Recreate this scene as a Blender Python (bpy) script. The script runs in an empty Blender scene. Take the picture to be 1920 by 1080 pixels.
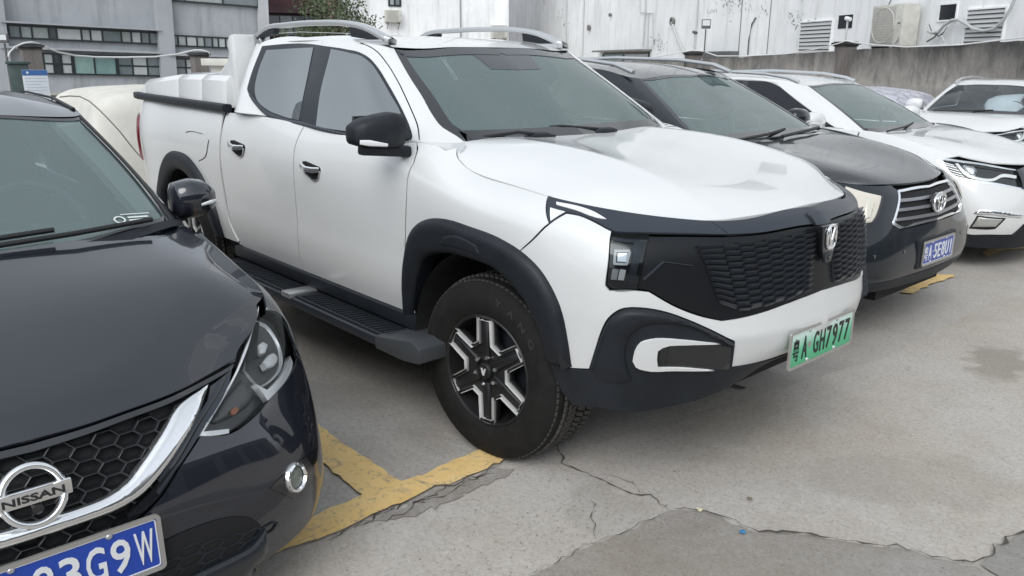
import bpy, bmesh, math, random
import numpy as np
from mathutils import Vector, Matrix
from mathutils.geometry import delaunay_2d_cdt
random.seed(7)
R=math.radians
scene=bpy.context.scene; COL=scene.collection
# ---- camera
cd=bpy.data.cameras.new('camera'); cam=bpy.data.objects.new('camera',cd); COL.objects.link(cam)
cam.location=(2.4070,-2.9169,1.6235); cam.rotation_euler=(R(74.3085),R(-0.3656),R(48.3952))
cd.sensor_width=36; cd.lens=28.509; cd.clip_start=.05; cd.clip_end=600; scene.camera=cam
# ---- overcast sky
world=bpy.data.worlds.new('World'); scene.world=world; world.use_nodes=True
nt=world.node_tree; nt.nodes.clear()
wo=nt.nodes.new('ShaderNodeOutputWorld'); bg=nt.nodes.new('ShaderNodeBackground')
sky=nt.nodes.new('ShaderNodeTexSky'); sky.sky_type='NISHITA'; sky.sun_disc=False
sky.sun_elevation=R(42); sky.sun_rotation=R(150); sky.air_density=1.0; sky.dust_density=3.0
bw=nt.nodes.new('ShaderNodeRGBToBW'); nt.links.new(sky.outputs[0],bw.inputs[0])
tint=nt.nodes.new('ShaderNodeMix'); tint.data_type='RGBA'; tint.blend_type='MULTIPLY'; tint.inputs[0].default_value=1
tint.inputs[7].default_value=(.925,1.0,1.09,1)
# the cloud deck diffuses the sun's glow over the whole sky
pw_=nt.nodes.new('ShaderNodeMath'); pw_.operation='POWER'; pw_.inputs[1].default_value=.38; nt.links.new(bw.outputs[0],pw_.inputs[0])
ml_=nt.nodes.new('ShaderNodeMath'); ml_.operation='MULTIPLY'; ml_.inputs[1].default_value=4.2; nt.links.new(pw_.outputs[0],ml_.inputs[0])
nt.links.new(ml_.outputs[0],tint.inputs[6])
# thin cloud structure in the overcast
tc=nt.nodes.new('ShaderNodeTexCoord'); ns=nt.nodes.new('ShaderNodeTexNoise'); ns.inputs['Scale'].default_value=1.6; ns.inputs['Detail'].default_value=3
mr=nt.nodes.new('ShaderNodeMapRange'); mr.inputs[1].default_value=.3; mr.inputs[2].default_value=.75; mr.inputs[3].default_value=.88; mr.inputs[4].default_value=1.12
nt.links.new(tc.outputs['Generated'],ns.inputs['Vector']); nt.links.new(ns.outputs[0],mr.inputs[0])
cm=nt.nodes.new('ShaderNodeVectorMath'); cm.operation='SCALE'
nt.links.new(tint.outputs[2],cm.inputs[0]); nt.links.new(mr.outputs[0],cm.inputs['Scale'])
mx=nt.nodes.new('ShaderNodeMix'); mx.data_type='RGBA'; mx.inputs[0].default_value=.04
nt.links.new(cm.outputs[0],mx.inputs[6]); nt.links.new(sky.outputs[0],mx.inputs[7])
nt.links.new(mx.outputs[2],bg.inputs[0]); bg.inputs[1].default_value=.15; nt.links.new(bg.outputs[0],wo.inputs[0])
# ---- soft sun behind the cloud
sd=bpy.data.lights.new('sun','SUN'); sd.energy=1.4; sd.angle=R(38); sd.color=(1,.955,.90)
sun=bpy.data.objects.new('sun',sd); COL.objects.link(sun)
sun.rotation_euler=(R(48),0,R(30)) 
sun.location=(0,0,30)
scene.view_settings.view_transform='Standard'; scene.view_settings.look='None'
scene.view_settings.exposure=0.10; scene.view_settings.gamma=1; scene.view_settings.use_curve_mapping=False
scene.cycles.max_bounces=8; scene.cycles.transparent_max_bounces=12

# ---------------------------------------------------------------- smooth body surfaces
def _basis(t):
    """natural cubic spline second-derivative matrix for knots t"""
    n=len(t); A=np.eye(n); B=np.zeros((n,n))
    for i in range(1,n-1):
        h0=t[i]-t[i-1]; h1=t[i+1]-t[i]
        A[i,i-1]=h0; A[i,i]=2*(h0+h1); A[i,i+1]=h1
        B[i,i-1]=6/h0; B[i,i]=-6/h0-6/h1; B[i,i+1]=6/h1
    return np.linalg.solve(A,B)
class Spl:
    def __init__(s,t,cre=()):
        s.t=np.asarray(t,float); s.n=len(t)
        k=[0]+sorted(c for c in cre if 0<c<s.n-1)+[s.n-1]
        s.seg=[(k[i],k[i+1],_basis(s.t[k[i]:k[i+1]+1])) for i in range(len(k)-1)]
    def w(s,x):
        x=np.asarray(x,float); W=np.zeros((len(x),s.n))
        for q,(i0,i1,M) in enumerate(s.seg):
            t=s.t[i0:i1+1]
            lo=-1e9 if q==0 else t[0]; hi=1e9 if q==len(s.seg)-1 else t[-1]
            m=(x>=lo)&(x<hi)
            if not m.any(): continue
            xs=x[m]; xc=np.clip(xs,t[0],t[-1]); j=np.clip(np.searchsorted(t,xc,side='right')-1,0,len(t)-2)
            h=t[j+1]-t[j]; a=(t[j+1]-xc)/h; b=1-a
            n=i1-i0+1; r=np.arange(len(xs)); V=np.zeros((len(xs),n))
            V[r,j]+=a; V[r,j+1]+=b
            V+=((a**3-a)*h*h/6)[:,None]*M[j]+((b**3-b)*h*h/6)[:,None]*M[j+1]
            e=xs-xc                                  # linear continuation past the ends
            if np.any(e!=0):
                D=np.zeros((len(xs),n)); D[r,j]-=1/h; D[r,j+1]+=1/h
                D+=(-(3*a*a-1)*h/6)[:,None]*M[j]+((3*b*b-1)*h/6)[:,None]*M[j+1]
                V+=D*e[:,None]
            W[np.ix_(m,np.arange(i0,i1+1))]=V
        return W
class Skin:
    def __init__(s,P,ca=(),cb=(),sgn=1):
        s.P=np.asarray(P,float)                      # rows x cols x 3
        d=np.linalg.norm(np.diff(s.P,axis=1),axis=2).mean(0); s.ta=np.r_[0,np.cumsum(d)]
        d=np.linalg.norm(np.diff(s.P,axis=0),axis=2).mean(1); s.tb=np.r_[0,np.cumsum(d)]
        s.A=Spl(s.ta,ca); s.B=Spl(s.tb,cb); s.sgn=sgn
    def at(s,ab):
        ab=np.atleast_2d(ab); return np.einsum('ki,kj,ijc->kc',s.B.w(ab[:,1]),s.A.w(ab[:,0]),s.P)
    def jac(s,ab,e=1e-3):
        ab=np.atleast_2d(ab)
        return ((s.at(ab+[e,0])-s.at(ab-[e,0]))/(2*e),(s.at(ab+[0,e])-s.at(ab-[0,e]))/(2*e))
    def nrm(s,ab):
        u,v=s.jac(ab,4e-3); n=np.cross(u,v)*s.sgn; return n/np.maximum(np.linalg.norm(n,axis=1),1e-9)[:,None]
def mirr(S,ca=(),cb=()): return Skin(S.P*np.array([1,-1,1]),ca,cb,-S.sgn)

# ---------------------------------------------------------------- pickup surfaces (half, near side y<0; x forward, z up)
def cols(lst): return np.array(lst,float).transpose(1,0,2)
def col(xs,ys,zs):
    n=max(len(v) for v in (xs,ys,zs) if hasattr(v,'__len__'))
    f=lambda v:list(v) if hasattr(v,'__len__') else [v]*n
    return list(zip(f(xs),f(ys),f(zs)))
YS=[-.900,-.922,-.93,-.942,-.945,-.925,-.885]
ZS=[.50,.62,.78,.95,1.10,1.20,1.30]
TB=Skin(cols([
 col([-4.30,-4.31,-4.32,-4.32,-4.32,-4.31,-4.30],0,ZS),
 col([-4.26,-4.27,-4.28,-4.28,-4.28,-4.27,-4.26],-.6,ZS),
 col([-4.16,-4.17,-4.18,-4.18,-4.18,-4.17,-4.16],[-.80,-.82,-.83,-.84,-.84,-.83,-.80],ZS),
 col(-4.0,[y+.02 for y in YS],[.50,.62,.78,.95,1.10,1.22,1.335]),
 col(-3.6,[y+.005 for y in YS],[.50,.62,.78,.95,1.10,1.22,1.330]),
 col(-3.1,YS,[.50,.62,.78,.95,1.10,1.22,1.322]),
 col(-2.5,YS,[.50,.62,.78,.95,1.10,1.22,1.315]),
 col(-1.9,YS,[.50,.62,.78,.95,1.10,1.21,1.315]),
 col(-1.35,YS,[.50,.62,.78,.95,1.10,1.20,1.29]),
 col(-.8,YS,[.50,.62,.78,.95,1.10,1.20,1.285]),
 col([-.45,-.45,-.45,-.45,-.45,-.45,-.42],[-.90,-.922,-.93,-.943,-.95,-.925,-.83],[.50,.62,.78,.95,1.09,1.19,1.272]),
 col([-.2,-.2,-.2,-.2,-.2,-.2,-.19],[-.905,-.925,-.935,-.948,-.955,-.93,-.822],[.50,.62,.78,.94,1.06,1.14,1.190]),
 col([.05]*7,[-.91,-.93,-.94,-.952,-.955,-.93,-.822],[.50,.62,.78,.93,1.03,1.10,1.158]),
 col([.30,.30,.30,.30,.30,.29,.28],[-.90,-.92,-.935,-.945,-.945,-.925,-.842],[.48,.6,.77,.92,1.01,1.08,1.135]),
 col([.48,.49,.50,.50,.49,.48,.45],[-.85,-.87,-.895,-.905,-.90,-.875,-.79],[.40,.56,.75,.90,.99,1.055,1.11]),
 col([.61,.63,.64,.635,.625,.605,.56],[-.78,-.80,-.83,-.845,-.835,-.80,-.72],[.375,.54,.73,.88,.98,1.04,1.09]),
 col([.73,.755,.77,.765,.75,.725,.68],[-.64,-.66,-.68,-.68,-.67,-.65,-.59],[.395,.54,.69,.85,.97,1.035,1.078]),
 col([.83,.862,.885,.862,.845,.82,.775],[-.46,-.48,-.487,-.485,-.48,-.47,-.44],[.45,.55,.660,.83,.965,1.035,1.076]),
 col([.86,.925,.952,.925,.905,.878,.83],[-.24]*7,[.50,.56,.655,.83,.97,1.045,1.085]),
 col([.87,.945,.972,.942,.925,.90,.855],0,[.51,.56,.655,.83,.975,1.052,1.095]),
]),cb=(2,),sgn=1)
TH=Skin(cols([
 col([-.47,-.47,-.46,-.44,-.38],[0,-.3,-.5,-.66,-.76],[1.285,1.287,1.290,1.285,1.280]),
 col([-.17,-.17,-.17,-.18,-.20],[0,-.3,-.5,-.68,-.815],[1.268,1.272,1.292,1.262,1.196]),
 col([.13,.13,.13,.10,.05],[0,-.3,-.5,-.69,-.822],[1.244,1.250,1.275,1.228,1.160]),
 col([.42,.42,.41,.36,.28],[0,-.3,-.5,-.69,-.842],[1.200,1.208,1.232,1.190,1.137]),
 col([.68,.66,.62,.53,.44],[0,-.28,-.48,-.66,-.79],[1.150,1.152,1.160,1.146,1.114]),
 col([.80,.775,.72,.62,.51],[0,-.25,-.45,-.61,-.75],[1.118,1.110,1.102,1.102,1.102]),
 col([.855,.83,.775,.68,.56],[0,-.24,-.44,-.59,-.72],[1.097,1.087,1.078,1.080,1.092]),
]),cb=(2,),sgn=-1)
ZG=[1.285,1.43,1.58,1.70]; YG=[-.882,-.822,-.740,-.655]
TG=Skin(cols([
 col([-2.44,-2.47,-2.50,-2.53],[0]*4,[1.30,1.44,1.59,1.73]),
 col([-2.42,-2.45,-2.48,-2.51],[-.72,-.68,-.62,-.54],[1.30,1.44,1.59,1.73]),
 col([-2.34,-2.38,-2.42,-2.47],YG,[1.316,1.44,1.59,1.715]),
 col([-1.90,-1.97,-2.04,-2.10],YG,[1.315,1.44,1.59,1.72]),
 col([-1.40,-1.48,-1.58,-1.68],YG,[1.295,1.44,1.59,1.72]),
 col([-.90,-1.04,-1.22,-1.38],YG,[1.285,1.43,1.58,1.71]),
 col([-.60,-.80,-1.01,-1.17],[-.870,-.812,-.733,-.65],[1.278,1.42,1.57,1.695]),
 col([-.475,-.70,-.925,-1.10],[-.81,-.765,-.70,-.632],[1.275,1.41,1.56,1.685]),
 col([-.405,-.62,-.85,-1.055],[-.715,-.685,-.64,-.588],[1.275,1.41,1.55,1.672]),
 col([-.35,-.57,-.80,-1.02],[-.40,-.38,-.36,-.33],[1.27,1.41,1.555,1.684]),
 col([-.33,-.55,-.785,-1.005],[0]*4,[1.27,1.41,1.557,1.688]),
]),sgn=1)
TR=Skin(cols([
 col([-2.53,-2.53,-2.51,-2.47],[0,-.3,-.54,-.655],[1.735,1.735,1.73,1.715]),
 col([-2.12,-2.12,-2.12,-2.10],[0,-.32,-.55,-.655],[1.757,1.754,1.742,1.72]),
 col([-1.70,-1.70,-1.70,-1.68],[0,-.32,-.55,-.655],[1.757,1.754,1.742,1.72]),
 col([-1.36,-1.37,-1.38,-1.38],[0,-.32,-.55,-.655],[1.740,1.737,1.728,1.71]),
 col([-1.12,-1.13,-1.15,-1.15],[0,-.32,-.53,-.645],[1.708,1.705,1.697,1.69]),
 col([-1.005,-1.02,-1.04,-1.09],[0,-.33,-.50,-.628],[1.688,1.684,1.677,1.683]),
]),sgn=-1)

# ---------------------------------------------------------------- dark saloon surfaces (authored on the y<0 side, then mirrored to its visible left side)
SY=[-.83,-.865,-.882,-.882,-.868,-.835,-.795]
_NB=cols([
 col([-4.60,-4.62,-4.62,-4.60,-4.57,-4.52,-4.45],0,[.25,.38,.55,.72,.86,.98,1.04]),
 col([-4.50,-4.53,-4.53,-4.51,-4.48,-4.43,-4.36],-.6,[.25,.38,.55,.72,.86,.98,1.03]),
 col(-4.25,[-.76,-.79,-.80,-.80,-.79,-.77,-.72],[.25,.38,.55,.72,.86,.95,1.01]),
 col(-3.6,SY,[.20,.38,.55,.72,.85,.94,1.00]),
 col(-2.7,SY,[.20,.38,.55,.72,.86,.95,1.01]),
 col(-1.9,SY,[.20,.38,.55,.72,.86,.95,1.01]),
 col(-1.35,SY,[.20,.38,.55,.72,.86,.95,1.01]),
 col([-1.0]*6+[-1.06],[-.83,-.865,-.882,-.882,-.868,-.84,-.79],[.20,.38,.55,.72,.84,.925,1.00]),
 col([-.75]*7,[-.83,-.865,-.882,-.882,-.865,-.84,-.785],[.20,.38,.55,.70,.81,.88,.935]),
 col([-.50,-.50,-.50,-.51,-.51,-.52,-.52],[-.83,-.868,-.882,-.878,-.862,-.838,-.79],[.20,.37,.54,.67,.75,.81,.858]),
 col([-.30,-.29,-.30,-.33,-.36,-.38,-.40],[-.82,-.845,-.835,-.815,-.785,-.755,-.715],[.21,.32,.50,.62,.70,.745,.785]),
 col([-.16,-.14,-.16,-.20,-.235,-.26,-.285],[-.70,-.71,-.70,-.67,-.645,-.61,-.57],[.20,.33,.48,.60,.67,.72,.752]),
 col([-.08,-.055,-.07,-.105,-.14,-.17,-.20],[-.50,-.50,-.49,-.48,-.46,-.44,-.42],[.19,.33,.47,.59,.66,.705,.738]),
 col([-.03,-.010,-.02,-.05,-.08,-.105,-.13],-.24,[.19,.33,.47,.58,.65,.70,.738]),
 col([-.01,.005,.0,-.03,-.065,-.095,-.125],0,[.19,.33,.47,.58,.65,.70,.74]),
])
NB=Skin(_NB*[1,-1,1],sgn=-1)
_NH=cols([
 col([-.97,-.99,-1.03,-1.08,-1.12],[0,-.3,-.5,-.66,-.77],[1.035,1.035,1.033,1.025,1.010]),
 col([-.80,-.80,-.80,-.79,-.77],[0,-.3,-.5,-.67,-.785],[.995,.997,.993,.975,.938]),
 col([-.55,-.55,-.55,-.54,-.53],[0,-.3,-.5,-.68,-.79],[.93,.935,.933,.91,.862]),
 col([-.33,-.34,-.37,-.41,-.43],[0,-.28,-.47,-.64,-.745],[.850,.855,.855,.838,.808]),
 col([-.18,-.20,-.26,-.33,-.35],[0,-.25,-.44,-.58,-.68],[.780,.782,.782,.782,.780]),
 col([-.125,-.145,-.20,-.285,-.32],[0,-.24,-.42,-.57,-.65],[.742,.739,.739,.755,.775]),
])
NH=Skin(_NH*[1,-1,1],sgn=1)
NYG=[-.795,-.745,-.675,-.585]
_NG=cols([
 col([-4.15,-3.95,-3.7,-3.45],0,[1.03,1.17,1.30,1.42]),
 col([-4.0,-3.82,-3.58,-3.35],[-.60,-.58,-.55,-.50],[1.02,1.16,1.29,1.41]),
 col([-3.85,-3.68,-3.48,-3.28],NYG,[1.00,1.14,1.28,1.40]),
 col([-3.3,-3.2,-3.08,-2.95],NYG,[1.01,1.16,1.31,1.43]),
 col([-2.6,-2.6,-2.6,-2.6],NYG,[1.005,1.16,1.32,1.455]),
 col([-1.9,-1.98,-2.06,-2.14],NYG,[1.005,1.16,1.31,1.445]),
 col([-1.38,-1.55,-1.75,-1.92],[-.79,-.742,-.680,-.61],[1.005,1.15,1.29,1.43]),
 col([-1.17,-1.38,-1.60,-1.80],[-.775,-.73,-.67,-.615],[1.01,1.14,1.28,1.412]),
 col([-1.07,-1.28,-1.50,-1.715],[-.715,-.69,-.65,-.60],[1.025,1.15,1.275,1.394]),
 col([-.93,-1.17,-1.43,-1.68],[-.38,-.36,-.33,-.30],[1.00,1.135,1.28,1.412]),
 col([-.91,-1.15,-1.41,-1.66],0,[1.005,1.14,1.285,1.418]),
])
NG=Skin(_NG*[1,-1,1],sgn=-1)
_NR=cols([
 col([-3.45,-3.42,-3.35,-3.28],[0,-.3,-.5,-.585],[1.42,1.42,1.41,1.40]),
 col([-2.95,-2.95,-2.95,-2.95],[0,-.3,-.48,-.585],[1.475,1.47,1.455,1.43]),
 col([-2.5,-2.5,-2.5,-2.5],[0,-.3,-.48,-.585],[1.495,1.49,1.475,1.455]),
 col([-2.05,-2.06,-2.08,-2.10],[0,-.3,-.48,-.585],[1.48,1.475,1.465,1.445]),
 col([-1.66,-1.68,-1.71,-1.80],[0,-.30,-.59,-.615],[1.418,1.412,1.395,1.41]),
])
NR=Skin(_NR*[1,-1,1],sgn=1)
ORG={'NB':(.45,-2.60,0),'NH':(.45,-2.60,0),'NG':(.45,-2.60,0),'NR':(.45,-2.60,0)}
SIDE={'N':1}

# ---------------------------------------------------------------- charcoal SUV (H) and white SUV (S), authored on the y<0 side
def side_y(h): return [-(h-.045),-(h-.012),-h,-h,-(h-.012),-(h-.04),-(h-.075)]
def suv_body(h,zz,zf,xf,yf,belt,tail=-4.75):
    """h half width, zz side heights (7), front columns xf/yf/zf"""
    Y=side_y(h); c=[
     col([tail,tail-.02,tail-.02,tail,tail+.02,tail+.05,tail+.1],0,zz),
     col([tail+.06]*7,[-.68]*7,zz),
     col(tail+.25,[y*.93 for y in Y],zz),
     col(tail+.8,Y,zz)]
    for x in belt: c.append(col(x,Y,zz))
    for (x,y,z) in zip(xf,yf,zf): c.append(col(x,y,z))
    return cols(c)
HB=Skin(suv_body(.955,[.28,.44,.62,.80,.95,1.06,1.14],
 zf=[[.28,.44,.62,.78,.92,1.03,1.12],[.28,.44,.62,.77,.89,.99,1.065],[.30,.44,.61,.75,.87,.96,1.02],[.32,.44,.60,.74,.85,.93,.985],[.335,.44,.59,.73,.83,.90,.95],[.335,.43,.58,.71,.81,.885,.935],[.335,.43,.575,.70,.80,.875,.93],[.335,.43,.57,.70,.80,.875,.925]],
 xf=[[-1.15]*7,[-.85]*7,[-.60,-.60,-.60,-.61,-.62,-.63,-.64],[-.38,-.36,-.37,-.40,-.43,-.46,-.48],[-.21,-.16,-.17,-.22,-.27,-.31,-.345],[-.11,-.055,-.06,-.10,-.14,-.18,-.225],[-.06,-.015,-.02,-.05,-.08,-.115,-.165],[-.03,.0,.0,-.02,-.045,-.08,-.13]],
 yf=[[-.91,-.943,-.957,-.957,-.945,-.91,-.86],[-.91,-.943,-.957,-.957,-.943,-.90,-.84],[-.905,-.94,-.953,-.95,-.93,-.885,-.82],[-.87,-.91,-.92,-.91,-.885,-.84,-.775],[-.78,-.80,-.805,-.79,-.765,-.72,-.665],[-.62,-.63,-.63,-.62,-.60,-.57,-.53],[-.38]*7,[0]*7],
 belt=[-3.2,-2.4,-1.7]))
HH=Skin(cols([
 col([-1.18,-1.19,-1.22,-1.26,-1.28],[0,-.3,-.52,-.70,-.84],[1.11,1.115,1.115,1.115,1.125]),
 col([-.90,-.90,-.90,-.88,-.86],[0,-.3,-.52,-.68,-.835],[1.075,1.085,1.095,1.095,1.068]),
 col([-.60,-.60,-.61,-.62,-.64],[0,-.3,-.5,-.66,-.815],[1.03,1.04,1.055,1.052,1.022]),
 col([-.36,-.37,-.40,-.44,-.48],[0,-.28,-.47,-.62,-.77],[.985,.993,1.005,1.005,.987]),
 col([-.20,-.22,-.26,-.32,-.36],[0,-.26,-.44,-.56,-.67],[.947,.952,.958,.960,.953]),
 col([-.13,-.15,-.195,-.24,-.28],[0,-.25,-.42,-.52,-.60],[.925,.929,.934,.937,.943]),
]),sgn=-1)
HG=Skin(cols([
 col([-4.62,-4.55,-4.48,-4.40],0,[1.14,1.30,1.44,1.56]),
 col([-4.50,-4.45,-4.40,-4.33],[-.72,-.68,-.64,-.56],[1.14,1.30,1.44,1.55]),
 col([-4.30,-4.27,-4.23,-4.18],[-.88,-.82,-.74,-.65],[1.14,1.30,1.44,1.55]),
 col([-3.3]*4,[-.88,-.82,-.745,-.66],[1.14,1.30,1.45,1.57]),
 col([-2.5,-2.52,-2.55,-2.58],[-.88,-.82,-.745,-.66],[1.14,1.30,1.45,1.58]),
 col([-1.9,-1.98,-2.10,-2.22],[-.877,-.82,-.74,-.65],[1.13,1.28,1.43,1.56]),
 col([-1.52,-1.68,-1.90,-2.10],[-.87,-.81,-.73,-.635],[1.13,1.26,1.40,1.535]),
 col([-1.34,-1.54,-1.77,-2.02],[-.83,-.775,-.70,-.60],[1.125,1.25,1.38,1.515]),
 col([-1.27,-1.48,-1.71,-1.97],[-.77,-.715,-.64,-.55],[1.12,1.24,1.37,1.505]),
 col([-1.20,-1.42,-1.66,-1.93],[-.42,-.40,-.36,-.32],[1.12,1.245,1.375,1.52]),
 col([-1.17,-1.40,-1.64,-1.91],0,[1.12,1.247,1.378,1.525]),
]),sgn=1)
HR=Skin(cols([
 col([-4.40,-4.38,-4.30,-4.18],[0,-.35,-.56,-.65],[1.56,1.56,1.555,1.55]),
 col([-3.7,-3.7,-3.7,-3.7],[0,-.35,-.55,-.658],[1.605,1.60,1.585,1.56]),
 col([-3.0]*4,[0,-.35,-.55,-.66],[1.62,1.615,1.60,1.575]),
 col([-2.4,-2.4,-2.4,-2.40],[0,-.35,-.55,-.655],[1.595,1.59,1.58,1.568]),
 col([-1.91,-1.94,-1.98,-2.10],[0,-.34,-.56,-.635],[1.525,1.518,1.505,1.535]),
]),sgn=-1)
SB=Skin(suv_body(.90,[.24,.38,.55,.72,.86,.96,1.04],
 zf=[[.24,.38,.55,.72,.84,.95,1.04],[.22,.38,.55,.71,.82,.91,.985],[.20,.36,.54,.69,.80,.875,.935],[.19,.35,.52,.67,.77,.84,.895],[.18,.33,.50,.64,.74,.81,.86],[.17,.32,.48,.62,.72,.79,.84],[.17,.31,.47,.61,.71,.78,.835],[.17,.31,.47,.61,.71,.78,.835]],
 xf=[[-1.15]*7,[-.90]*7,[-.66,-.65,-.65,-.66,-.67,-.68,-.69],[-.46,-.43,-.43,-.46,-.49,-.52,-.545],[-.27,-.22,-.22,-.27,-.31,-.35,-.39],[-.15,-.08,-.08,-.12,-.16,-.20,-.25],[-.07,-.01,-.02,-.05,-.08,-.12,-.17],[-.05,.01,.0,-.03,-.06,-.10,-.15]],
 yf=[[-.86,-.89,-.90,-.90,-.885,-.855,-.80],[-.86,-.89,-.905,-.905,-.89,-.855,-.795],[-.86,-.89,-.90,-.89,-.87,-.835,-.775],[-.84,-.865,-.865,-.85,-.825,-.79,-.73],[-.74,-.76,-.76,-.74,-.72,-.68,-.63],[-.55]*7,[-.28]*7,[0]*7],
 belt=[-3.2,-2.4,-1.7],tail=-4.6))
SH=Skin(cols([
 col([-1.26,-1.27,-1.31,-1.35,-1.36],[0,-.3,-.5,-.66,-.80],[1.03,1.03,1.03,1.03,1.04]),
 col([-1.0,-1.0,-1.0,-.96,-.90],[0,-.3,-.5,-.66,-.79],[1.01,1.012,1.015,1.008,.985]),
 col([-.72,-.72,-.72,-.70,-.69],[0,-.3,-.5,-.64,-.77],[.965,.972,.978,.965,.936]),
 col([-.45,-.46,-.48,-.52,-.545],[0,-.29,-.47,-.60,-.725],[.915,.922,.925,.918,.896]),
 col([-.25,-.27,-.32,-.38,-.42],[0,-.28,-.45,-.56,-.65],[.868,.87,.875,.875,.868]),
 col([-.155,-.175,-.235,-.30,-.34],[0,-.28,-.45,-.54,-.60],[.835,.835,.842,.848,.856]),
]),sgn=-1)
SG=Skin(cols([
 col([-4.50,-4.42,-4.32,-4.20],0,[1.05,1.19,1.32,1.44]),
 col([-4.40,-4.33,-4.25,-4.15],[-.66,-.62,-.57,-.50],[1.05,1.19,1.32,1.43]),
 col([-4.2,-4.14,-4.06,-3.98],[-.82,-.76,-.68,-.59],[1.05,1.19,1.32,1.43]),
 col([-3.3]*4,[-.82,-.765,-.69,-.60],[1.05,1.20,1.34,1.46]),
 col([-2.7]*4,[-.82,-.765,-.69,-.60],[1.045,1.20,1.34,1.47]),
 col([-2.0,-2.10,-2.22,-2.35],[-.818,-.763,-.69,-.60],[1.04,1.19,1.33,1.46]),
 col([-1.60,-1.78,-1.99,-2.20],[-.812,-.757,-.68,-.59],[1.04,1.17,1.31,1.44]),
 col([-1.44,-1.64,-1.87,-2.12],[-.785,-.73,-.655,-.565],[1.035,1.16,1.295,1.42]),
 col([-1.36,-1.57,-1.81,-2.07],[-.72,-.67,-.605,-.52],[1.03,1.155,1.285,1.41]),
 col([-1.29,-1.51,-1.75,-2.03],[-.40,-.38,-.34,-.30],[1.03,1.16,1.29,1.422]),
 col([-1.26,-1.49,-1.73,-2.01],0,[1.03,1.162,1.293,1.426]),
]),sgn=1)
SR=Skin(cols([
 col([-4.20,-4.18,-4.10,-3.98],[0,-.32,-.50,-.59],[1.44,1.44,1.435,1.43]),
 col([-3.6]*4,[0,-.32,-.50,-.60],[1.49,1.487,1.475,1.45]),
 col([-3.0]*4,[0,-.32,-.50,-.60],[1.505,1.50,1.49,1.467]),
 col([-2.45]*4,[0,-.32,-.50,-.60],[1.485,1.48,1.472,1.463]),
 col([-2.01,-2.03,-2.08,-2.20],[0,-.31,-.525,-.59],[1.426,1.42,1.412,1.44]),
]),sgn=-1)
ORG.update({k:(.50,2.29,0) for k in ('HB','HH','HG','HR')}); ORG.update({k:(.42,4.95,0) for k in ('SB','SH','SG','SR')})

# ---------------------------------------------------------------- objects
def thing(name,label,cat,loc=(0,0,0),rotz=0,group=None):
    o=bpy.data.objects.new(name,None); COL.objects.link(o); o.empty_display_size=.2
    o.location=loc; o.rotation_euler=(0,0,rotz); o['label']=label; o['category']=cat
    if group:o['group']=group
    return o
def tag(o,label,cat,group=None):
    o['label']=label;o['category']=cat
    if group:o['group']=group
    return o
def link(name,me,parent=None,mat=None,kind=None,label=None,loc=None,rot=None):
    o=bpy.data.objects.new(name,me); COL.objects.link(o)
    if parent is not None:o.parent=parent
    if mat is not None and len(me.materials)==0: me.materials.append(mat)
    if kind:o['kind']=kind
    if label:o['label']=label
    if loc is not None:o.location=loc
    if rot is not None:o.rotation_euler=rot
    return o
def mesh(name,V,F,smooth=False,sharp=None,N=None):
    me=bpy.data.meshes.new(name); me.from_pydata([tuple(map(float,v)) for v in V],[],[tuple(int(i) for i in f) for f in F])
    if smooth or N is not None: me.polygons.foreach_set('use_smooth',[True]*len(me.polygons))
    me.update()
    if sharp is not None: me.set_sharp_from_angle(angle=R(sharp))
    if N is not None: me.normals_split_custom_set_from_vertices([tuple(map(float,n)) for n in N])
    return me
def flipx(me_V,ax=1):
    V=np.array(me_V,float); V[:,ax]*=-1; return V
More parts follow.
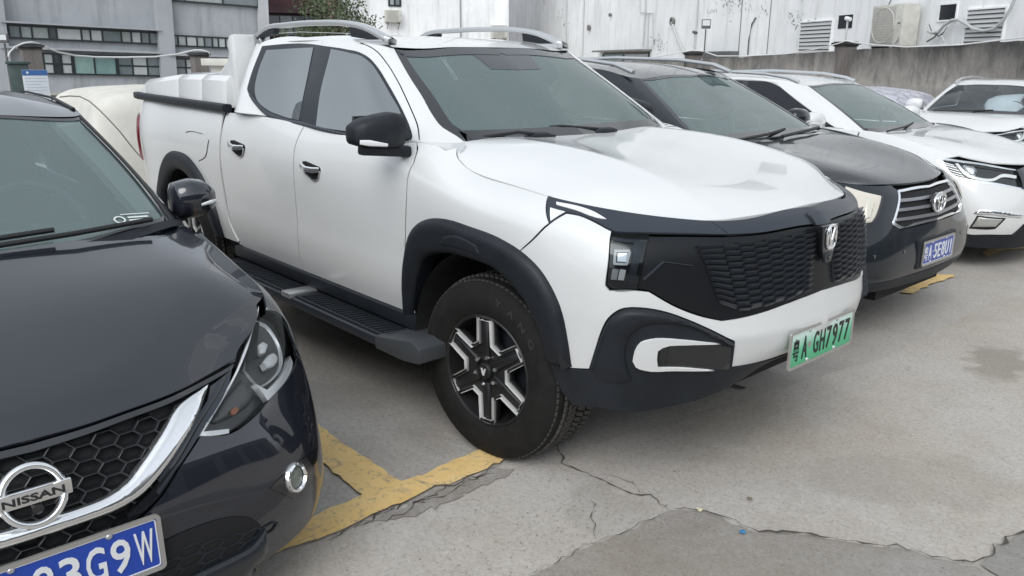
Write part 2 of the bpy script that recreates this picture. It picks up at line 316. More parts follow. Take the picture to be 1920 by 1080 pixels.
# geometry collector
class G:
    def __init__(s): s.V=[];s.F=[]
    def add(s,V,F):
        o=len(s.V); s.V+= [tuple(v) for v in V]; s.F+=[tuple(i+o for i in f) for f in F]; return s
    def box(s,x0,x1,y0,y1,z0,z1,M=None):
        V=[(x0,y0,z0),(x1,y0,z0),(x1,y1,z0),(x0,y1,z0),(x0,y0,z1),(x1,y0,z1),(x1,y1,z1),(x0,y1,z1)]
        if M is not None: V=[tuple(M@Vector(v)) for v in V]
        return s.add(V,[(0,3,2,1),(4,5,6,7),(0,1,5,4),(1,2,6,5),(2,3,7,6),(3,0,4,7)])
    def tube(s,P,r,n=8,cap=True,flat=None,up=(0,0,1)):
        """sweep circle (or flat=(w,h) rounded rectangle) along points"""
        P=[np.array(p,float) for p in P]; m=len(P)
        rr=r if hasattr(r,'__len__') else [r]*m
        V=[];F=[]
        for i in range(m):
            t=P[min(i+1,m-1)]-P[max(i-1,0)]; t/=max(np.linalg.norm(t),1e-9)
            u=np.array(up,float)
            if abs(t@u)>.95: u=np.array([1.,0,0])
            a=np.cross(t,u); a/=np.linalg.norm(a); b=np.cross(a,t)
            for k in range(n):
                th=2*math.pi*(k+.5)/n; c,q=math.cos(th),math.sin(th)
                if flat:
                    e=.45; c2=math.copysign(abs(c)**e,c)*flat[0]/2*rr[i]; q2=math.copysign(abs(q)**e,q)*flat[1]/2*rr[i]
                    V.append(P[i]+a*c2+b*q2)
                else: V.append(P[i]+rr[i]*(c*a+q*b))
        for i in range(m-1):
            for k in range(n):
                k2=(k+1)%n; F.append((i*n+k,i*n+k2,(i+1)*n+k2,(i+1)*n+k))
        if cap: F.append(tuple(range(n-1,-1,-1))); F.append(tuple((m-1)*n+k for k in range(n)))
        return s.add(V,F)
    def lathe(s,prof,n=32,M=None,axis='y',closed=False,a0=0,a1=360):
        """profile (r, t): t along the axis"""
        V=[];F=[];m=len(prof); full=abs(a1-a0)>=359.9; cnt=n if full else n+1
        for i in range(cnt):
            th=R(a0+(a1-a0)*i/n); c,q=math.cos(th),math.sin(th)
            for r,t in prof:
                v=(r*c,t,r*q) if axis=='y' else ((r*c,r*q,t) if axis=='z' else (t,r*c,r*q))
                V.append(tuple(M@Vector(v)) if M is not None else v)
        for i in range(n):
            i2=(i+1)%cnt
            for k in range(m-1 if not closed else m):
                k2=(k+1)%m; F.append((i*m+k,i*m+k2,i2*m+k2,i2*m+k))
        return s.add(V,F)
    def prism(s,poly,y0,y1,axis='y'):
        """polygon extruded; axis y: poly in (x,z)"""
        n=len(poly)
        f={'y':lambda p,t:(p[0],t,p[1]),'x':lambda p,t:(t,p[0],p[1]),'z':lambda p,t:(p[0],p[1],t)}[axis]
        V=[f(p,y0) for p in poly]+[f(p,y1) for p in poly]
        F=[tuple(range(n)),tuple(range(2*n-1,n-1,-1))]+[(i,n+i,n+(i+1)%n,(i+1)%n) for i in range(n)]
        return s.add(V,F)
    def mesh(s,name,smooth=False,sharp=35,fix=True):
        me=bpy.data.meshes.new(name); me.from_pydata([tuple(map(float,v)) for v in s.V],[],s.F); me.update()
        if fix:
            bm=bmesh.new(); bm.from_mesh(me); bmesh.ops.recalc_face_normals(bm,faces=bm.faces); bm.to_mesh(me); bm.free()
        if smooth:
            me.polygons.foreach_set('use_smooth',[True]*len(me.polygons)); me.update(); me.set_sharp_from_angle(angle=R(sharp))
        return me
    def bevel(s,name,w,seg=2,smooth=True):
        me=s.mesh(name); bm=bmesh.new(); bm.from_mesh(me)
        bmesh.ops.remove_doubles(bm,verts=bm.verts,dist=1e-5)
        es=[e for e in bm.edges if len(e.link_faces)==2 and e.calc_face_angle(0)>R(25)]
        bmesh.ops.bevel(bm,geom=es,offset=w,segments=seg,affect='EDGES',profile=.6,clamp_overlap=True)
        bm.to_mesh(me); bm.free()
        if smooth: me.polygons.foreach_set('use_smooth',[True]*len(me.polygons)); me.update(); me.set_sharp_from_angle(angle=R(50))
        return me
def inpoly(P,Q):
    x,y=P[:,0],P[:,1]; c=np.zeros(len(P),bool); n=len(Q); j=n-1
    for i in range(n):
        xi,yi=Q[i];xj,yj=Q[j]
        m=((yi>y)!=(yj>y)); 
        if yi!=yj: c^=m&(x<(xj-xi)*(y-yi)/(yj-yi)+xi)
        j=i
    return c
def dist2poly(P,Q):
    A=Q; B=np.roll(Q,-1,0); D=B-A; L=np.maximum((D**2).sum(1),1e-12)
    t=np.clip(((P[:,None]-A[None])*D[None]).sum(2)/L,0,1)
    return np.sqrt((((A[None]+t[...,None]*D[None])-P[:,None])**2).sum(2)).min(1)
def smooth_outline(O,step=.03,smooth=True,ang=42):
    n=len(O); P=np.array([(p[0],p[1]) for p in O]); cor=[len(p)>2 for p in O]
    for i in range(n):
        a=P[i]-P[i-1]; b=P[(i+1)%n]-P[i]
        c=(a@b)/max(np.linalg.norm(a)*np.linalg.norm(b),1e-9)
        if math.degrees(math.acos(max(-1,min(1,c))))>ang: cor[i]=True
    if not smooth: cor=[True]*n
    out=[]
    for i in range(n):
        p1=P[i];p2=P[(i+1)%n]; L=np.linalg.norm(p2-p1)
        def tan(k,l,r):
            d1=np.linalg.norm(P[k]-P[l])+1e-9; d2=np.linalg.norm(P[r]-P[k])+1e-9
            return ((P[k]-P[l])/d1*d2+(P[r]-P[k])/d2*d1)/(d1+d2)
        i2=(i+1)%n
        m1=(p2-p1)/max(L,1e-9) if cor[i] else tan(i,(i-1)%n,i2)
        m2=(p2-p1)/max(L,1e-9) if cor[i2] else tan(i2,i,(i2+1)%n)
        k=max(1,int(math.ceil(L/step)))
        for q in range(k):
            t=q/k; h=(2*t**3-3*t*t+1,t**3-2*t*t+t,-2*t**3+3*t*t,t**3-t*t)
            out.append(h[0]*p1+h[1]*m1*L+h[2]*p2+h[3]*m2*L)
    return np.array(out)
def panel_geo(S,O,off=0.,th=.012,gap=.0025,cell=.05,dome=None,holes=(),smooth=True,step=.03,full=False,ang=42,org=None):
    Q=smooth_outline(O,step,smooth,ang)
    area=.5*np.sum(Q[:,0]*np.roll(Q[:,1],-1)-np.roll(Q[:,0],-1)*Q[:,1])
    if area<0: Q=Q[::-1]
    mid=np.abs(Q[:,0]-S.ta[-1])<2e-3 if full=='a' else (np.abs(Q[:,1]-S.tb[0])<2e-3 if full=='b' else np.zeros(len(Q),bool))
    def inset(Q,g,mid):
        if g==0: return Q
        P=S.at(Q); N=S.nrm(Q); T=np.roll(P,-1,0)-np.roll(P,1,0); T/=np.maximum(np.linalg.norm(T,axis=1),1e-9)[:,None]
        I=np.cross(N,T)*S.sgn*1.0
        ja,jb=S.jac(Q); E=(ja*ja).sum(1);Fm=(ja*jb).sum(1);Gm=(jb*jb).sum(1); d1=(I*ja).sum(1);d2=(I*jb).sum(1); det=E*Gm-Fm*Fm
        det=np.maximum(det,1e-4)
        dq=np.c_[(Gm*d1-Fm*d2)/det,(E*d2-Fm*d1)/det]*g
        Z=Q+dq
        Z[mid]=Q[mid]+dq[mid]*([0,1] if full=='a' else [1,0])
        return Z
    Q2=inset(Q,gap,mid)
    H=[smooth_outline(h,step,smooth,ang) for h in holes]
    lo=Q2.min(0);hi=Q2.max(0)
    na=max(2,int((hi[0]-lo[0])/cell)); nb=max(2,int((hi[1]-lo[1])/cell))
    A,B=np.meshgrid(np.linspace(lo[0],hi[0],na+1),np.linspace(lo[1],hi[1],nb+1)); I=np.c_[A.ravel(),B.ravel()]
    # keep crease lines of the surface inside the grid
    I=I[inpoly(I,Q2)]
    if len(I): I=I[dist2poly(I,Q2)>cell*.45]
    if dome is not None:
        rings=[]
        Qr=Q2
        for f in (.12,.35,.65,1.0):
            Z=inset(Q2,dome[1]*f,mid)
            ok=inpoly(Z,Q2)&(dist2poly(Z,Q2)>dome[1]*f*.8); rings.append(Z[ok])
        if len(I): I=I[dist2poly(I,Q2)>dome[1]*1.15]
        I=np.concatenate([I]+rings)
    for h in H:
        if len(I): I=I[~inpoly(I,h)]
        if len(I): I=I[dist2poly(I,h)>cell*.4]
    pts=[Q2]+H; n=len(Q2); ed=[(i,(i+1)%n) for i in range(n)]; o=n
    for h in H: ed+=[(o+i,o+(i+1)%len(h)) for i in range(len(h))]; o+=len(h)
    allp=np.concatenate(pts+[I]) if len(I) else np.concatenate(pts)
    r=delaunay_2d_cdt([Vector(p) for p in allp],ed,[],5 if H else 1,1e-6)
    V2=np.array([tuple(v) for v in r[0]]); F=[tuple(f) for f in r[2]]
    P=S.at(V2); N=S.nrm(V2)
    if dome is not None:
        d=dist2poly(V2,Q2[~mid] if False else Q2)
        if full:
            bd=Q2; seg=~(mid&np.roll(mid,-1)); 
            A_=bd[seg];B_=np.roll(bd,-1,0)[seg];D_=B_-A_;L_=np.maximum((D_**2).sum(1),1e-12)
            t=np.clip(((V2[:,None]-A_[None])*D_[None]).sum(2)/L_,0,1)
            d=np.sqrt((((A_[None]+t[...,None]*D_[None])-V2[:,None])**2).sum(2)).min(1)
        x=np.clip(d/dome[1],0,1); P=P+N*(dome[0]*np.sqrt(1-(1-x)**2))[:,None]
    P=P+N*off
    # orientation
    f0=F[len(F)//2]; fn=np.cross(P[f0[1]]-P[f0[0]],P[f0[2]]-P[f0[0]])
    if fn@N[f0[0]]<0: F=[f[::-1] for f in F]
    cnt={}
    for f in F:
        for i in range(len(f)):
            a,b=f[i],f[(i+1)%len(f)]; cnt[(a,b)]=1
    be=[(a,b) for (a,b) in cnt if (b,a) not in cnt]
    V=list(P); Nn=list(N); 
    if th>0 and be:
        vm={}
        ismid=(lambda v:abs(P[v][1])<2e-3) if full else (lambda v:False)
        for a,b in be:
            if ismid(a) and ismid(b): continue
            for v in (a,b):
                if v not in vm: vm[v]=[len(V),np.zeros(3)]; V+= [P[v],P[v]-N[v]*th]; Nn+=[N[v],N[v]]
            e=P[b]-P[a]; w=np.cross(e,N[a]); w/=max(np.linalg.norm(w),1e-9)
            vm[a][1]+=w; vm[b][1]+=w
            F.append((b,a,vm[a][0],vm[b][0])) if False else None
            F.append((vm[a][0],vm[a][0]+1,vm[b][0]+1,vm[b][0]))
        for v,(k,w) in vm.items():
            w/=max(np.linalg.norm(w),1e-9); t=N[v]*.6+w; t/=np.linalg.norm(t); Nn[k]=t; Nn[k+1]=w
    V=np.array(V);Nn=np.array(Nn)
    if full:
        m=np.abs(V[:,1])<3e-3; V[m,1]=0; Nn[m,1]*=0
        V3=V*[1,-1,1]; N3=Nn*[1,-1,1]; k=len(V)
        F=F+[tuple((i if m[i] else i+k) for i in f[::-1]) for f in F]
        V=np.r_[V,V3]; Nn=np.r_[Nn,N3]
        used=sorted({i for f in F for i in f}); mp={o:i for i,o in enumerate(used)}
        V=V[used];Nn=Nn[used];F=[tuple(mp[i] for i in f) for f in F]
    return V,Nn,F
class Car:
    def __init__(s,root,side=-1): s.root=root; s.side=side
    def panel(s,name,S,O,mat,mirror=True,parent=None,label=None,dome=None,kind=None,**k):
        V,N,F=panel_geo(S,O,dome=dome,**k); par=parent if parent is not None else s.root
        def mk(V,N,F,par,lab):
            if dome is None: me=mesh(name,V,F,N=N)
            else: me=mesh(name,V,F,smooth=True,sharp=48)
            return link(name,me,par,mat,kind,lab)
        o=mk(V,N,F,par,label); s.last2=None
        if not k.get('full') and mirror:
            mp=mirror if not isinstance(mirror,bool) else s.root
            s.last2=mk(V*[1,-1,1],N*[1,-1,1],[f[::-1] for f in F],mp,None)
        return o
    def add(s,name,g,mat,parent=None,mirror=False,smooth=True,sharp=35,label=None,bev=None,kind=None):
        me=g.bevel(name,bev) if bev else g.mesh(name,smooth,sharp)
        o=link(name,me,parent if parent is not None else s.root,mat,kind,label); s.last2=None
        if mirror:
            m2=me.copy(); m2.transform(Matrix.Scale(-1,4,(0,1,0))); m2.flip_normals()
            s.last2=link(name,m2,mirror if not isinstance(mirror,bool) else s.root,mat,kind)
        return o
# ---------------------------------------------------------------- materials
MATS={}
def nodes(name):
    m=bpy.data.materials.new(name); m.use_nodes=True; t=m.node_tree; b=t.nodes['Principled BSDF']; MATS[name]=m
    return m,t,b
def noise(t,scale,detail=3,rough=.5,vec=None,dist=0):
    n=t.nodes.new('ShaderNodeTexNoise'); n.inputs['Scale'].default_value=scale; n.inputs['Detail'].default_value=detail; n.inputs['Roughness'].default_value=rough; n.inputs['Distortion'].default_value=dist
    if vec is None:
        tc=t.nodes.new('ShaderNodeTexCoord'); vec=tc.outputs['Object']
    t.links.new(vec,n.inputs['Vector']); return n.outputs[0]
def ramp(t,val,stops,mode='LINEAR'):
    r=t.nodes.new('ShaderNodeValToRGB'); r.color_ramp.interpolation=mode
    e=r.color_ramp.elements
    while len(e)<len(stops): e.new(.5)
    for i,(p,c) in enumerate(stops):
        e[i].position=p; e[i].color=(c,c,c,1) if not hasattr(c,'__len__') else (*c,1)
    t.links.new(val,r.inputs[0]); return r.outputs[0]
def mixc(t,f,a,b,blend='MIX'):
    m=t.nodes.new('ShaderNodeMix'); m.data_type='RGBA'; m.blend_type=blend
    for s,v in ((0,f),(6,a),(7,b)):
        if hasattr(v,'is_linked') or isinstance(v,bpy.types.NodeSocket): t.links.new(v,m.inputs[s])
        elif s==0: m.inputs[0].default_value=v
        else: m.inputs[s].default_value=(*v,1) if len(v)==3 else v
    return m.outputs[2]
def bump(t,b,h,strength=.2,dist=.01):
    n=t.nodes.new('ShaderNodeBump'); n.inputs['Strength'].default_value=strength; n.inputs['Distance'].default_value=dist
    t.links.new(h,n.inputs['Height']); t.links.new(n.outputs[0],b.inputs['Normal'])
def paint(name,c,metal=0,rough=.35,coat=1,cr=.03,dirt=.05,dcol=(.30,.28,.25),low=.20):
    m,t,b=nodes(name); b.inputs['Metallic'].default_value=metal; b.inputs['Roughness'].default_value=rough
    b.inputs['Coat Weight'].default_value=coat; b.inputs['Coat Roughness'].default_value=cr; b.inputs['Coat IOR'].default_value=1.5
    if max(c)<.1: b.inputs['Specular IOR Level'].default_value=.08; b.inputs['Coat IOR'].default_value=1.72 if name.startswith('black') else 1.45
    f=ramp(t,noise(t,2.2,5,.6),[(.42,0.),(.75,dirt)])
    # road dust low on the body: settles by height
    g=t.nodes.new('ShaderNodeNewGeometry'); sx=t.nodes.new('ShaderNodeSeparateXYZ'); t.links.new(g.outputs['Position'],sx.inputs[0])
    lowf=ramp(t,sx.outputs[2],[(.25,low),(.75,0.)])
    mx=t.nodes.new('ShaderNodeMath'); mx.operation='ADD'; t.links.new(f,mx.inputs[0]); t.links.new(lowf,mx.inputs[1])
    t.links.new(mixc(t,mx.outputs[0],c,dcol),b.inputs['Base Color'])
    t.links.new(ramp(t,noise(t,7,4),[(.3,cr),(.8,cr+.05)]),b.inputs['Coat Roughness'])
    return m
def simple(name,c,rough=.5,metal=0,nscale=None,namt=.3,bmp=0,coat=0,spec=.5,bs=None):
    m,t,b=nodes(name); b.inputs['Roughness'].default_value=rough; b.inputs['Metallic'].default_value=metal; b.inputs['Coat Weight'].default_value=coat
    b.inputs['Specular IOR Level'].default_value=spec
    if nscale:
        n=noise(t,nscale,4,.6); f=ramp(t,n,[(.3,1-namt),(.7,1+namt*.5)])
        t.links.new(mixc(t,1.0,c,f,'MULTIPLY'),b.inputs['Base Color'])
        if bmp: bump(t,b,noise(t,bs or nscale*6,3,.6),bmp,.003)
    else:
        b.inputs['Base Color'].default_value=(*c,1)
        if bmp: bump(t,b,noise(t,bs or 300,2),bmp,.002)
    return m
def glass(name,tint=(.5,.6,.58),refl=.0,opac=.5,rough=.0,ior=1.52,body=(.02,.025,.025)):
    """automotive glass: see-through tint, fresnel mirror coat, faint dust film"""
    m=bpy.data.materials.new(name); m.use_nodes=True; t=m.node_tree; t.nodes.clear(); MATS[name]=m
    o=t.nodes.new('ShaderNodeOutputMaterial'); tr=t.nodes.new('ShaderNodeBsdfTransparent'); tr.inputs[0].default_value=(*tint,1)
    df=t.nodes.new('ShaderNodeBsdfDiffuse'); df.inputs[0].default_value=(*body,1)
    gl=t.nodes.new('ShaderNodeBsdfGlossy'); gl.inputs['Roughness'].default_value=rough; gl.inputs[0].default_value=(.93,.98,.97,1)
    m1=t.nodes.new('ShaderNodeMixShader'); m1.inputs[0].default_value=opac; t.links.new(tr.outputs[0],m1.inputs[1]); t.links.new(df.outputs[0],m1.inputs[2])
    fr=t.nodes.new('ShaderNodeFresnel'); fr.inputs[0].default_value=ior
    ad=t.nodes.new('ShaderNodeMath'); ad.operation='MULTIPLY_ADD'; ad.inputs[1].default_value=1-refl; ad.inputs[2].default_value=refl
    t.links.new(fr.outputs[0],ad.inputs[0])
    m2=t.nodes.new('ShaderNodeMixShader'); t.links.new(ad.outputs[0],m2.inputs[0]); t.links.new(m1.outputs[0],m2.inputs[1]); t.links.new(gl.outputs[0],m2.inputs[2])
    t.links.new(m2.outputs[0],o.inputs[0]); return m
WHITE=paint('white_paint',(.67,.68,.675),0,.4,1,.03,.03)
NAVY=paint('black_paint',(.013,.015,.022),.0,.25,1,.012,.02,(.08,.08,.085),.0)
GREYBL=paint('charcoal_paint',(.012,.016,.021),.0,.3,1,.03,.03,(.08,.08,.085),.04)
PLASTIC=simple('black_plastic',(.014,.017,.022),.50,0,9,.25,.10,bs=500,spec=.32)
PILLAR=simple('pillar_black',(.022,.027,.033),.35,spec=.25)
DARKG=glass('dark_glass',(.10,.12,.13),.0,.95,.0,1.42,(.02,.021,.026))
GLOSSBLACK=simple('gloss_black',(.010,.011,.013),.12,coat=1)
SATIN=simple('satin_dark',(.045,.052,.065),.3,.4)
DARK=simple('dark_cavity',(.006,.006,.007),.8)
LINER=simple('wheel_liner',(.012,.012,.013),.85,0,14,.4,.2)
RUBBER=simple('tyre_rubber',(.013,.0125,.012),.8,0,18,.35,.15,bs=200,spec=.25)
LETTER=simple('tyre_letter',(.028,.027,.025),.7)
TREAD=simple('tread_rubber',(.065,.062,.057),.8,0,60,.6,.3,bs=400)
CHROME=simple('chrome',(.90,.91,.92),.10,.92)
BRIGHT=simple('machined_alloy',(.74,.74,.73),.40,.25)
SILVER=simple('silver_paint',(.55,.56,.57),.3,.7,coat=.5)
RIMBLACK=simple('rim_black',(.010,.010,.011),.5,.0)
SEAL=simple('rubber_seal',(.012,.013,.014),.5)
WSH=glass('windscreen_glass',(.70,.80,.80),.03,.25,0,1.58,(.34,.46,.46))  # pale diffuse body stands in for reflected sky haze on the screen
SIDEG=glass('privacy_glass',(.10,.12,.13),.30,.97,.0,1.6,(.012,.014,.018))
DLENS=glass('smoked_lens',(.66,.69,.71),.0,.10,0,1.28,(.02,.022,.025))
LENS=glass('lens_glass',(.95,.96,.96),.0,.01,0,1.28)
WHITELAMP=simple('lamp_white',(.75,.76,.76),.2,.0,coat=1)
REDLAMP=simple('lamp_red',(.15,.006,.014),.15,coat=1)
INTER=simple('cabin_trim',(.24,.235,.22),.8)
INTERD=simple('cabin_dark',(.012,.012,.013),.7)

# ---------------------------------------------------------------- lettering, plates, wheels, small car parts
def text_mesh(name,s,w,h,depth=.001,bold=0.,align='fit'):
    cu=bpy.data.curves.new(name,'FONT'); cu.body=s; cu.extrude=depth; cu.offset=bold; cu.size=1; cu.resolution_u=3
    o=bpy.data.objects.new('tmp',cu); COL.objects.link(o)
    dg=bpy.context.evaluated_depsgraph_get(); me=bpy.data.meshes.new_from_object(o.evaluated_get(dg)); bpy.data.objects.remove(o); bpy.data.curves.remove(cu)
    co=np.empty(len(me.vertices)*3); me.vertices.foreach_get('co',co); co=co.reshape(-1,3)
    lo,hi=co.min(0),co.max(0); c=(lo+hi)/2; sx=w/max(hi[0]-lo[0],1e-6); sy=h/max(hi[1]-lo[1],1e-6)
    co=(co-c)*[sx,sy,1]; co[:,2]=(co[:,2]/max(hi[2]-c[2],1e-6))*depth
    me.vertices.foreach_set('co',co.ravel()); me.update(); me.name=name; return me
PLATEMAT={}
def plate(car,chars,loc,kind,tilt=0.,yaw=0.,skip=()):
    """number plate facing +x; chars: list of characters, first is the province glyph"""
    W,Hh=(.480,.140) if kind=='green' else (.440,.140)
    if not PLATEMAT:
        PLATEMAT['blue']=simple('plate_blue',(.012,.055,.36),.35,coat=.3)
        m,t,b=nodes('plate_green'); tc=t.nodes.new('ShaderNodeTexCoord'); sp=t.nodes.new('ShaderNodeSeparateXYZ'); t.links.new(tc.outputs['Object'],sp.inputs[0])
        mm=t.nodes.new('ShaderNodeMapRange'); mm.inputs[1].default_value=-.06; mm.inputs[2].default_value=.065; t.links.new(sp.outputs[1],mm.inputs[0])
        t.links.new(ramp(t,mm.outputs[0],[(0,(.07,.42,.20)),(.45,(.14,.55,.32)),(.85,(.62,.80,.72)),(1,(.70,.82,.78))]),b.inputs['Base Color']); b.inputs['Roughness'].default_value=.4
        PLATEMAT['green']=m
        PLATEMAT['white']=simple('plate_white',(.72,.73,.74),.4); PLATEMAT['ink']=simple('plate_ink',(.01,.012,.012),.4)
        PLATEMAT['frame']=simple('plate_frame',(.45,.44,.42),.35,.6)
    # local frame: X right as read, Y up, Z outward
    M=Matrix.Translation(loc)@Matrix.Rotation(yaw,4,'Z')@Matrix.Rotation(-tilt,4,'Y')@Matrix(((0,0,1,0),(1,0,0,0),(0,1,0,0),(0,0,0,1)))
    g=G(); g.box(-W/2,W/2,-Hh/2,Hh/2,-.002,0)
    p=link('number_plate',g.mesh('number_plate'),car.root,PLATEMAT[kind]); p.matrix_local=M
    def rr(w,h,r,n=5):
        o=[]
        for cx,cy,a0 in ((w/2-r,h/2-r,0),(-w/2+r,h/2-r,90),(-w/2+r,-h/2+r,180),(w/2-r,-h/2+r,270)):
            for i in range(n+1): a=R(a0+90*i/n); o.append((cx+r*math.cos(a),cy+r*math.sin(a)))
        return o
    def ring(w,h,t,r,z0,z1):
        a=rr(w,h,r);b=rr(w-2*t,h-2*t,max(r-t,.002)); n=len(a); V=[(x,y,z0) for x,y in a]+[(x,y,z1) for x,y in a]+[(x,y,z1) for x,y in b]+[(x,y,z0) for x,y in b]
        g=G(); F=[]
        for i in range(n):
            j=(i+1)%n
            for k in range(3): F.append((k*n+i,k*n+j,(k+1)*n+j,(k+1)*n+i))
        g.add(V,F); return g
    link('frame',ring(W+.014,Hh+.014,.011,.014,-.004,.004).mesh('frame'),p,PLATEMAT['frame'])
    if kind=='blue': link('border',ring(W-.010,Hh-.010,.003,.008,0,.0012).mesh('border'),p,PLATEMAT['white'])
    ink=PLATEMAT['ink'] if kind=='green' else PLATEMAT['white']
    cw=.043 if kind=='green' else .045
    if kind=='green': xs=[.020+.0225,.084+.0225]+[.187+.0225-.018+ i*.0495 for i in range(6)]
    else: xs=[.0155+.0225,.0725+.0225]+[.1515+.0225+i*.057 for i in range(5)]
    for i,c in enumerate(chars):
        if c is None: continue
        w=cw*(.25 if c in '1I' else 1)
        if kind=='green' and i>0: w*=.86
        me=text_mesh('character',c,w,.090,.0012,.012 if i else .006)
        link('character',me,p,ink,loc=(xs[i]-W/2,-.002,.0012))
    if kind=='green':
        e=G(); e.lathe([(0,0),(.011,0),(.013,.001),(.0,.002)],14,axis='z'); link('emblem',e.mesh('emblem'),p,PLATEMAT['frame'],loc=(-.097,0,0))
    else:
        e=G(); e.lathe([(0,.002),(.005,.0015),(.005,0)],12,axis='z'); link('dot',e.mesh('dot'),p,PLATEMAT['white'],loc=(-.085,0,0))
    for sx in (-.105,.105):
        for sy in (-1,1):
            s_=G(); s_.lathe([(0,.0055),(.005,.005),(.0085,.002),(.009,0)],14,axis='z'); link('screw',s_.mesh('screw',True),p,SILVER,loc=(sx*1.0,sy*(Hh/2-.0095),0))
    return p
def star_rim(n,tip_r,tip_a,val_r,val_a,a0):
    out=[]
    for k in range(n):
        p=a0+360/n*k
        for a,r in ((p-val_a,val_r),(p-tip_a,tip_r),(p+tip_a,tip_r),(p+val_a,val_r)): out.append((r*math.cos(R(a)),r*math.sin(R(a))))
    return out
def ribbon(poly,t,y0,y1):
    """closed band inside a polygon (x,z), extruded along y"""
    P=np.array(poly); n=len(P); A=[]
    for i in range(n):
        a=P[i]-P[i-1]; b=P[(i+1)%n]-P[i]; a/=np.linalg.norm(a); b/=np.linalg.norm(b)
        na=np.array([-a[1],a[0]]); nb=np.array([-b[1],b[0]]); m=na+nb; m/=max(m@na,.35)*1.0
        A.append(P[i]+m*t)
    g=G(); V=[(p[0],y0,p[1]) for p in P]+[(p[0],y1,p[1]) for p in P]+[(p[0],y1,p[1]) for p in A]+[(p[0],y0,p[1]) for p in A]; F=[]
    for i in range(n):
        j=(i+1)%n
        for k in range(3): F.append((k*n+i,k*n+j,(k+1)*n+j,(k+1)*n+i))
    g.add(V,F); return g
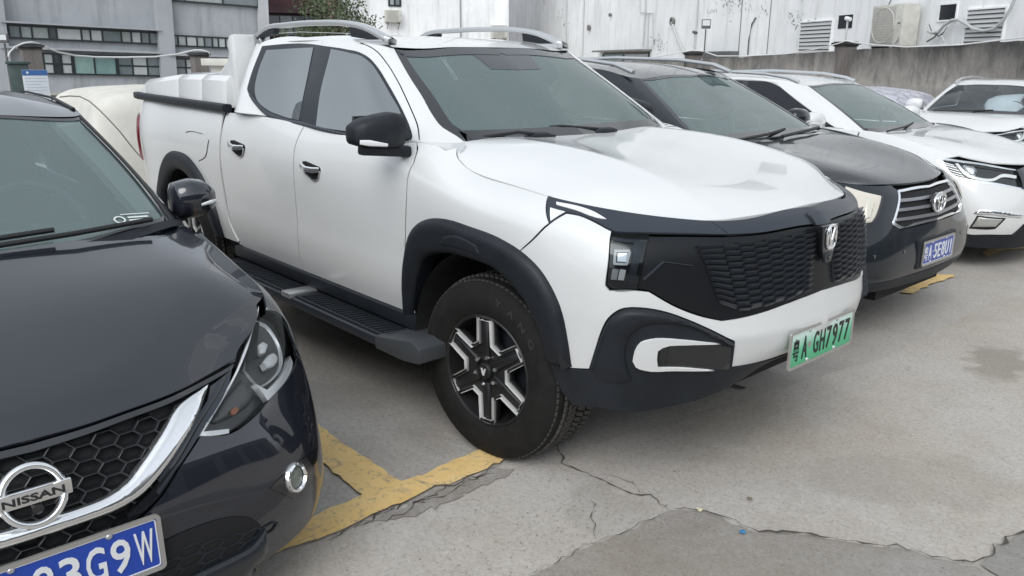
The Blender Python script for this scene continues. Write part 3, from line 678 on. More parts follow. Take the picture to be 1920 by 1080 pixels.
def wheel(car,x,y,r,rr,w,side,style='six',steer=0.,tread=True):
    """wheel part with tyre, rim face and nuts; side -1: outer face towards -y"""
    s=side
    M=Matrix.Translation((x,y,r))@Matrix.Rotation(steer,4,'Z')
    if s>0: M=M@Matrix.Rotation(math.pi,4,'Z')
    # local: outer face at y=0 side -y ; tyre spans y 0..w
    g=G(); g.lathe([(rr+.004,.012),(rr-.004,.004),(rr-.014,.010),(rr-.020,.05),(rr-.035,.10),(rr-.035,w-.02),(rr,w-.01)],48)
    W_=link('wheel',g.mesh('wheel',True,40),car.root,RIMBLACK); W_.matrix_local=M
    t=G(); sh=.030
    prof=[(rr-.006,.012),(rr+.006,.004),(rr+.02,-.004),(rr+(r-rr)*.35,-.012),(rr+(r-rr)*.62,-.010),(r-.035,.000),(r-.018,.008),(r-.008,.020),(r-.002,.034),(r,.055)]
    if tread:
        # circumferential grooves
        for c in (.28,.5,.72):
            prof+=[(r,w*c-.005),(r-.008,w*c-.004),(r-.008,w*c+.004),(r,w*c+.005)]
    prof+=[(r,w-.055),(r-.004,w-.03),(r-.02,w-.004),(rr+.03,w+.01),(rr-.004,w-.01)]
    t.lathe(prof,72); ty=link('tyre',t.mesh('tyre',True,28),W_,RUBBER)
    if tread:
        tb=G(); nb=88
        for k in range(nb):
            a=2*math.pi*k/nb
            for j,(c0,c1,off,sk) in enumerate(((.018,.050,0,.0),(.056,w*.28-.007,.5,.3),(w*.28+.008,w*.5-.007,.0,.4),(w*.5+.007,w*.72-.008,.5,-.4),(w*.72+.008,w-.03,.0,-.3))):
                aa=a+off*2*math.pi/nb; da=2*math.pi/nb*.36; V=[]
                for (rad) in ((r-.012 if j==0 else r-.002),(r-.001 if j==0 else r+.009)):
                    for (cc,ss) in ((c0,-1),(c1,-1),(c1,1),(c0,1)):
                        th=aa+ss*da+sk*(cc-(c0+c1)/2)*3; rad2=rad-(.006 if (j==0 and cc==c0) else 0)
                        V.append((rad2*math.cos(th),cc,rad2*math.sin(th)))
                tb.add(V,[(0,3,2,1),(4,5,6,7),(0,1,5,4),(1,2,6,5),(2,3,7,6),(3,0,4,7)])
        link('tread',tb.mesh('tread'),W_,TREAD,kind='stuff')
    # brake disc and hub
    b=G(); b.lathe([(0,.10),(.150,.10),(.165,.12),(0,.12)],32); link('brake_disc',b.mesh('brake_disc',True),W_,SATIN)
    if style=='six':
        star=star_rim(6,rr-.006,10.5,.128,21,92)
        f=G(); f.prism(star,.020,.055); link('spoke_face',f.bevel('spoke_face',.004,1),W_,RIMBLACK)
        # raised inner ridges on each arm
        q=G()
        for k in range(6):
            p=R(92+60*k); Mx=Matrix.Rotation(-p,4,'Y')
            q.box(.06,rr-.03,-.004,.016,-.009,.009,M=Matrix.Translation((0,.014,0))@Mx) if False else q.add([tuple(Mx@Vector(v)) for v in ((.05,.004,-.016),(rr-.02,.012,-.010),(rr-.02,.012,.010),(.05,.004,.016),(.05,.024,-.024),(rr-.02,.024,-.018),(rr-.02,.024,.018),(.05,.024,.024))],[(0,1,2,3),(4,7,6,5),(0,4,5,1),(1,5,6,2),(2,6,7,3),(3,7,4,0)])
        link('spoke_rib',q.bevel('spoke_rib',.002,1),W_,RIMBLACK)
        link('machined_edge',ribbon(star,.0145,.006,.021).bevel('machined_edge',.0015,1),W_,BRIGHT)
        h=G(); h.lathe([(0,-.004),(.030,-.003),(.034,.002),(.036,.02)],32); link('hub_cap',h.mesh('hub_cap',True),W_,RIMBLACK)
        e=G(); e.prism([(-.014,.014),(-.006,.014),(0,-.006),(.006,.014),(.014,.014),(.004,-.016),(-.004,-.016)],-.007,-.003); link('hub_emblem',e.mesh('hub_emblem'),W_,BRIGHT)
        for k in range(6):
            a=R(20+60*k); n=G(); n.lathe([(0,-.006),(.006,-.006),(.009,.0),(.0095,.02)],6); link('lug_nut',n.mesh('lug_nut'),W_,CHROME,loc=(.060*math.cos(a),.004,.060*math.sin(a)))
    else:
        for k in range(5):
            p=R(90+72*k); q=G(); Mx=Matrix.Rotation(-p,4,'Y')
            for d in (-.028,.028):
                q.add([tuple(Mx@Vector(v)) for v in ((.03,.01,d*.5-.012),(rr-.012,.02,d*1.6-.011),(rr-.012,.02,d*1.6+.011),(.03,.01,d*.5+.012),(.03,.05,d*.5-.014),(rr-.012,.05,d*1.6-.013),(rr-.012,.05,d*1.6+.013),(.03,.05,d*.5+.014))],[(0,1,2,3),(4,7,6,5),(0,4,5,1),(1,5,6,2),(2,6,7,3),(3,7,4,0)])
            link('spoke',q.bevel('spoke',.003,1),W_,SILVER)
        h=G(); h.lathe([(0,.0),(.030,.001),(.05,.012),(.055,.04)],24); link('hub_cap',h.mesh('hub_cap',True),W_,SILVER)
    return W_
def arch_liner(car,x,y,rad,depth=.33,z=.38,mirror=True):
    g=G(); n=20; V=[];F=[]
    for i in range(n+1):
        a=R(14+168*i/n); 
        for yy in (y,y*(1-depth/abs(y))): V.append((x+rad*math.cos(a),yy,z+rad*math.sin(a)))
    for i in range(n): F.append((2*i,2*i+1,2*i+3,2*i+2))
    V2=[(x+rad*math.cos(R(14+168*i/n)),y*(1-depth/abs(y)),z+rad*math.sin(R(14+168*i/n))) for i in range(n+1)]
    g.add(V,F); g.add(V2,[tuple(range(n+1))])
    car.add('wheel_well',g,LINER,mirror=mirror)
def ellipsoid_loft(rings,n=20,e=.7):
    """rings: list of (center xyz, half width vec, half height vec) -> closed smooth shell"""
    g=G();V=[];F=[]
    for c,u,v in rings:
        c,u,v=map(np.array,(c,u,v))
        for k in range(n):
            th=2*math.pi*k/n; cc,ss=math.cos(th),math.sin(th)
            V.append(c+u*math.copysign(abs(cc)**e,cc)+v*math.copysign(abs(ss)**e,ss))
    m=len(rings)
    for i in range(m-1):
        for k in range(n): F.append((i*n+k,i*n+(k+1)%n,(i+1)*n+(k+1)%n,(i+1)*n+k))
    F.append(tuple(range(n-1,-1,-1)));F.append(tuple((m-1)*n+k for k in range(n)))
    g.add(V,F); return g
def seat(car,x,y,z,mat,headrest=True):
    g=ellipsoid_loft([((x,y,z),(.02,0,0),(0,.22,0)),((x,y,z+.05),(.24,0,0),(0,.25,0)),((x,y,z+.14),(.25,0,0),(0,.25,0)),((x,y,z+.17),(.18,0,0),(0,.2,0))],16)
    s_=link('seat',g.mesh('seat',True,60),car.root,mat)
    b=ellipsoid_loft([((x-.2,y,z+.12),(.07,0,0),(0,.22,0)),((x-.24,y,z+.35),(.08,0,0),(0,.25,0)),((x-.3,y,z+.62),(.06,0,0),(0,.21,0)),((x-.32,y,z+.70),(.03,0,0),(0,.15,0))],16)
    link('backrest',b.mesh('backrest',True,60),s_,mat)
    if headrest:
        h=ellipsoid_loft([((x-.33,y,z+.71),(.02,0,0),(0,.1,0)),((x-.33,y,z+.75),(.05,0,0),(0,.13,0)),((x-.34,y,z+.86),(.05,0,0),(0,.12,0)),((x-.34,y,z+.90),(.02,0,0),(0,.08,0))],14)
        link('headrest',h.mesh('headrest',True,60),s_,mat)
def steering(car,x,y,z,mat,r=.185,tilt=25):
    g=G(); P=[]
    for i in range(33):
        a=2*math.pi*i/32; v=Matrix.Rotation(R(-tilt),4,'Y')@Vector((0,r*math.cos(a),r*math.sin(a))); P.append((x+v.x,y+v.y,z+v.z))
    g.tube(P,.016,8,cap=False)
    g.tube([(x,y-r,z),(x+.02,y,z-.01),(x,y+r,z)],.018,6); g.tube([(x+.02,y,z),(x+.4,y,z-.18)],.04,8)
    link('steering_wheel',g.mesh('steering_wheel',True,50),car.root,mat)

# ---------------------------------------------------------------- buildings behind the lot
PLN={'L': [[-42.069, 8.8257, 1.812], [0.0371, 0.9989, -0.0274], [0.001, 0.0273, 0.9996], [0.9993, -0.0371, 0.0]], 'B': [[-6.5781, 17.7112, 2.4577], [0.8766, -0.4813, 0.0003], [-0.0003, 0.0002, 1.0], [-0.4813, -0.8766, -0.0]], 'A': [[-34.8632, 24.0448, 3.8735], [0.3624, 0.932, 0.0013], [-0.0005, -0.0012, 1.0], [0.932, -0.3624, 0.0]], 'D': [[-52.7218, 25.4524, 4.5161], [0.3626, 0.9319, 0.0002], [-0.0001, -0.0002, 1.0], [0.9319, -0.3626, -0.0]]}
def frame(k):
    p,r,u,n=[Vector(v) for v in PLN[k]]; y=-n
    return Matrix(((r.x,y.x,u.x,p.x),(r.y,y.y,u.y,p.y),(r.z,y.z,u.z,p.z),(0,0,0,1)))
def wallmat(name,c,streak=.35,scale=.6,dcol=(.10,.11,.11),rough=.85,blot=.2):
    m,t,b=nodes(name); b.inputs['Roughness'].default_value=rough
    tc=t.nodes.new('ShaderNodeTexCoord'); mp=t.nodes.new('ShaderNodeMapping'); mp.inputs['Scale'].default_value=(1,1,.12); t.links.new(tc.outputs['Object'],mp.inputs[0])
    c1=mixc(t,ramp(t,noise(t,scale,5,.6),[(.35,0),(.7,1)]),tuple(v*.88 for v in c),tuple(min(v*1.06,.9) for v in c))
    c2=mixc(t,ramp(t,noise(t,scale*7,6,.7,mp.outputs[0]),[(.50,0),(.78,streak)]),c1,dcol)
    c3=mixc(t,ramp(t,noise(t,scale*1.7,7,.75,None,.5),[(.56,0),(.72,blot)]),c2,tuple(v*.45 for v in c))
    t.links.new(c3,b.inputs['Base Color']); bump(t,b,noise(t,scale*30,4,.6),.2,.01); return m
GREYW=wallmat('grey_render',(.35,.37,.39),.60,.30,(.13,.14,.14),.85,.35); GREYB=wallmat('grey_band',(.36,.375,.40),.15,.3); WHITEW=wallmat('white_wall',(.85,.865,.865),.42,.35,(.20,.20,.19),.85,.10)
WFR=simple('window_frame_dark',(.012,.02,.022),.4); 
def pane(name,c,rough=.12): return simple(name,c,rough,0,3,.15,0,.6)
PN=[pane('pane_curtain',(.30,.33,.32),.3),pane('pane_green',(.24,.36,.34)),pane('pane_grey',(.16,.19,.20)),pane('pane_dark',(.03,.04,.045)),pane('pane_pale',(.42,.45,.45),.4)]
def addp(par,name,g,mat,M=None,smooth=False,bev=None,sub=None):
    me=g.bevel(name,bev) if bev else g.mesh(name,smooth)
    return link(name,me,par,mat)
def window(par,x0,x1,z0,z1,splits,rows=1,depth=.12,rnd=None,mats=None,fr=.075,zl=None):
    """recessed frame plus panes; facade at y=0, building behind +y"""
    g=G(); d=.03
    zl_=zl or (lambda x,z:z)
    def q(x0,x1,z0,z1,y0,y1):
        V=[(x,y,zl_(x,z)) for z in (z0,z1) for (x,y) in ((x0,y0),(x1,y0),(x1,y1),(x0,y1))]
        g.add(V,[(0,3,2,1),(4,5,6,7),(0,1,5,4),(1,2,6,5),(2,3,7,6),(3,0,4,7)])
    q(x0,x1,z0,z0+fr,-.06,.06);q(x0,x1,z1-fr,z1,-.06,.06);q(x0,x0+fr,z0+fr,z1-fr,-.06,.06);q(x1-fr,x1,z0+fr,z1-fr,-.06,.06)
    xs=[x0]+[x0+(x1-x0)*s for s in splits]+[x1]
    for x in xs[1:-1]: q(x-fr/2,x+fr/2,z0+fr,z1-fr,-.055,.055)
    for k in range(1,rows): zz=z0+(z1-z0)*k/rows; q(x0+fr,x1-fr,zz-fr/2,zz+fr/2,-.05,.05)
    w=addp(par,'window',g,WFR)
    for i in range(len(xs)-1):
        for k in range(rows):
            za=z0+(z1-z0)*k/rows; zb=z0+(z1-z0)*(k+1)/rows; gg=G(); a,b=xs[i],xs[i+1]
            gg.add([(a,-.02,zl_(a,za)),(b,-.02,zl_(b,za)),(b,-.02,zl_(b,zb)),(a,-.02,zl_(a,zb))],[(0,1,2,3)])
            link('pane',gg.mesh('pane'),w,(mats[i%len(mats)] if mats else (rnd.choice(PN))))
    return w
# grey block on the left
bl=thing('office_block','long grey rendered block with dark ribbon windows and drawn curtains','building'); bl.matrix_world=frame('L')
Lp=lambda L:L
q=[(-3.160,1.175),(3.502,1.149),(3.478,0.523),(-3.123,0.568),(4.024,1.098),(7.243,1.070),(7.208,0.490),(4.005,0.519),(-1.880,0.003),(3.562,-0.078),(3.513,-1.034),(-1.898,-1.020),(4.068,-0.061),(5.432,-0.068),(5.363,-1.052),(3.996,-0.997),(3.943,3.109),(8.882,3.342),(8.851,2.763),(3.962,2.675),(-3.940,2.157),(9.356,3.158)]
g=G(); g.box(-40,q[21][0],.10,12,-6,10); addp(bl,'wall',g,GREYW)
xa,xb=[(3.399,1.170),(4.165,1.210)]
g=G(); g.box(xa[0],xb[0],-.35,.12,-6,10); addp(bl,'column',g,GREYB)
xa,xb=[(8.825,2.291),(9.283,2.320)]
g=G(); g.box(xa[0],xb[0],-.35,.12,-6,10); addp(bl,'column',g,wallmat('column_light',(.50,.51,.53),.1))
xa,xb=[(-3.769,0.793),(-3.243,0.820)]
g=G(); g.box(xa[0],xb[0],-.35,.12,-6,10); addp(bl,'column',g,GREYB)
rw=random.Random(4)
def skew(a,b): return lambda x,z:z
window(bl,q[0][0],q[1][0],(q[3][1]+q[2][1])/2,(q[0][1]+q[1][1])/2,[.075,.145,.25,.30,.46,.52,.60,.73,.80,.87,.93],1,mats=[PN[2],PN[0],PN[0],PN[3],PN[4],PN[0],PN[4],PN[2],PN[0],PN[4],PN[2]])
window(bl,q[4][0],q[5][0],(q[6][1]+q[7][1])/2,(q[4][1]+q[5][1])/2,[.13,.26,.43,.55,.68,.78,.90],1,mats=[PN[2],PN[0],PN[4],PN[0]])
z0=(q[10][1]+q[11][1])/2; z1=(q[8][1]+q[9][1])/2; x0=q[8][0]; x1=q[9][0]; L_=x1-x0
window(bl,x0,x0+L_*.235,z0,z1,[.35,.62],2,mats=[PN[4],PN[3],PN[4]])
window(bl,x0+L_*.237,x0+L_*.60,z0,z1,[.48],1,mats=[PN[1],pane('pane_teal',(.19,.30,.295))])
window(bl,x0+L_*.602,x1,z0,z1,[.33,.66],2,mats=[PN[2],PN[4],PN[2]])
window(bl,q[12][0],q[13][0],(q[14][1]+q[15][1])/2,(q[12][1]+q[13][1])/2,[.5],2,mats=[PN[2],PN[4]])
window(bl,q[16][0],q[17][0],(q[18][1]+q[19][1])/2,(q[16][1]+q[17][1])/2+.6,[.2,.6],1,mats=[PN[2],PN[0]])
l1=[(-3.283,0.090),(3.418,0.101),(7.181,0.046)]
for (a,b,z,h) in ((l1[0][0],l1[1][0],l1[1][1],.10),(q[0][0],q[1][0],(q[0][1]+q[1][1])/2+.06,.08),(q[12][0],l1[2][0]+.5,l1[2][1],.1)):
    g=G(); g.box(a-.3,b,-.45,.09,z,z+h); addp(bl,'ledge',g,GREYB)
# dark red shop front and pink house far behind
rd=thing('shop_building','dark maroon building with shop windows beyond the end of the grey block','building'); rd.matrix_world=frame('D')
q=[(-1.735,2.398),(2.209,2.545),(2.009,-1.039),(-1.992,-1.107),(-1.799,0.064),(1.852,0.151),(1.804,-0.680),(-1.858,-0.750)]
g=G(); g.box(q[0][0]-1,q[1][0],.1,8,-4,q[0][1]); addp(rd,'wall',g,simple('maroon_wall',(.085,.035,.042),.7,0,.8,.4))
window(rd,q[4][0],q[5][0]-.2,q[7][1]-.6,q[4][1],[.25,.5,.75],1,mats=[PN[3],PN[2]])
g=G(); g.box(q[4][0],q[5][0],-.5,.1,q[4][1]+.1,q[4][1]+.5); addp(rd,'awning',g,simple('maroon_awning',(.06,.028,.035),.6))
pk=thing('house','pink rendered house half hidden behind the tree','building'); pk.matrix_world=frame('D')
q=[(2.209,2.545),(5.613,-0.979),(3.953,0.745),(5.062,-0.177)]
g=G(); g.box(q[0][0]+.02,q[1][0]+2,-2,6,-4,q[0][1]); addp(pk,'wall',g,wallmat('pink_render',(.42,.22,.22),.3,.4))
g=G(); g.box(q[2][0],q[3][0],-2.08,-1.98,q[3][1],q[2][1]); addp(pk,'window',g,PN[3])
# white block at centre
wa=thing('white_block','plain white rendered block with a small window and a wall-mounted air conditioner','building'); wa.matrix_world=frame('A')
q=[(-3.054,2.282),(3.311,-0.766),(-2.068,1.120),(-1.378,0.505),(-2.093,0.433),(1.848,0.041),(4.185,-0.188)]
g=G(); g.box(q[0][0],q[6][0]+.5,0,9,-5,18); addp(wa,'wall',g,WHITEW)
window(wa,q[2][0],q[3][0],q[4][1],q[2][1],[.5],1,fr=.09,mats=[PN[0],PN[2]])
g=G(); g.box(q[5][0],q[5][0]+.06,-.08,0,-5,9); addp(wa,'pipe',g,simple('pipe_grey',(.30,.31,.31),.6))
ACW=simple('ac_shell',(.56,.55,.50),.5,0,6,.15); ACD=simple('ac_grille',(.17,.17,.16),.6)
def ac_unit(M,w,h,d,label,face='front',grp=None,lab2=None):
    t=thing('air_conditioner',label,'air conditioner'); t.matrix_world=M
    g=G(); g.box(0,w,-d,0,0,h); link('casing',g.bevel('casing',.012),t,ACW)
    cx=w*.40; r=min(h*.44,w*.36)
    P=[(cx+r*math.cos(a),-d-.012,h*.5+r*math.sin(a)) for a in np.linspace(0,2*math.pi,33)]
    g=G(); g.tube(P,.012,6,cap=False); f=link('fan_ring',g.mesh('fan_ring',True),t,ACW)
    g=G(); g.lathe([(0,-.003),(r,-.003)],28); V=[(v[0]+cx,v[1]-d-.001,v[2]+h*.5) for v in g.V]; g.V=V; link('fan_recess',g.mesh('fan_recess'),f,ACD)
    for k in range(-6,7):
        o=k*r/6.6; hl=math.sqrt(max(r*r-o*o,0)); 
        if hl<.03: continue
        g=G(); g.box(cx-hl,cx+hl,-d-.016,-d-.010,h*.5+o-.004,h*.5+o+.004); link('grille_wire',g.mesh('grille_wire'),f,ACW)
        g=G(); g.box(cx+o-.003,cx+o+.003,-d-.020,-d-.0165,h*.5-hl,h*.5+hl); link('grille_wire',g.mesh('grille_wire'),f,ACW)
    g=G(); g.box(w*.03,w*.77,-d-.010,-d-.001,h*.05,h*.95); link('front_panel',g.bevel('front_panel',.004),t,simple('ac_panel',(.40,.39,.36),.6) if 'ac_panel' not in MATS else MATS['ac_panel'])
    g=G(); g.box(w*.86,w*.95,-d-.004,-d,h*.52,h*.56); link('badge',g.mesh('badge'),t,ACD)
    g=G(); g.prism([(w*.84,h*.06),(w*.90,h*.10),(w*.97,h*.20),(w*.95,h*.10),(w*.88,h*.06)],-d-.004,-d); link('energy_sticker',g.mesh('energy_sticker'),t,ACD)
    for xx in (w*.12,w*.82):
        g=G(); g.box(xx,xx+.04,-d-.03,.0,-.05,-.004); g.tube([(xx+.02,-d,-.05),(xx+.02,-.0,-.32)],.014,6); link('bracket',g.mesh('bracket'),t,WFR,kind='stuff')
    return t
MA=frame('A'); q=[(-2.293,-0.371)]
ac_unit(MA@Matrix.Translation((q[0][0],-.0,q[0][1])),.85,.62,.42,'small air conditioner on brackets under the little window of the white block')
q=[(3.621,-1.099)]
ac_unit(MA@Matrix.Translation((q[0][0],-.0,q[0][1])),.9,.7,.35,'grey air conditioner low on the white wall behind the pickup roof rail')
# long white wall on the right
wb=thing('white_building','long white rendered building with louvres, vents, pipes and dark openings','building'); MB=frame('B'); wb.matrix_world=MB
g=G(); g.box(-46,8,0,9,-4,15); addp(wb,'wall',g,WHITEW)
PIPE=simple('pipe_white',(.48,.49,.49),.55); PIPED=simple('pipe_dark',(.10,.10,.10),.6)
def vpipe(q,r,mat=PIPE,z0=-1.5,z1=6): g=G(); g.tube([(q[0],-r-.01,z0),(q[0],-r-.01,z1)],r,8); addp(wb,'pipe',g,mat,smooth=True)
for q_,r in zip([(-46.736,1.676),(-28.598,1.025),(-25.418,0.911),(-11.567,0.604),(-8.210,0.464),(-6.354,0.386)],(.10,.05,.03,.028,.010,.010)): vpipe(q_,r,PIPE if r>.02 else PIPED)
for k in (2,5): window(wb,-30+k*5.4,-27.6+k*5.4,6.2,7.9,[.5],2,fr=.09,mats=[PN[3],PN[2]])
LV=[(-4.542,0.267),(-2.998,0.260),(-2.994,-0.538),(-4.444,-0.570),(1.953,0.260),(2.995,0.266),(3.084,-0.403),(2.010,-0.449)]
def louvre(x0,x1,z0,z1,n):
    g=G(); f=.03
    for a in ((x0-f,x1+f,z0-f,z0),(x0-f,x1+f,z1,z1+f),(x0-f,x0,z0,z1),(x1,x1+f,z0,z1)): g.box(a[0],a[1],-.06,0,a[2],a[3])
    o=addp(wb,'louvre',g,WHITEW); g=G(); g.box(x0,x1,-.012,-.002,z0,z1); link('louvre_back',g.mesh('louvre_back'),o,ACD)
    me=None
    for k in range(n):
        z=z0+(z1-z0)*(k+.5)/n; h=(z1-z0)/n
        if me is None: g=G(); g.prism([(-.052,-h*.42),(-.046,-h*.42),(-.014,h*.30),(-.020,h*.30)],x0+.002,x1-.002,axis='x'); me=g.mesh('slat')
        link('slat',me,o,PIPE,loc=(0,0,z))
louvre(LV[0][0],LV[1][0],(LV[2][1]+LV[3][1])/2-.25,(LV[0][1]+LV[1][1])/2,10)
louvre(LV[4][0],LV[5][0],(LV[6][1]+LV[7][1])/2-.15,(LV[4][1]+LV[5][1])/2,9)
HO=[(-2.758,0.401),(-2.144,0.371),(-2.079,0.034),(-2.691,0.055),(1.066,0.432),(1.577,0.413),(1.613,0.088),(1.100,0.110)]
for a in (0,4):
    x0,x1=HO[a][0],HO[a+1][0]; z1=(HO[a][1]+HO[a+1][1])/2; z0=(HO[a+2][1]+HO[a+3][1])/2
    g=G(); g.box(x0,x1,-.012,-.002,z0,z1); o=addp(wb,'wall_opening',g,simple('opening_dark',(.012,.014,.02),.25) if 'opening_dark' not in MATS else MATS['opening_dark'])
    if a:
        g=G(); f=.035
        for b in ((x0-f,x1+f,z0-f,z0),(x0-f,x1+f,z1,z1+f),(x0-f,x0,z0,z1),(x1,x1+f,z0,z1)): g.box(b[0],b[1],-.03,0,b[2],b[3])
        link('frame',g.mesh('frame'),o,WHITEW)
q=[(-0.554,-0.433),(0.898,-0.407)]
ac_unit(MB@Matrix.Translation((q[0][0],-.12,q[0][1]-.02)),1.12,.94,.45,'large cream air conditioner with round fan grille above the stained wall')
hz=[(0.927,-0.127),(1.075,-0.177),(1.273,-0.160),(1.411,-0.028),(1.631,0.076),(1.836,0.078),(2.073,-0.020),(2.292,-0.126),(2.597,-0.179),(2.875,-0.145),(3.076,0.014),(3.209,0.213),(3.317,0.510)]
def hose(L,r,name='hose',mat=PIPE,y=-.14): g=G(); Q=smooth_outline([(a,b) for a,b in L]+[(L[-1][0],L[-1][1]+3,1),(L[0][0],L[0][1]+3,1)],.08)[:]; Q=[p for p in Q if p[1]<=max(L[-1][1],L[0][1])+.02]; g.tube([(a,y,b) for a,b in L],r,8); addp(wb,name,g,mat,smooth=True)
hose(hz,.035); hose([(0.933,0.013),(1.075,-0.177),(1.292,-0.253),(1.439,-0.165)],.012,mat=PIPED); hose([(0.941,-0.361),(1.162,-0.273),(1.345,-0.105),(1.451,0.016)],.018,mat=PIPED)
hose([(1.482,-0.372),(1.388,-0.232),(1.514,-0.054)],.02); hose([(-1.233,-0.345),(-1.036,0.037),(-0.775,0.467),(-0.616,0.767)],.010,mat=PIPED,y=-.02); hose([(-7.523,-0.616),(-7.534,-0.146),(-7.410,0.348),(-7.203,0.536)],.022,mat=PIPED,y=-.04)
hose([(-17.386,1.838),(-17.304,1.218),(-15.843,1.101),(-15.644,-0.339)],.02,y=-.05); hose([(-16.706,1.792),(-16.678,1.143),(-16.737,-0.238)],.035,y=-.06); hose([(-16.316,1.125),(-16.242,-0.289)],.03,y=-.06)
hose([(-13.703,0.652),(-13.224,0.175),(-12.431,-0.494)],.045,mat=PIPE,y=-.10)
for q_,r in zip([(-24.322,0.819),(-21.101,1.293),(-13.709,0.693)],(.16,.09,.17)):
    g=G(); g.lathe([(r*.7,-.02),(r,-.10),(r*.9,-.14),(r*.55,-.14),(r*.5,-.03),(0,-.03)],20); g.V=[(v[0]+q_[0],v[1],v[2]+q_[1]) for v in g.V]; addp(wb,'round_vent',g,ACD,smooth=True)
wq=[(-22.083,-0.368),(-16.060,-0.313),(-15.997,-0.773),(-22.037,-0.776),(-10.760,-0.563),(-8.195,-0.492),(-8.160,-0.699)]
window(wb,wq[0][0],wq[1][0],wq[2][1]-.5,(wq[0][1]+wq[1][1])/2-.12,[.48],1,fr=.08,mats=[PN[1],PN[2]])
g=G(); g.box(wq[0][0]-.5,wq[1][0]+.2,-.45,0,(wq[0][1]+wq[1][1])/2-.08,(wq[0][1]+wq[1][1])/2); addp(wb,'window_canopy',g,ACD)
g=G(); g.box(wq[4][0],wq[5][0],-.35,0,wq[5][1]-.25,wq[5][1]); addp(wb,'window_canopy',g,PIPED)
# dirty run marks: ragged weeds and old fixings on the wall
WEED=simple('wall_weeds',(.10,.105,.09),.9)
g=G(); rw=random.Random(9)
for (a,b),n,s in zip([(-30.054,1.522),(-28.931,1.182),(-15.348,0.020),(-14.969,-0.262),(-6.869,0.729),(-4.972,0.449),(-4.649,0.241),(-9.074,1.157),(-8.131,1.064),(-33.737,2.849)],(30,20,40,40,12,26,18,40,30,40),(.5,.3,.35,.3,.3,.3,.3,.5,.4,.6)):
    for k in range(n):
        x=a+rw.gauss(0,s); z=b+rw.gauss(0,s*.45); r=rw.uniform(.02,.09); an=rw.uniform(0,3.14); 
        g.add([(x+r*math.cos(an),-.005-rw.random()*.08,z+r*math.sin(an)),(x-r*.3*math.sin(an),-.02,z+r*.3*math.cos(an)),(x-r*math.cos(an),-.005,z-r*math.sin(an))],[(0,1,2)])
o=link('wall_weeds',g.mesh('wall_weeds',fix=False),wb,WEED,kind='stuff')
sg=[(-10.831,0.977),(-10.008,0.825)]; me=text_mesh('faded_mark','UVI',abs(sg[1][0]-sg[0][0])*.9,abs(sg[1][1]-sg[0][1])*.9,.002); o=link('faded_mark',me,wb,PIPE); o.matrix_local=Matrix.Translation(((sg[0][0]+sg[1][0])/2,-.006,(sg[0][1]+sg[1][1])/2))@Matrix.Rotation(R(90),4,'X')
# ---------------------------------------------------------------- stained perimeter wall with capped piers
m,t,b=nodes('stained_wall'); b.inputs['Roughness'].default_value=.9
tc=t.nodes.new('ShaderNodeTexCoord'); mp=t.nodes.new('ShaderNodeMapping'); mp.inputs['Scale'].default_value=(1,1,.30); t.links.new(tc.outputs['Object'],mp.inputs[0])
c=mixc(t,ramp(t,noise(t,1.3,9,.75,None,.9),[(.30,0),(.70,1)]),(.20,.188,.172),(.42,.395,.365))
c=mixc(t,ramp(t,noise(t,2.6,8,.75,mp.outputs[0],.5),[(.48,0),(.70,.75)]),c,(.055,.052,.048))
c=mixc(t,ramp(t,noise(t,1.7,8,.75,mp.outputs[0],.6),[(.54,0),(.66,.7)]),c,(.46,.44,.41))
sp=t.nodes.new('ShaderNodeSeparateXYZ'); t.links.new(tc.outputs['Object'],sp.inputs[0])
grime=ramp(t,sp.outputs[2],[(0,0),(1,1)]); mr_=t.nodes.new('ShaderNodeMapRange'); mr_.inputs[1].default_value=1.15; mr_.inputs[2].default_value=1.95; t.links.new(sp.outputs[2],mr_.inputs[0])
ad=t.nodes.new('ShaderNodeMath'); ad.operation='MULTIPLY'; t.links.new(mr_.outputs[0],ad.inputs[0]); t.links.new(ramp(t,noise(t,4,5,.7,mp.outputs[0]),[(.25,.35),(.6,.95)]),ad.inputs[1])
c=mixc(t,ad.outputs[0],c,(.040,.040,.040))
t.links.new(c,b.inputs['Base Color']); bump(t,b,noise(t,22,6,.7),.6,.02); WALLM=m
pier=[(-17.162,1.213,1.885),(-19.032,5.411,1.767),(-12.388,17.235,1.907),(-7.083,15.816,2.085)]; ends=[(-6.892,15.912,1.909),(-2.212,14.066,2.040),(-7.195,15.759,1.872),(-12.216,17.360,1.671),(-12.534,17.128,1.669),(-17.437,16.837,1.563),(-21.519,7.259,1.493)]
PIERM=wallmat('pier_render',(.17,.155,.145),.6,1.2,(.05,.048,.045),.9,.3)
pw=thing('boundary_wall','weathered dark boundary wall with capped piers along the back of the lot','wall')
def seg(a,b,ztrim=0,name='wall_panel',th=.24):
    a=np.array(a);b=np.array(b); d=b-a; d[2]=0; d/=np.linalg.norm(d); n=np.array([-d[1],d[0],0])*th/2; V=[]; N_=24; F=[]
    for i in range(N_+1):
        p=a+(b-a)*i/N_; top=p[2]+random.uniform(-.008,.008)
        V+=[(p[0]-n[0],p[1]-n[1],0),(p[0]-n[0],p[1]-n[1],top),(p[0]+n[0],p[1]+n[1],top),(p[0]+n[0],p[1]+n[1],0)]
    for i in range(N_):
        o=4*i
        for k in range(4): F.append((o+k,o+(k+1)%4,o+4+(k+1)%4,o+4+k))
    F+=[(0,1,2,3),(4*N_+3,4*N_+2,4*N_+1,4*N_)]
    g=G(); g.add(V,F); o=addp(pw,name,g,WALLM); return o
seg(ends[0],ends[1]); seg(ends[3],ends[2]); seg(ends[5],ends[4])
lw=[(ends[6][0],ends[6][1],1.0),(pier[1][0],pier[1][1]+.3,.95)]; seg(lw[0],ends[5])
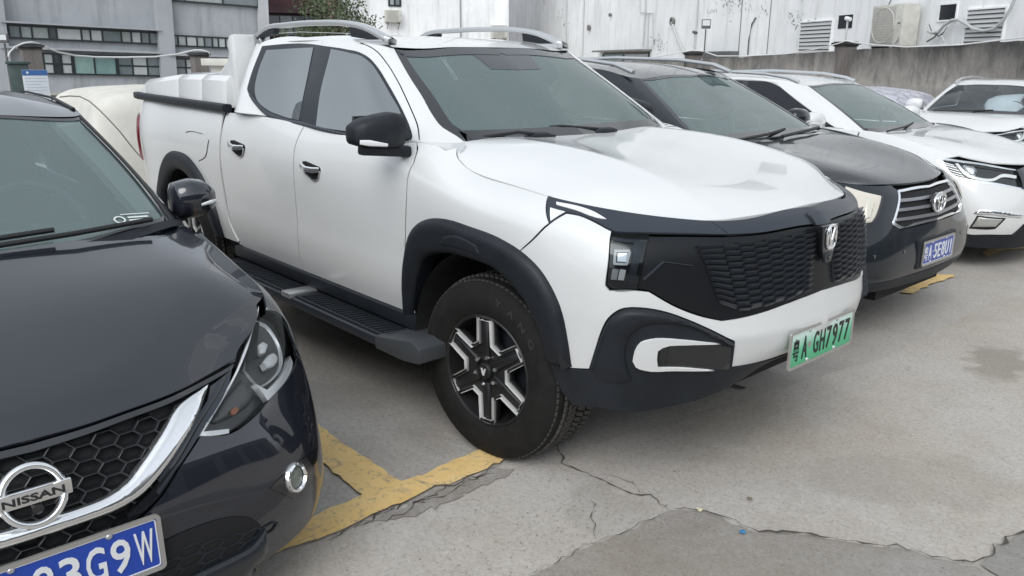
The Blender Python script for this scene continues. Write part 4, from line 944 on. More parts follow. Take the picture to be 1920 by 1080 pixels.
seg((pier[0][0],pier[0][1]+.3,.85),(pier[1][0],pier[1][1]-.3,.95)); seg((pier[0][0]-1,pier[0][1]-14,.8),(pier[0][0],pier[0][1]-.3,.85))
for i,p in enumerate(pier):
    yaw=math.atan2(ends[1][1]-ends[0][1],ends[1][0]-ends[0][0]) if i>1 else R(88); M=Matrix.Translation((p[0],p[1],0))@Matrix.Rotation(yaw,4,'Z'); h=p[2]; w=.17; p=(p[0]+.12,p[1]-.10,p[2])
    g=G(); g.box(-w,w,-w,w,0,h-.11,M=M); o=addp(pw,'pier',g,PIERM)
    g=G(); g.box(-w-.025,w+.025,-w-.025,w+.025,h-.11,h-.07,M=M); g.box(-w-.06,w+.06,-w-.06,w+.06,h-.07,h-.02,M=M); g.box(-w-.02,w+.02,-w-.02,w+.02,h-.02,h,M=M); link('pier_cap',g.bevel('pier_cap',.006),o,simple('cap_dark',(.05,.05,.05),.9,0,5,.5) if 'cap_dark' not in MATS else MATS['cap_dark'],kind='stuff')
# white cable sagging from pier to pier
CB=simple('cable_white',(.62,.62,.62),.6)
cb=[(-16.754,0.705,1.609),(-16.842,0.774,1.712),(-16.920,0.897,1.816),(-16.985,1.081,1.892),(-16.956,1.222,1.915),(-17.122,1.398,1.878),(-17.580,1.641,1.810),(-18.023,1.941,1.727),(-18.436,2.358,1.663),(-18.809,2.904,1.632),(-18.652,3.448,1.630),(-18.723,4.210,1.647),(-18.845,4.773,1.709),(-18.944,5.081,1.776),(-18.871,5.273,1.817),(-18.816,5.414,1.818),(-18.762,5.553,1.781),(-18.834,5.642,1.691)]
g=G(); g.tube([(x,y,z) for x,y,z in cb],.020,6); tag(link('cable',g.mesh('cable',True,60),None,CB),'white cable sagging between the two left piers in front of the grey block','cable')
cb=[(-15.370,17.405,1.659),(-13.538,16.983,1.740),(-12.461,16.932,1.889),(-12.152,16.912,1.932),(-11.877,16.988,1.903),(-11.375,16.975,1.772),(-10.286,16.741,1.771),(-8.863,16.441,1.822),(-7.939,16.044,1.928),(-7.160,15.552,2.034),(-6.905,15.458,2.099),(-6.686,15.456,2.051),(-6.154,15.269,1.997),(-5.373,15.073,1.944),(-4.180,14.691,1.970),(-2.885,14.078,2.077),(-2.198,13.655,2.144)]
g=G(); g.tube([(x,y,z) for x,y,z in cb],.014,6); tag(link('cable',g.mesh('cable',True,60),None,CB),'thin white cable running along the top of the right boundary wall','cable')
# lamps and camera on poles, notice board, rubbish cabinet
def flood(label,base,top,sz,head):
    t=thing('floodlight',label,'floodlight',(base[0],base[1],0)); b_=Vector((base[0],base[1],0))
    g=G(); g.tube([(0,0,base[2]*0),(0,0,top[2]-sz*.55)],.020,8); link('pole',g.mesh('pole',True),t,PIPED)
    g=G(); g.box(-sz*.5,sz*.5,-.05,.03,top[2]-sz*.5,top[2]+sz*.5); h=link('lamp_head',g.bevel('lamp_head',.012),t,PIPED); h.rotation_euler=(0,0,head)
    g=G(); g.box(-sz*.40,sz*.40,-.056,-.051,top[2]-sz*.18,top[2]+sz*.40); link('lamp_glass',g.mesh('lamp_glass'),h,simple('flood_glass',(.60,.62,.62),.2) if 'flood_glass' not in MATS else MATS['flood_glass'])
    return t
fp=[(-16.265,0.600,1.964),(-16.263,0.609,1.964),(-11.788,16.929,2.631),(-11.788,16.929,2.631)]
flood('square floodlight on a thin pole left of the first pier',fp[0],fp[1],.17,R(55)); flood('square floodlight on a pole standing at the pier above the charcoal SUV',fp[2],fp[3],.25,R(40))
cp=[(-12.498,17.403,2.444),(-7.103,15.806,2.599)]
for i,(p,lb) in enumerate(zip(cp,('small security camera on a white pole next to the right floodlight','white post with a small camera head on the right-hand pier'))):
    t=thing('security_camera',lb,'camera',(p[0],p[1],0)); g=G(); g.tube([(0,0,1.6),(0,0,p[2]-.03),],.022 if i else .016,8); link('post',g.mesh('post',True),t,PIPE)
    g=G(); g.tube([(-.05,0,p[2]),(.09,-.05,p[2]-.03)],.045,10); link('camera_head',g.mesh('camera_head',True),t,WHITELAMP if i else PIPED)
nb=[(-15.397,0.858,1.206),(-15.392,0.882,1.391),(-15.427,0.713,1.206),(-15.366,1.004,1.205)]
t=thing('notice_board','white notice board with a blue header standing before the left pier','sign',(nb[0][0],nb[0][1],0),rotz=R(76)); wN=.42
zt=nb[1][2]
g=G(); g.box(-wN/2,wN/2,-.02,.02,.35,zt); link('panel',g.bevel('panel',.004),t,simple('board_white',(.50,.53,.57),.5))
g=G(); g.box(-wN/2+.002,wN/2-.002,-.026,-.021,zt-.10,zt-.002); link('header',g.mesh('header'),t,simple('board_blue',(.03,.10,.28),.5))
for k in range(9): g=G(); g.box(-wN/2+.04,wN/2-.04-.08*(k%3==2),-.0235,-.021,zt-.16-.055*k,zt-.145-.055*k); link('text_line',g.mesh('text_line'),t,simple('board_text',(.40,.43,.47),.6) if 'board_text' not in MATS else MATS['board_text'])
g=G(); g.lathe([(0,-.028),(.022,-.028),(.022,-.021)],16); g.V=[(v[0]-.12,v[1],v[2]+zt-.05) for v in g.V]; link('header_mark',g.mesh('header_mark'),t,MATS['board_white'])
for s in (-.17,.17): g=G(); g.box(s-.015,s+.015,.021,.05,0,zt-.1); link('leg',g.mesh('leg'),t,PIPED)
gb=[(-16.036,0.730,1.542)]
t=thing('utility_cabinet','dark green utility cabinet beside the left pier','cabinet',(gb[0][0],gb[0][1],0),rotz=R(80)); z=gb[0][2]
g=G(); g.box(-.17,.17,-.12,.12,0,z-.05); link('cabinet_body',g.bevel('cabinet_body',.01),t,simple('cabinet_green',(.05,.075,.07),.5,0,6,.3)); g=G(); g.box(-.21,.21,-.16,.16,z-.05,z); link('lid',g.bevel('lid',.01),t,MATS['cabinet_green'])
# cream box-like shelter corner seen past the pickup bar
cbq=[(-12.368,3.224,1.598)]
t=thing('guard_booth','cream booth with a flat overhanging roof seen beside the pickup sail panel','booth',(cbq[0][0],cbq[0][1],0),rotz=R(10)); z=cbq[0][2]
CRM=simple('booth_cream',(.60,.59,.54),.6,0,3,.1)
g=G(); g.box(-.05,.62,-.19,.8,0,z-.10); link('wall',g.mesh('wall'),t,CRM); g=G(); g.box(-.18,.75,-.3,.95,z-.10,z+.02); link('roof',g.bevel('roof',.01),t,CRM)
# ---------------------------------------------------------------- tree beyond the pickup roof
def tree(label,base,h,cr,seed,leaf=(.055,.085,.035),nleaf=5200):
    t=thing('street_tree',label,'tree',base); rnd=random.Random(seed)
    bark=simple('bark',(.075,.055,.042),.9,0,6,.4,.4) if 'bark' not in MATS else MATS['bark']
    g=G(); g.tube([(0,0,0),(.1,.05,h*.25),(.05,.1,h*.5),(.15,0,h*.8)],[.17,.14,.10,.04],10); link('trunk',g.mesh('trunk',True,60),t,bark)
    cl=[]
    for k in range(11):
        a=rnd.uniform(0,6.28); z0=h*rnd.uniform(.25,.6); L=rnd.uniform(.5,1.0)*cr; e=(math.cos(a)*L,math.sin(a)*L,z0+rnd.uniform(.3,.75)*cr)
        g=G(); g.tube([(.07,.05,z0),(e[0]*.5,e[1]*.5,z0+(e[2]-z0)*.65),e],[.055,.035,.012],7); link('limb',g.mesh('limb',True,60),t,bark); cl.append(e); cl.append((e[0]*.6,e[1]*.6,e[2]-.2))
    cl+= [(rnd.gauss(0,cr*.5),rnd.gauss(0,cr*.5),h*rnd.uniform(.35,.95)) for _ in range(26)]
    ms=[simple('leaf_%d'%i,c,.6) if 'leaf_%d'%i not in MATS else MATS['leaf_%d'%i] for i,c in enumerate(((.050,.075,.032),(.085,.11,.05),(.11,.13,.075)))]
    for j in range(3):
        V=[];F=[]
        for k in range(nleaf//3):
            c=rnd.choice(cl); s=cr*.20; p=np.array([rnd.gauss(c[0],s),rnd.gauss(c[1],s),rnd.gauss(c[2],s*.8)]); r=rnd.uniform(.04,.10)
            u=np.array([rnd.gauss(0,1) for _ in range(3)]); u/=np.linalg.norm(u); w=np.cross(u,[rnd.gauss(0,1) for _ in range(3)]); w/=max(np.linalg.norm(w),1e-6)
            o=len(V); V+=[p-u*r,p+w*r*.45,p+u*r,p-w*r*.45]; F.append((o,o+1,o+2,o+3))
        link('crown',mesh('crown',V,F),t,ms[j],kind='stuff')
    return t
tb=[(-27.074,14.020,3.237),(-27.436,13.374,3.028)]
tree('leafy dark green tree with bare upright limbs in front of the pink house',(tb[0][0],tb[0][1],0),5.0,1.45,3)
tree('smaller bushy tree at the left foot of the leafy tree',(tb[1][0],tb[1][1],0),3.0,1.0,8,nleaf=4200)
# ---------------------------------------------------------------- cars under covers
def covered(label,loc,rot,L,W,Hh,mat,seed,fold=.012,prof=None,name='covered_car'):
    t=thing(name,label,'covered car',loc,rot); n=60; m=44; V=[];F=[]; rnd=random.Random(seed); ph=[rnd.uniform(0,6.28) for _ in range(12)]
    prof=prof or [(-.5,.34),(-.49,.60),(-.44,.72),(-.36,.80),(-.27,.95),(-.15,1.0),(.06,1.0),(.16,.95),(.27,.74),(.34,.69),(.43,.64),(.485,.55),(.5,.32)]
    px_=[p[0] for p in prof]; pz=[p[1] for p in prof]
    for i in range(n+1):
        x=-.5+i/n; zt=np.interp(x,px_,pz); e=max(0,1-(abs(x)/.5)**6)
        for j in range(m+1):
            s=-1+2*j/m; a=abs(s)
            if a<.55: y=s/.55*.40; z=zt*(1-.03*(a/.55)**2)
            else:
                q=(a-.55)/.45; y=math.copysign(.40+.10*math.sin(q*math.pi/2)**.7,s); z=zt*(1-.03)-(zt*.97-.10)*(q**1.25)
            y*=(.84+.16*e); f=fold*(.3+1.3*max(0,(a-.4)))
            fz=f*(math.sin(x*46+ph[0]+3*s)+.7*math.sin(x*95+ph[1]+s*2)+.5*math.sin(x*23-s*9+ph[2])+.4*math.sin(x*151+ph[3]))
            V.append((x*L,(y*W)+math.copysign(fz,s)*(1 if a>.4 else 0),z*Hh+(fz*.5 if a<.6 else 0)))
    for i in range(n):
        for j in range(m): F.append((i*(m+1)+j,i*(m+1)+j+1,(i+1)*(m+1)+j+1,(i+1)*(m+1)+j))
    F.append(tuple(range(m,-1,-1))); F.append(tuple(n*(m+1)+j for j in range(m+1)))
    g=G(); g.add(V,F); link('car_cover',g.mesh('car_cover',True,60),t,mat); return t
CREAM=simple('cover_cream',(.60,.585,.53),.75,0,2.5,.16,.5,bs=9)
cc=covered('car under a tight cream cover with a cord tied across it, behind the black saloon',(-6.0,1.30,0),R(-90),4.5,2.05,1.37,CREAM,2,.018,[(-.5,.72),(-.492,.86),(-.475,.94),(-.45,.98),(-.40,1),(.40,1),(.45,.98),(.475,.94),(.492,.86),(.5,.72)])
rp=[(-5.580,-1.058,1.291),(-5.465,-1.010,1.303),(-5.349,-0.956,1.301),(-5.042,-0.966,1.274),(-4.785,-0.973,1.222),(-4.623,-0.949,1.146),(-4.509,-0.913,1.060),(-4.444,-0.871,0.966),(-4.382,-0.839,0.894),(-4.326,-0.828,0.865)]
ROPE=simple('cord_grey',(.16,.15,.13),.8)
Q=[cc.matrix_basis.inverted()@Vector(p) for p in rp]; g=G(); g.tube([tuple(p) for p in Q],.006,5); link('cord',g.mesh('cord'),cc,ROPE)
m,t_,b_=nodes('cover_silver'); b_.inputs['Roughness'].default_value=.45; b_.inputs['Metallic'].default_value=.3
tc=t_.nodes.new('ShaderNodeTexCoord'); mp=t_.nodes.new('ShaderNodeMapping'); mp.inputs['Scale'].default_value=(3,5,.6); t_.links.new(tc.outputs['Object'],mp.inputs[0])
t_.links.new(mixc(t_,ramp(t_,noise(t_,2.5,5,.7,mp.outputs[0],1.2),[(.42,0),(.56,1)]),(.62,.62,.66),(.30,.30,.36)),b_.inputs['Base Color'])
covered('car under a crinkled silver cover between the two white SUVs',(-5.15,10.35,0),R(180),4.6,1.9,1.25,m,5,.02,[(-.5,.60),(-.48,.80),(-.44,.92),(-.38,.98),(-.3,1),(.1,1),(.25,.8),(.45,.65),(.5,.4)])

# unseen block added behind the viewer to darken reflections in the car fronts
ws=thing('workshop_building','long low grey workshop with dark shutters across the lane','building',(15,2,0))
g=G(); g.box(0,8,-30,30,0,4.6); addp(ws,'wall',g,simple('workshop_wall',(.20,.20,.20),.9,0,1,.2))
for k in range(10):
    g=G(); g.box(-.04,-.004,-28+k*5.6,-24+k*5.6,0,3.4); addp(ws,'shutter',g,simple('shutter_dark',(.05,.055,.06),.6) if 'shutter_dark' not in MATS else MATS['shutter_dark'])

# ---------------------------------------------------------------- ground
def concrete(name,base,var=.10,speck=.5,scale=1.0,stain=.25,warm=(1.10,1.0,.87)):
    m,t,b=nodes(name); b.inputs['Roughness'].default_value=.85; b.inputs['Specular IOR Level'].default_value=.25
    tc=t.nodes.new('ShaderNodeTexCoord'); P=tc.outputs['Object']
    c=mixc(t,ramp(t,noise(t,.55*scale,6,.62,P),[(.35,0.),(.68,1.)]),tuple(base*(1-var)*w for w in warm),tuple(base*(1+var)*w for w in (1.04,1.0,.95)))
    c=mixc(t,ramp(t,noise(t,2.7*scale,7,.7,P,.6),[(.38,.0),(.75,stain)]),c,tuple(base*.55*w for w in warm))
    c=mixc(t,ramp(t,noise(t,48*scale,5,.8,P),[(.32,.75),(.50,.0)]),c,tuple(base*.55*w for w in warm))
    c=mixc(t,ramp(t,noise(t,1.1*scale,8,.75,P,1.2),[(.50,.0),(.70,.35)]),c,tuple(base*.66*w for w in warm))
    c=mixc(t,ramp(t,noise(t,38*scale,3,.7,P),[(.30,.0),(.50,.0),(.72,.30)]),c,tuple(base*1.45*w for w in (1.02,1,.97)))
    v=t.nodes.new('ShaderNodeTexVoronoi'); v.inputs['Scale'].default_value=85; t.links.new(P,v.inputs['Vector'])
    sp=ramp(t,v.outputs['Distance'],[(.10,speck),(.26,0.)])
    msk=ramp(t,noise(t,9,4,.7,P),[(.45,.0),(.62,1.)])
    mm=t.nodes.new('ShaderNodeMath'); mm.operation='MULTIPLY'; t.links.new(sp,mm.inputs[0]); t.links.new(msk,mm.inputs[1])
    c=mixc(t,mm.outputs[0],c,tuple(base*.22*w for w in warm))
    v2=t.nodes.new('ShaderNodeTexVoronoi'); v2.inputs['Scale'].default_value=14; v2.inputs['Randomness'].default_value=1; t.links.new(P,v2.inputs['Vector'])
    c=mixc(t,ramp(t,v2.outputs['Distance'],[(.03,.75),(.055,0.)]),c,(.03,.028,.025))
    t.links.new(c,b.inputs['Base Color'])
    h=t.nodes.new('ShaderNodeMath'); h.operation='ADD'; t.links.new(noise(t,120,3,.7,P),h.inputs[0]); t.links.new(noise(t,14,5,.6,P),h.inputs[1])
    bump(t,b,h.outputs[0],.35,.006); return m
CONC=concrete('lot_concrete',.40,.13,.6,1,.4)
CONC2=concrete('lane_concrete',.43,.13,.9,1.3,.34,(1.12,1.0,.85))
CONC3=concrete('patched_concrete',.275,.18,.9,1.5,.35,(1.16,1.0,.80))
def sheet(name,poly,z,mat,jag=.0,seed=1,parent=None,kind='structure',step=.05,thick=.0):
    rnd=random.Random(seed); P=np.array(poly,float); out=[]
    for i in range(len(P)):
        a=P[i];b=P[(i+1)%len(P)]; L=np.linalg.norm(b-a); n=max(1,int(L/step)) if jag>0 and L<6 else 1
        for k in range(n):
            p=a+(b-a)*k/n
            if jag>0 and L<6: p=p+np.array([rnd.gauss(0,jag),rnd.gauss(0,jag)])
            out.append(p)
    r=delaunay_2d_cdt([Vector(p) for p in out],[(i,(i+1)%len(out)) for i in range(len(out))],[],1,1e-6)
    V=[(v[0],v[1],z) for v in r[0]]; F=[tuple(f) for f in r[2]]
    me=mesh(name,V,F); 
    if len(me.polygons) and me.polygons[0].normal.z<0: me.flip_normals()
    return link(name,me,parent,mat,kind if parent is None else None)
g=G(); g.box(-260,260,-260,260,-.3,0); ground=link('ground',g.mesh('ground'),None,CONC,'structure')
# driving lane slab (a separate pour, in front of the bays) and patches
LANE=[(0.102,-1.837),(0.117,-1.731),(0.107,-1.604),(0.099,-1.447),(0.103,-1.343),(0.087,-1.240),(0.106,-1.135),(0.105,-0.996),(0.107,-0.925),(0.133,-0.809),(0.171,-0.640),(0.227,-0.498)]
lane=[(x,y) for x,y in LANE]+[(.58,1.6),(.55,6),(.5,40),(60,40),(60,-14),(1.0,-14),(.95,-3.2)]
sheet('pavement',lane,.004,CONC2,.006,3,step=.04)
PA=[(0.741,-1.354),(0.748,-1.227),(0.753,-1.090),(0.770,-0.971),(0.781,-0.897),(0.786,-0.769),(0.790,-0.680),(0.854,-0.618),(0.913,-0.584),(0.996,-0.581),(1.092,-0.566),(1.160,-0.503),(1.227,-0.440),(1.289,-0.405),(1.348,-0.367),(1.404,-0.327),(1.459,-0.283),(1.514,-0.263),(1.563,-0.254),(1.627,-0.218),(1.683,-0.189)]
sheet('pavement',PA+[(4.6,-1.4),(4.6,-4.5),(1.5,-4.5)],.008,CONC3,.005,5,step=.03)
PB=[(1.689,-0.182),(1.687,-0.065),(1.696,0.043),(1.720,0.157),(1.765,0.357)]
sheet('pavement',PB+[(5.2,.6),(5.0,-.8)],.012,concrete('right_concrete',.27,.10,.6,1.2,.3,(1.06,1,.9)),.004,8,step=.03)
# cracks: thin recesses with a dark filled bottom
CRK=simple('crack_dirt',(.075,.065,.055),.95)
def crack(pts,w,z,seed,sub=7,jit=.012):
    rnd=random.Random(seed); P=[np.array(p,float) for p in pts]; Q=[]
    for i in range(len(P)-1):
        n=max(2,int(np.linalg.norm(P[i+1]-P[i])/.025))
        for k in range(n): Q.append(P[i]+(P[i+1]-P[i])*k/n+np.array([rnd.gauss(0,jit),rnd.gauss(0,jit)])*(0.6))
    Q.append(P[-1]); V=[];F=[]
    for i,q in enumerate(Q):
        t=Q[min(i+1,len(Q)-1)]-Q[max(i-1,0)]; t/=max(np.linalg.norm(t),1e-6); n=np.array([-t[1],t[0]]); ww=w*.8*(.2+rnd.random()**1.6*1.5)*min(1,(i+1)/4,(len(Q)-i)/4)
        V+=[(*(q+n*ww/2),z),(*(q-n*ww/2),z)]
    for i in range(len(Q)-1): F.append((2*i,2*i+1,2*i+3,2*i+2))
    me=mesh('crack',V,F); 
    if me.polygons[0].normal.z<0: me.flip_normals()
    link('crack',me,ground,CRK)
crack([(0.790,-0.680),(0.852,-0.615),(0.911,-0.581),(0.994,-0.578),(1.090,-0.563),(1.158,-0.500),(1.226,-0.437),(1.287,-0.402),(1.346,-0.364),(1.403,-0.324),(1.458,-0.280),(1.513,-0.260),(1.562,-0.251),(1.625,-0.215),(1.682,-0.186),(1.689,-0.072),(1.699,0.036),(1.720,0.157),(1.770,0.336)],.013,.016,1)
crack([(0.109,-0.611),(0.225,-0.674),(0.290,-0.721),(0.347,-0.717),(0.401,-0.716),(0.463,-0.704),(0.532,-0.702),(0.603,-0.689),(0.650,-0.665),(0.714,-0.658),(0.790,-0.680)],.007,.010,2)
crack([(0.449,-0.674),(0.503,-0.638),(0.569,-0.633),(0.630,-0.657),(0.664,-0.650)],.004,.010,3)
crack([(0.795,-0.686),(0.779,-0.776),(0.778,-0.895),(0.768,-0.969),(0.748,-1.085),(0.743,-1.222),(0.736,-1.350)],.004,.012,4)
crack([(0.518,-0.786),(0.587,-0.885),(0.677,-0.975),(0.748,-1.036)],.003,.0095,5)
crack([(0.116,-1.609),(0.108,-1.453),(0.120,-1.335),(0.107,-1.198),(0.117,-1.043),(0.116,-0.942)],.010,.0105,6,jit=.02)
crack([(0.167,-1.534),(0.138,-1.373),(0.158,-1.262),(0.129,-1.108),(0.149,-1.000)],.006,.0105,7,jit=.02)
crack([(0.127,-1.769),(0.122,-1.613),(0.106,-1.399),(0.119,-1.264)],.006,.0105,8,jit=.015)
# broken strip along the painted line
sheet('broken_edge',[(0.126,-1.576),(0.111,-1.450),(0.114,-1.331),(0.093,-1.245),(0.100,-1.187),(0.115,-1.124),(0.108,-0.999),(0.117,-0.941),(0.162,-0.903),(0.185,-0.959),(0.180,-1.095),(0.197,-1.162),(0.194,-1.238),(0.191,-1.312),(0.193,-1.412),(0.166,-1.482)],.0085,concrete('broken_concrete',.335,.30,1.0,4,.9,(1.12,1,.86)),.013,11,step=.025)
# damp stain
def blotch(m,base,spots):
    t=m.node_tree; b=t.nodes['Principled BSDF']; src=b.inputs['Base Color'].links[0].from_socket; tc=t.nodes.new('ShaderNodeTexCoord')
    nz=t.nodes.new('ShaderNodeTexNoise'); nz.inputs['Scale'].default_value=5; nz.inputs['Detail'].default_value=5; t.links.new(tc.outputs['Object'],nz.inputs['Vector'])
    sc=t.nodes.new('ShaderNodeVectorMath'); sc.operation='MULTIPLY_ADD'; sc.inputs[1].default_value=(.42,.42,0); t.links.new(nz.outputs['Color'],sc.inputs[0]); t.links.new(tc.outputs['Object'],sc.inputs[2])
    for (x,y,rx,ry,rot,amt,col) in spots:
        mp=t.nodes.new('ShaderNodeMapping'); mp.vector_type='TEXTURE'; mp.inputs['Location'].default_value=(x+.21,y+.21,0); mp.inputs['Rotation'].default_value=(0,0,rot); mp.inputs['Scale'].default_value=(rx,ry,1); t.links.new(sc.outputs[0],mp.inputs[0])
        ln=t.nodes.new('ShaderNodeVectorMath'); ln.operation='LENGTH'
        fl=t.nodes.new('ShaderNodeVectorMath'); fl.operation='MULTIPLY'; fl.inputs[1].default_value=(1,1,0); t.links.new(mp.outputs[0],fl.inputs[0]); t.links.new(fl.outputs[0],ln.inputs[0])
        src=mixc(t,ramp(t,ln.outputs['Value'],[(.72,amt),(1.0,0.)]),src,col)
    t.links.new(src,b.inputs['Base Color'])
sp_=[(1.031,1.963),(0.026,2.011),(1.270,0.240),(0.653,-0.839),(-0.980,-1.042),(0.383,0.149),(0.505,3.335),(-0.268,-1.030)]
blotch(CONC2,.38,[(sp_[0][0],sp_[0][1],.16,.42,.2,.55,(.21,.19,.155)),(sp_[2][0],sp_[2][1],.5,.25,.9,.22,(.22,.20,.17)),(sp_[3][0],sp_[3][1],.25,.18,.3,.25,(.24,.22,.18)),(sp_[6][0],sp_[6][1],.4,.9,0,.2,(.24,.22,.19)),(sp_[5][0],sp_[5][1],.30,.5,.4,.25,(.22,.21,.18))])
blotch(CONC,.38,[(sp_[4][0],sp_[4][1],.35,.2,.5,.30,(.24,.23,.20)),(sp_[7][0],sp_[7][1],.2,.12,.2,.25,(.25,.23,.2))])
sheet('damp_stain',[(0.229,0.555),(0.265,0.575),(0.316,0.569),(0.310,0.540),(0.263,0.529)],.0085,CRK,.004,13)
# painted bay markings
YEL,ty,by=nodes('road_paint_yellow'); by.inputs['Roughness'].default_value=.75
tcy=ty.nodes.new('ShaderNodeTexCoord'); P_=tcy.outputs['Object']
cy=mixc(ty,ramp(ty,noise(ty,3.5,6,.7,P_),[(.3,0.),(.7,1.)]),(.74,.49,.175),(.82,.60,.28))
cy=mixc(ty,ramp(ty,noise(ty,11,7,.75,P_,.8),[(.54,0.),(.68,.7)]),cy,(.30,.26,.19))
cy=mixc(ty,ramp(ty,noise(ty,45,4,.7,P_),[(.55,0.),(.68,.7)]),cy,(.22,.20,.17))
ty.links.new(cy,by.inputs['Base Color']); bump(ty,by,noise(ty,60,4,.7,P_),.4,.004)
mk=tag(sheet('bay_marking',[(-0.725,-1.312),(-0.453,-1.322),(-0.268,-1.315),(-0.117,-1.327),(-0.042,-1.318),(-0.031,-1.174),(-0.051,-1.044),(-0.047,-0.944),(-0.037,-0.826),(-0.030,-0.659),(0.077,-0.710),(0.092,-0.921),(0.098,-0.991),(0.099,-1.130),(0.097,-1.190),(0.070,-1.228),(0.090,-1.334),(0.086,-1.439),(0.096,-1.534),(0.098,-1.598),(0.109,-1.726),(0.093,-1.832),(0.083,-1.906),(0.067,-2.290),(-0.045,-2.318),(-0.052,-1.940),(-0.038,-1.764),(-0.039,-1.728),(-0.047,-1.638),(-0.049,-1.560),(-0.053,-1.487),(-0.204,-1.486),(-0.438,-1.469),(-1.048,-1.462),(-1.793,-1.425),(-1.699,-1.316),(-1.256,-1.310)],.012,YEL,.004,21,kind=None,step=.035),'worn yellow T-shaped bay marking between the black saloon and the white pickup','road marking')
def edge_line(x,y0,y1,w=.12): return [(x-w/2,y0),(x+w/2,y0),(x+w/2,y1),(x-w/2,y1)]
tag(sheet('bay_marking',[(-0.271,2.904),(-0.212,3.306),(-0.126,3.584),(0.095,3.845),(0.116,3.645),(0.091,3.400),(0.106,3.145),(0.117,3.027),(0.049,2.990),(0.011,3.167),(-0.156,3.227),(-0.169,2.864)],.012,YEL,.006,22,kind=None,step=.05),'faded yellow paint patch on the ground under the blue plate A5E8U1','road marking')
tag(sheet('bay_marking',[(-0.071,4.883),(-0.041,5.319),(0.140,5.892),(0.246,5.525),(0.054,5.162),(0.021,4.741)],.012,YEL,.006,23,kind=None,step=.05),'pale yellow marking on the ground under the white SUV with chrome-edged lamps','road marking')
# small litter
for i,(q,mt,lb,s_) in enumerate((([(1.059,-0.609)],simple('blue_scrap',(.03,.20,.40),.5),'scrap of bright blue wrapper on the brown patched concrete',.014),([(0.870,-0.600)],simple('pale_chip',(.55,.50,.35),.7),'pale yellowish chip lying on the long crack',.016),([(0.947,-0.390)],simple('dry_leaf',(.16,.14,.09),.8),'dry leaf lying alone on the grey lane concrete',.012))):
    rnd=random.Random(i); g=G(); n=9; cx,cy_=q[0]
    V=[(cx,cy_,.022)]+[(cx+s_*(.6+.5*rnd.random())*math.cos(2*math.pi*k/n),cy_+s_*(.6+.5*rnd.random())*math.sin(2*math.pi*k/n),.0135+.006*rnd.random()) for k in range(n)]
    g.add(V,[(0,k+1,(k+1)%n+1) for k in range(n)]); tag(link('litter',g.mesh('litter'),None,mt),lb,'litter')
rnd=random.Random(5); g=G()
for k in range(1600):
    x=rnd.uniform(-.6,5); y=rnd.uniform(-3.2,5); 
    if rnd.random()<.18: x=.62+rnd.gauss(0,.10); y=rnd.uniform(-2.2,-.8)
    s=rnd.uniform(.001,.0032); g.add([(x-s,y-s*.7,.0085),(x+s,y-s,.0085),(x+s*.8,y+s,.0085),(x-s,y+s*.8,.0085),(x,y,.0085+s*1.1)],[(0,1,4),(1,2,4),(2,3,4),(3,0,4)])
grit=link('gravel',g.mesh('gravel'),None,simple('grit',(.24,.22,.19),.9),'stuff'); grit['label']='loose grit scattered over the concrete'

# ---------------------------------------------------------------- white pickup truck
truck=thing('pickup_truck','large white double-cab pickup with black wheel arches, green plate and a hard bed cover','pickup truck',(0,0,0))
T=Car(truck)
# hidden structure so that gaps read as dark seams
def inner(car,S,d,mat=DARK,name='inner_shell',b0=None,full='a',a0=None,a1=None):
    O=[(S.ta[0] if a0 is None else a0,S.tb[0] if b0 is None else b0,1),(S.ta[-1] if a1 is None else a1,S.tb[0] if b0 is None else b0,1),(S.ta[-1] if a1 is None else a1,S.tb[-1],1),(S.ta[0] if a0 is None else a0,S.tb[-1],1)]
    car.panel(name,S,O,mat,off=-d,th=0,gap=0,full=full,cell=.09,smooth=False)
g=G(); g.box(-4.2,-3.66,-.80,.80,.45,1.28); g.box(-2.70,-.50,-.84,.84,.40,1.20); g.box(-3.66,-2.70,-.60,.60,.45,1.2); g.box(-.5,.48,-.60,.60,.35,1.04); g.box(.48,.74,-.50,.50,.38,1.0)
T.add('chassis',g,DARK,smooth=False)
arch=lambda x,z0,r,z=.40:None

T.panel('fender',TB,[(4.464,0.774,1),(4.649,0.774,1),(4.670,0.804),(4.707,0.785),(4.775,0.772),(4.844,0.769),(5.098,0.771),(5.326,0.782,1),(5.410,0.662,1),(5.281,0.473,1),(5.416,0.259),(5.337,0.340),(5.199,0.423),(5.040,0.455),(4.880,0.430),(4.711,0.373),(4.570,0.259),(4.525,0.123),(4.525,0.010,1),(4.433,-0.019,1),(4.488,0.245),(4.518,0.392),(4.551,0.547),(4.564,0.640),(4.571,0.677),(4.543,0.717)],WHITE,gap=.0035,th=.004)
inner(T,TB,.03,full=False,a0=float(TB.ta[6])-.08,a1=float(TB.ta[9])+.28)
T.panel('front_door',TB,[(3.541,0.774,1),(4.033,0.774),(4.310,0.774),(4.443,0.774,1),(4.464,0.774,1),(4.543,0.717),(4.571,0.677),(4.564,0.640),(4.551,0.547),(4.518,0.392),(4.488,0.245),(4.443,-0.016,1),(3.439,-0.017,1),(3.456,0.121),(3.483,0.327),(3.508,0.592),(3.510,0.655)],WHITE,gap=.0048,th=.004)

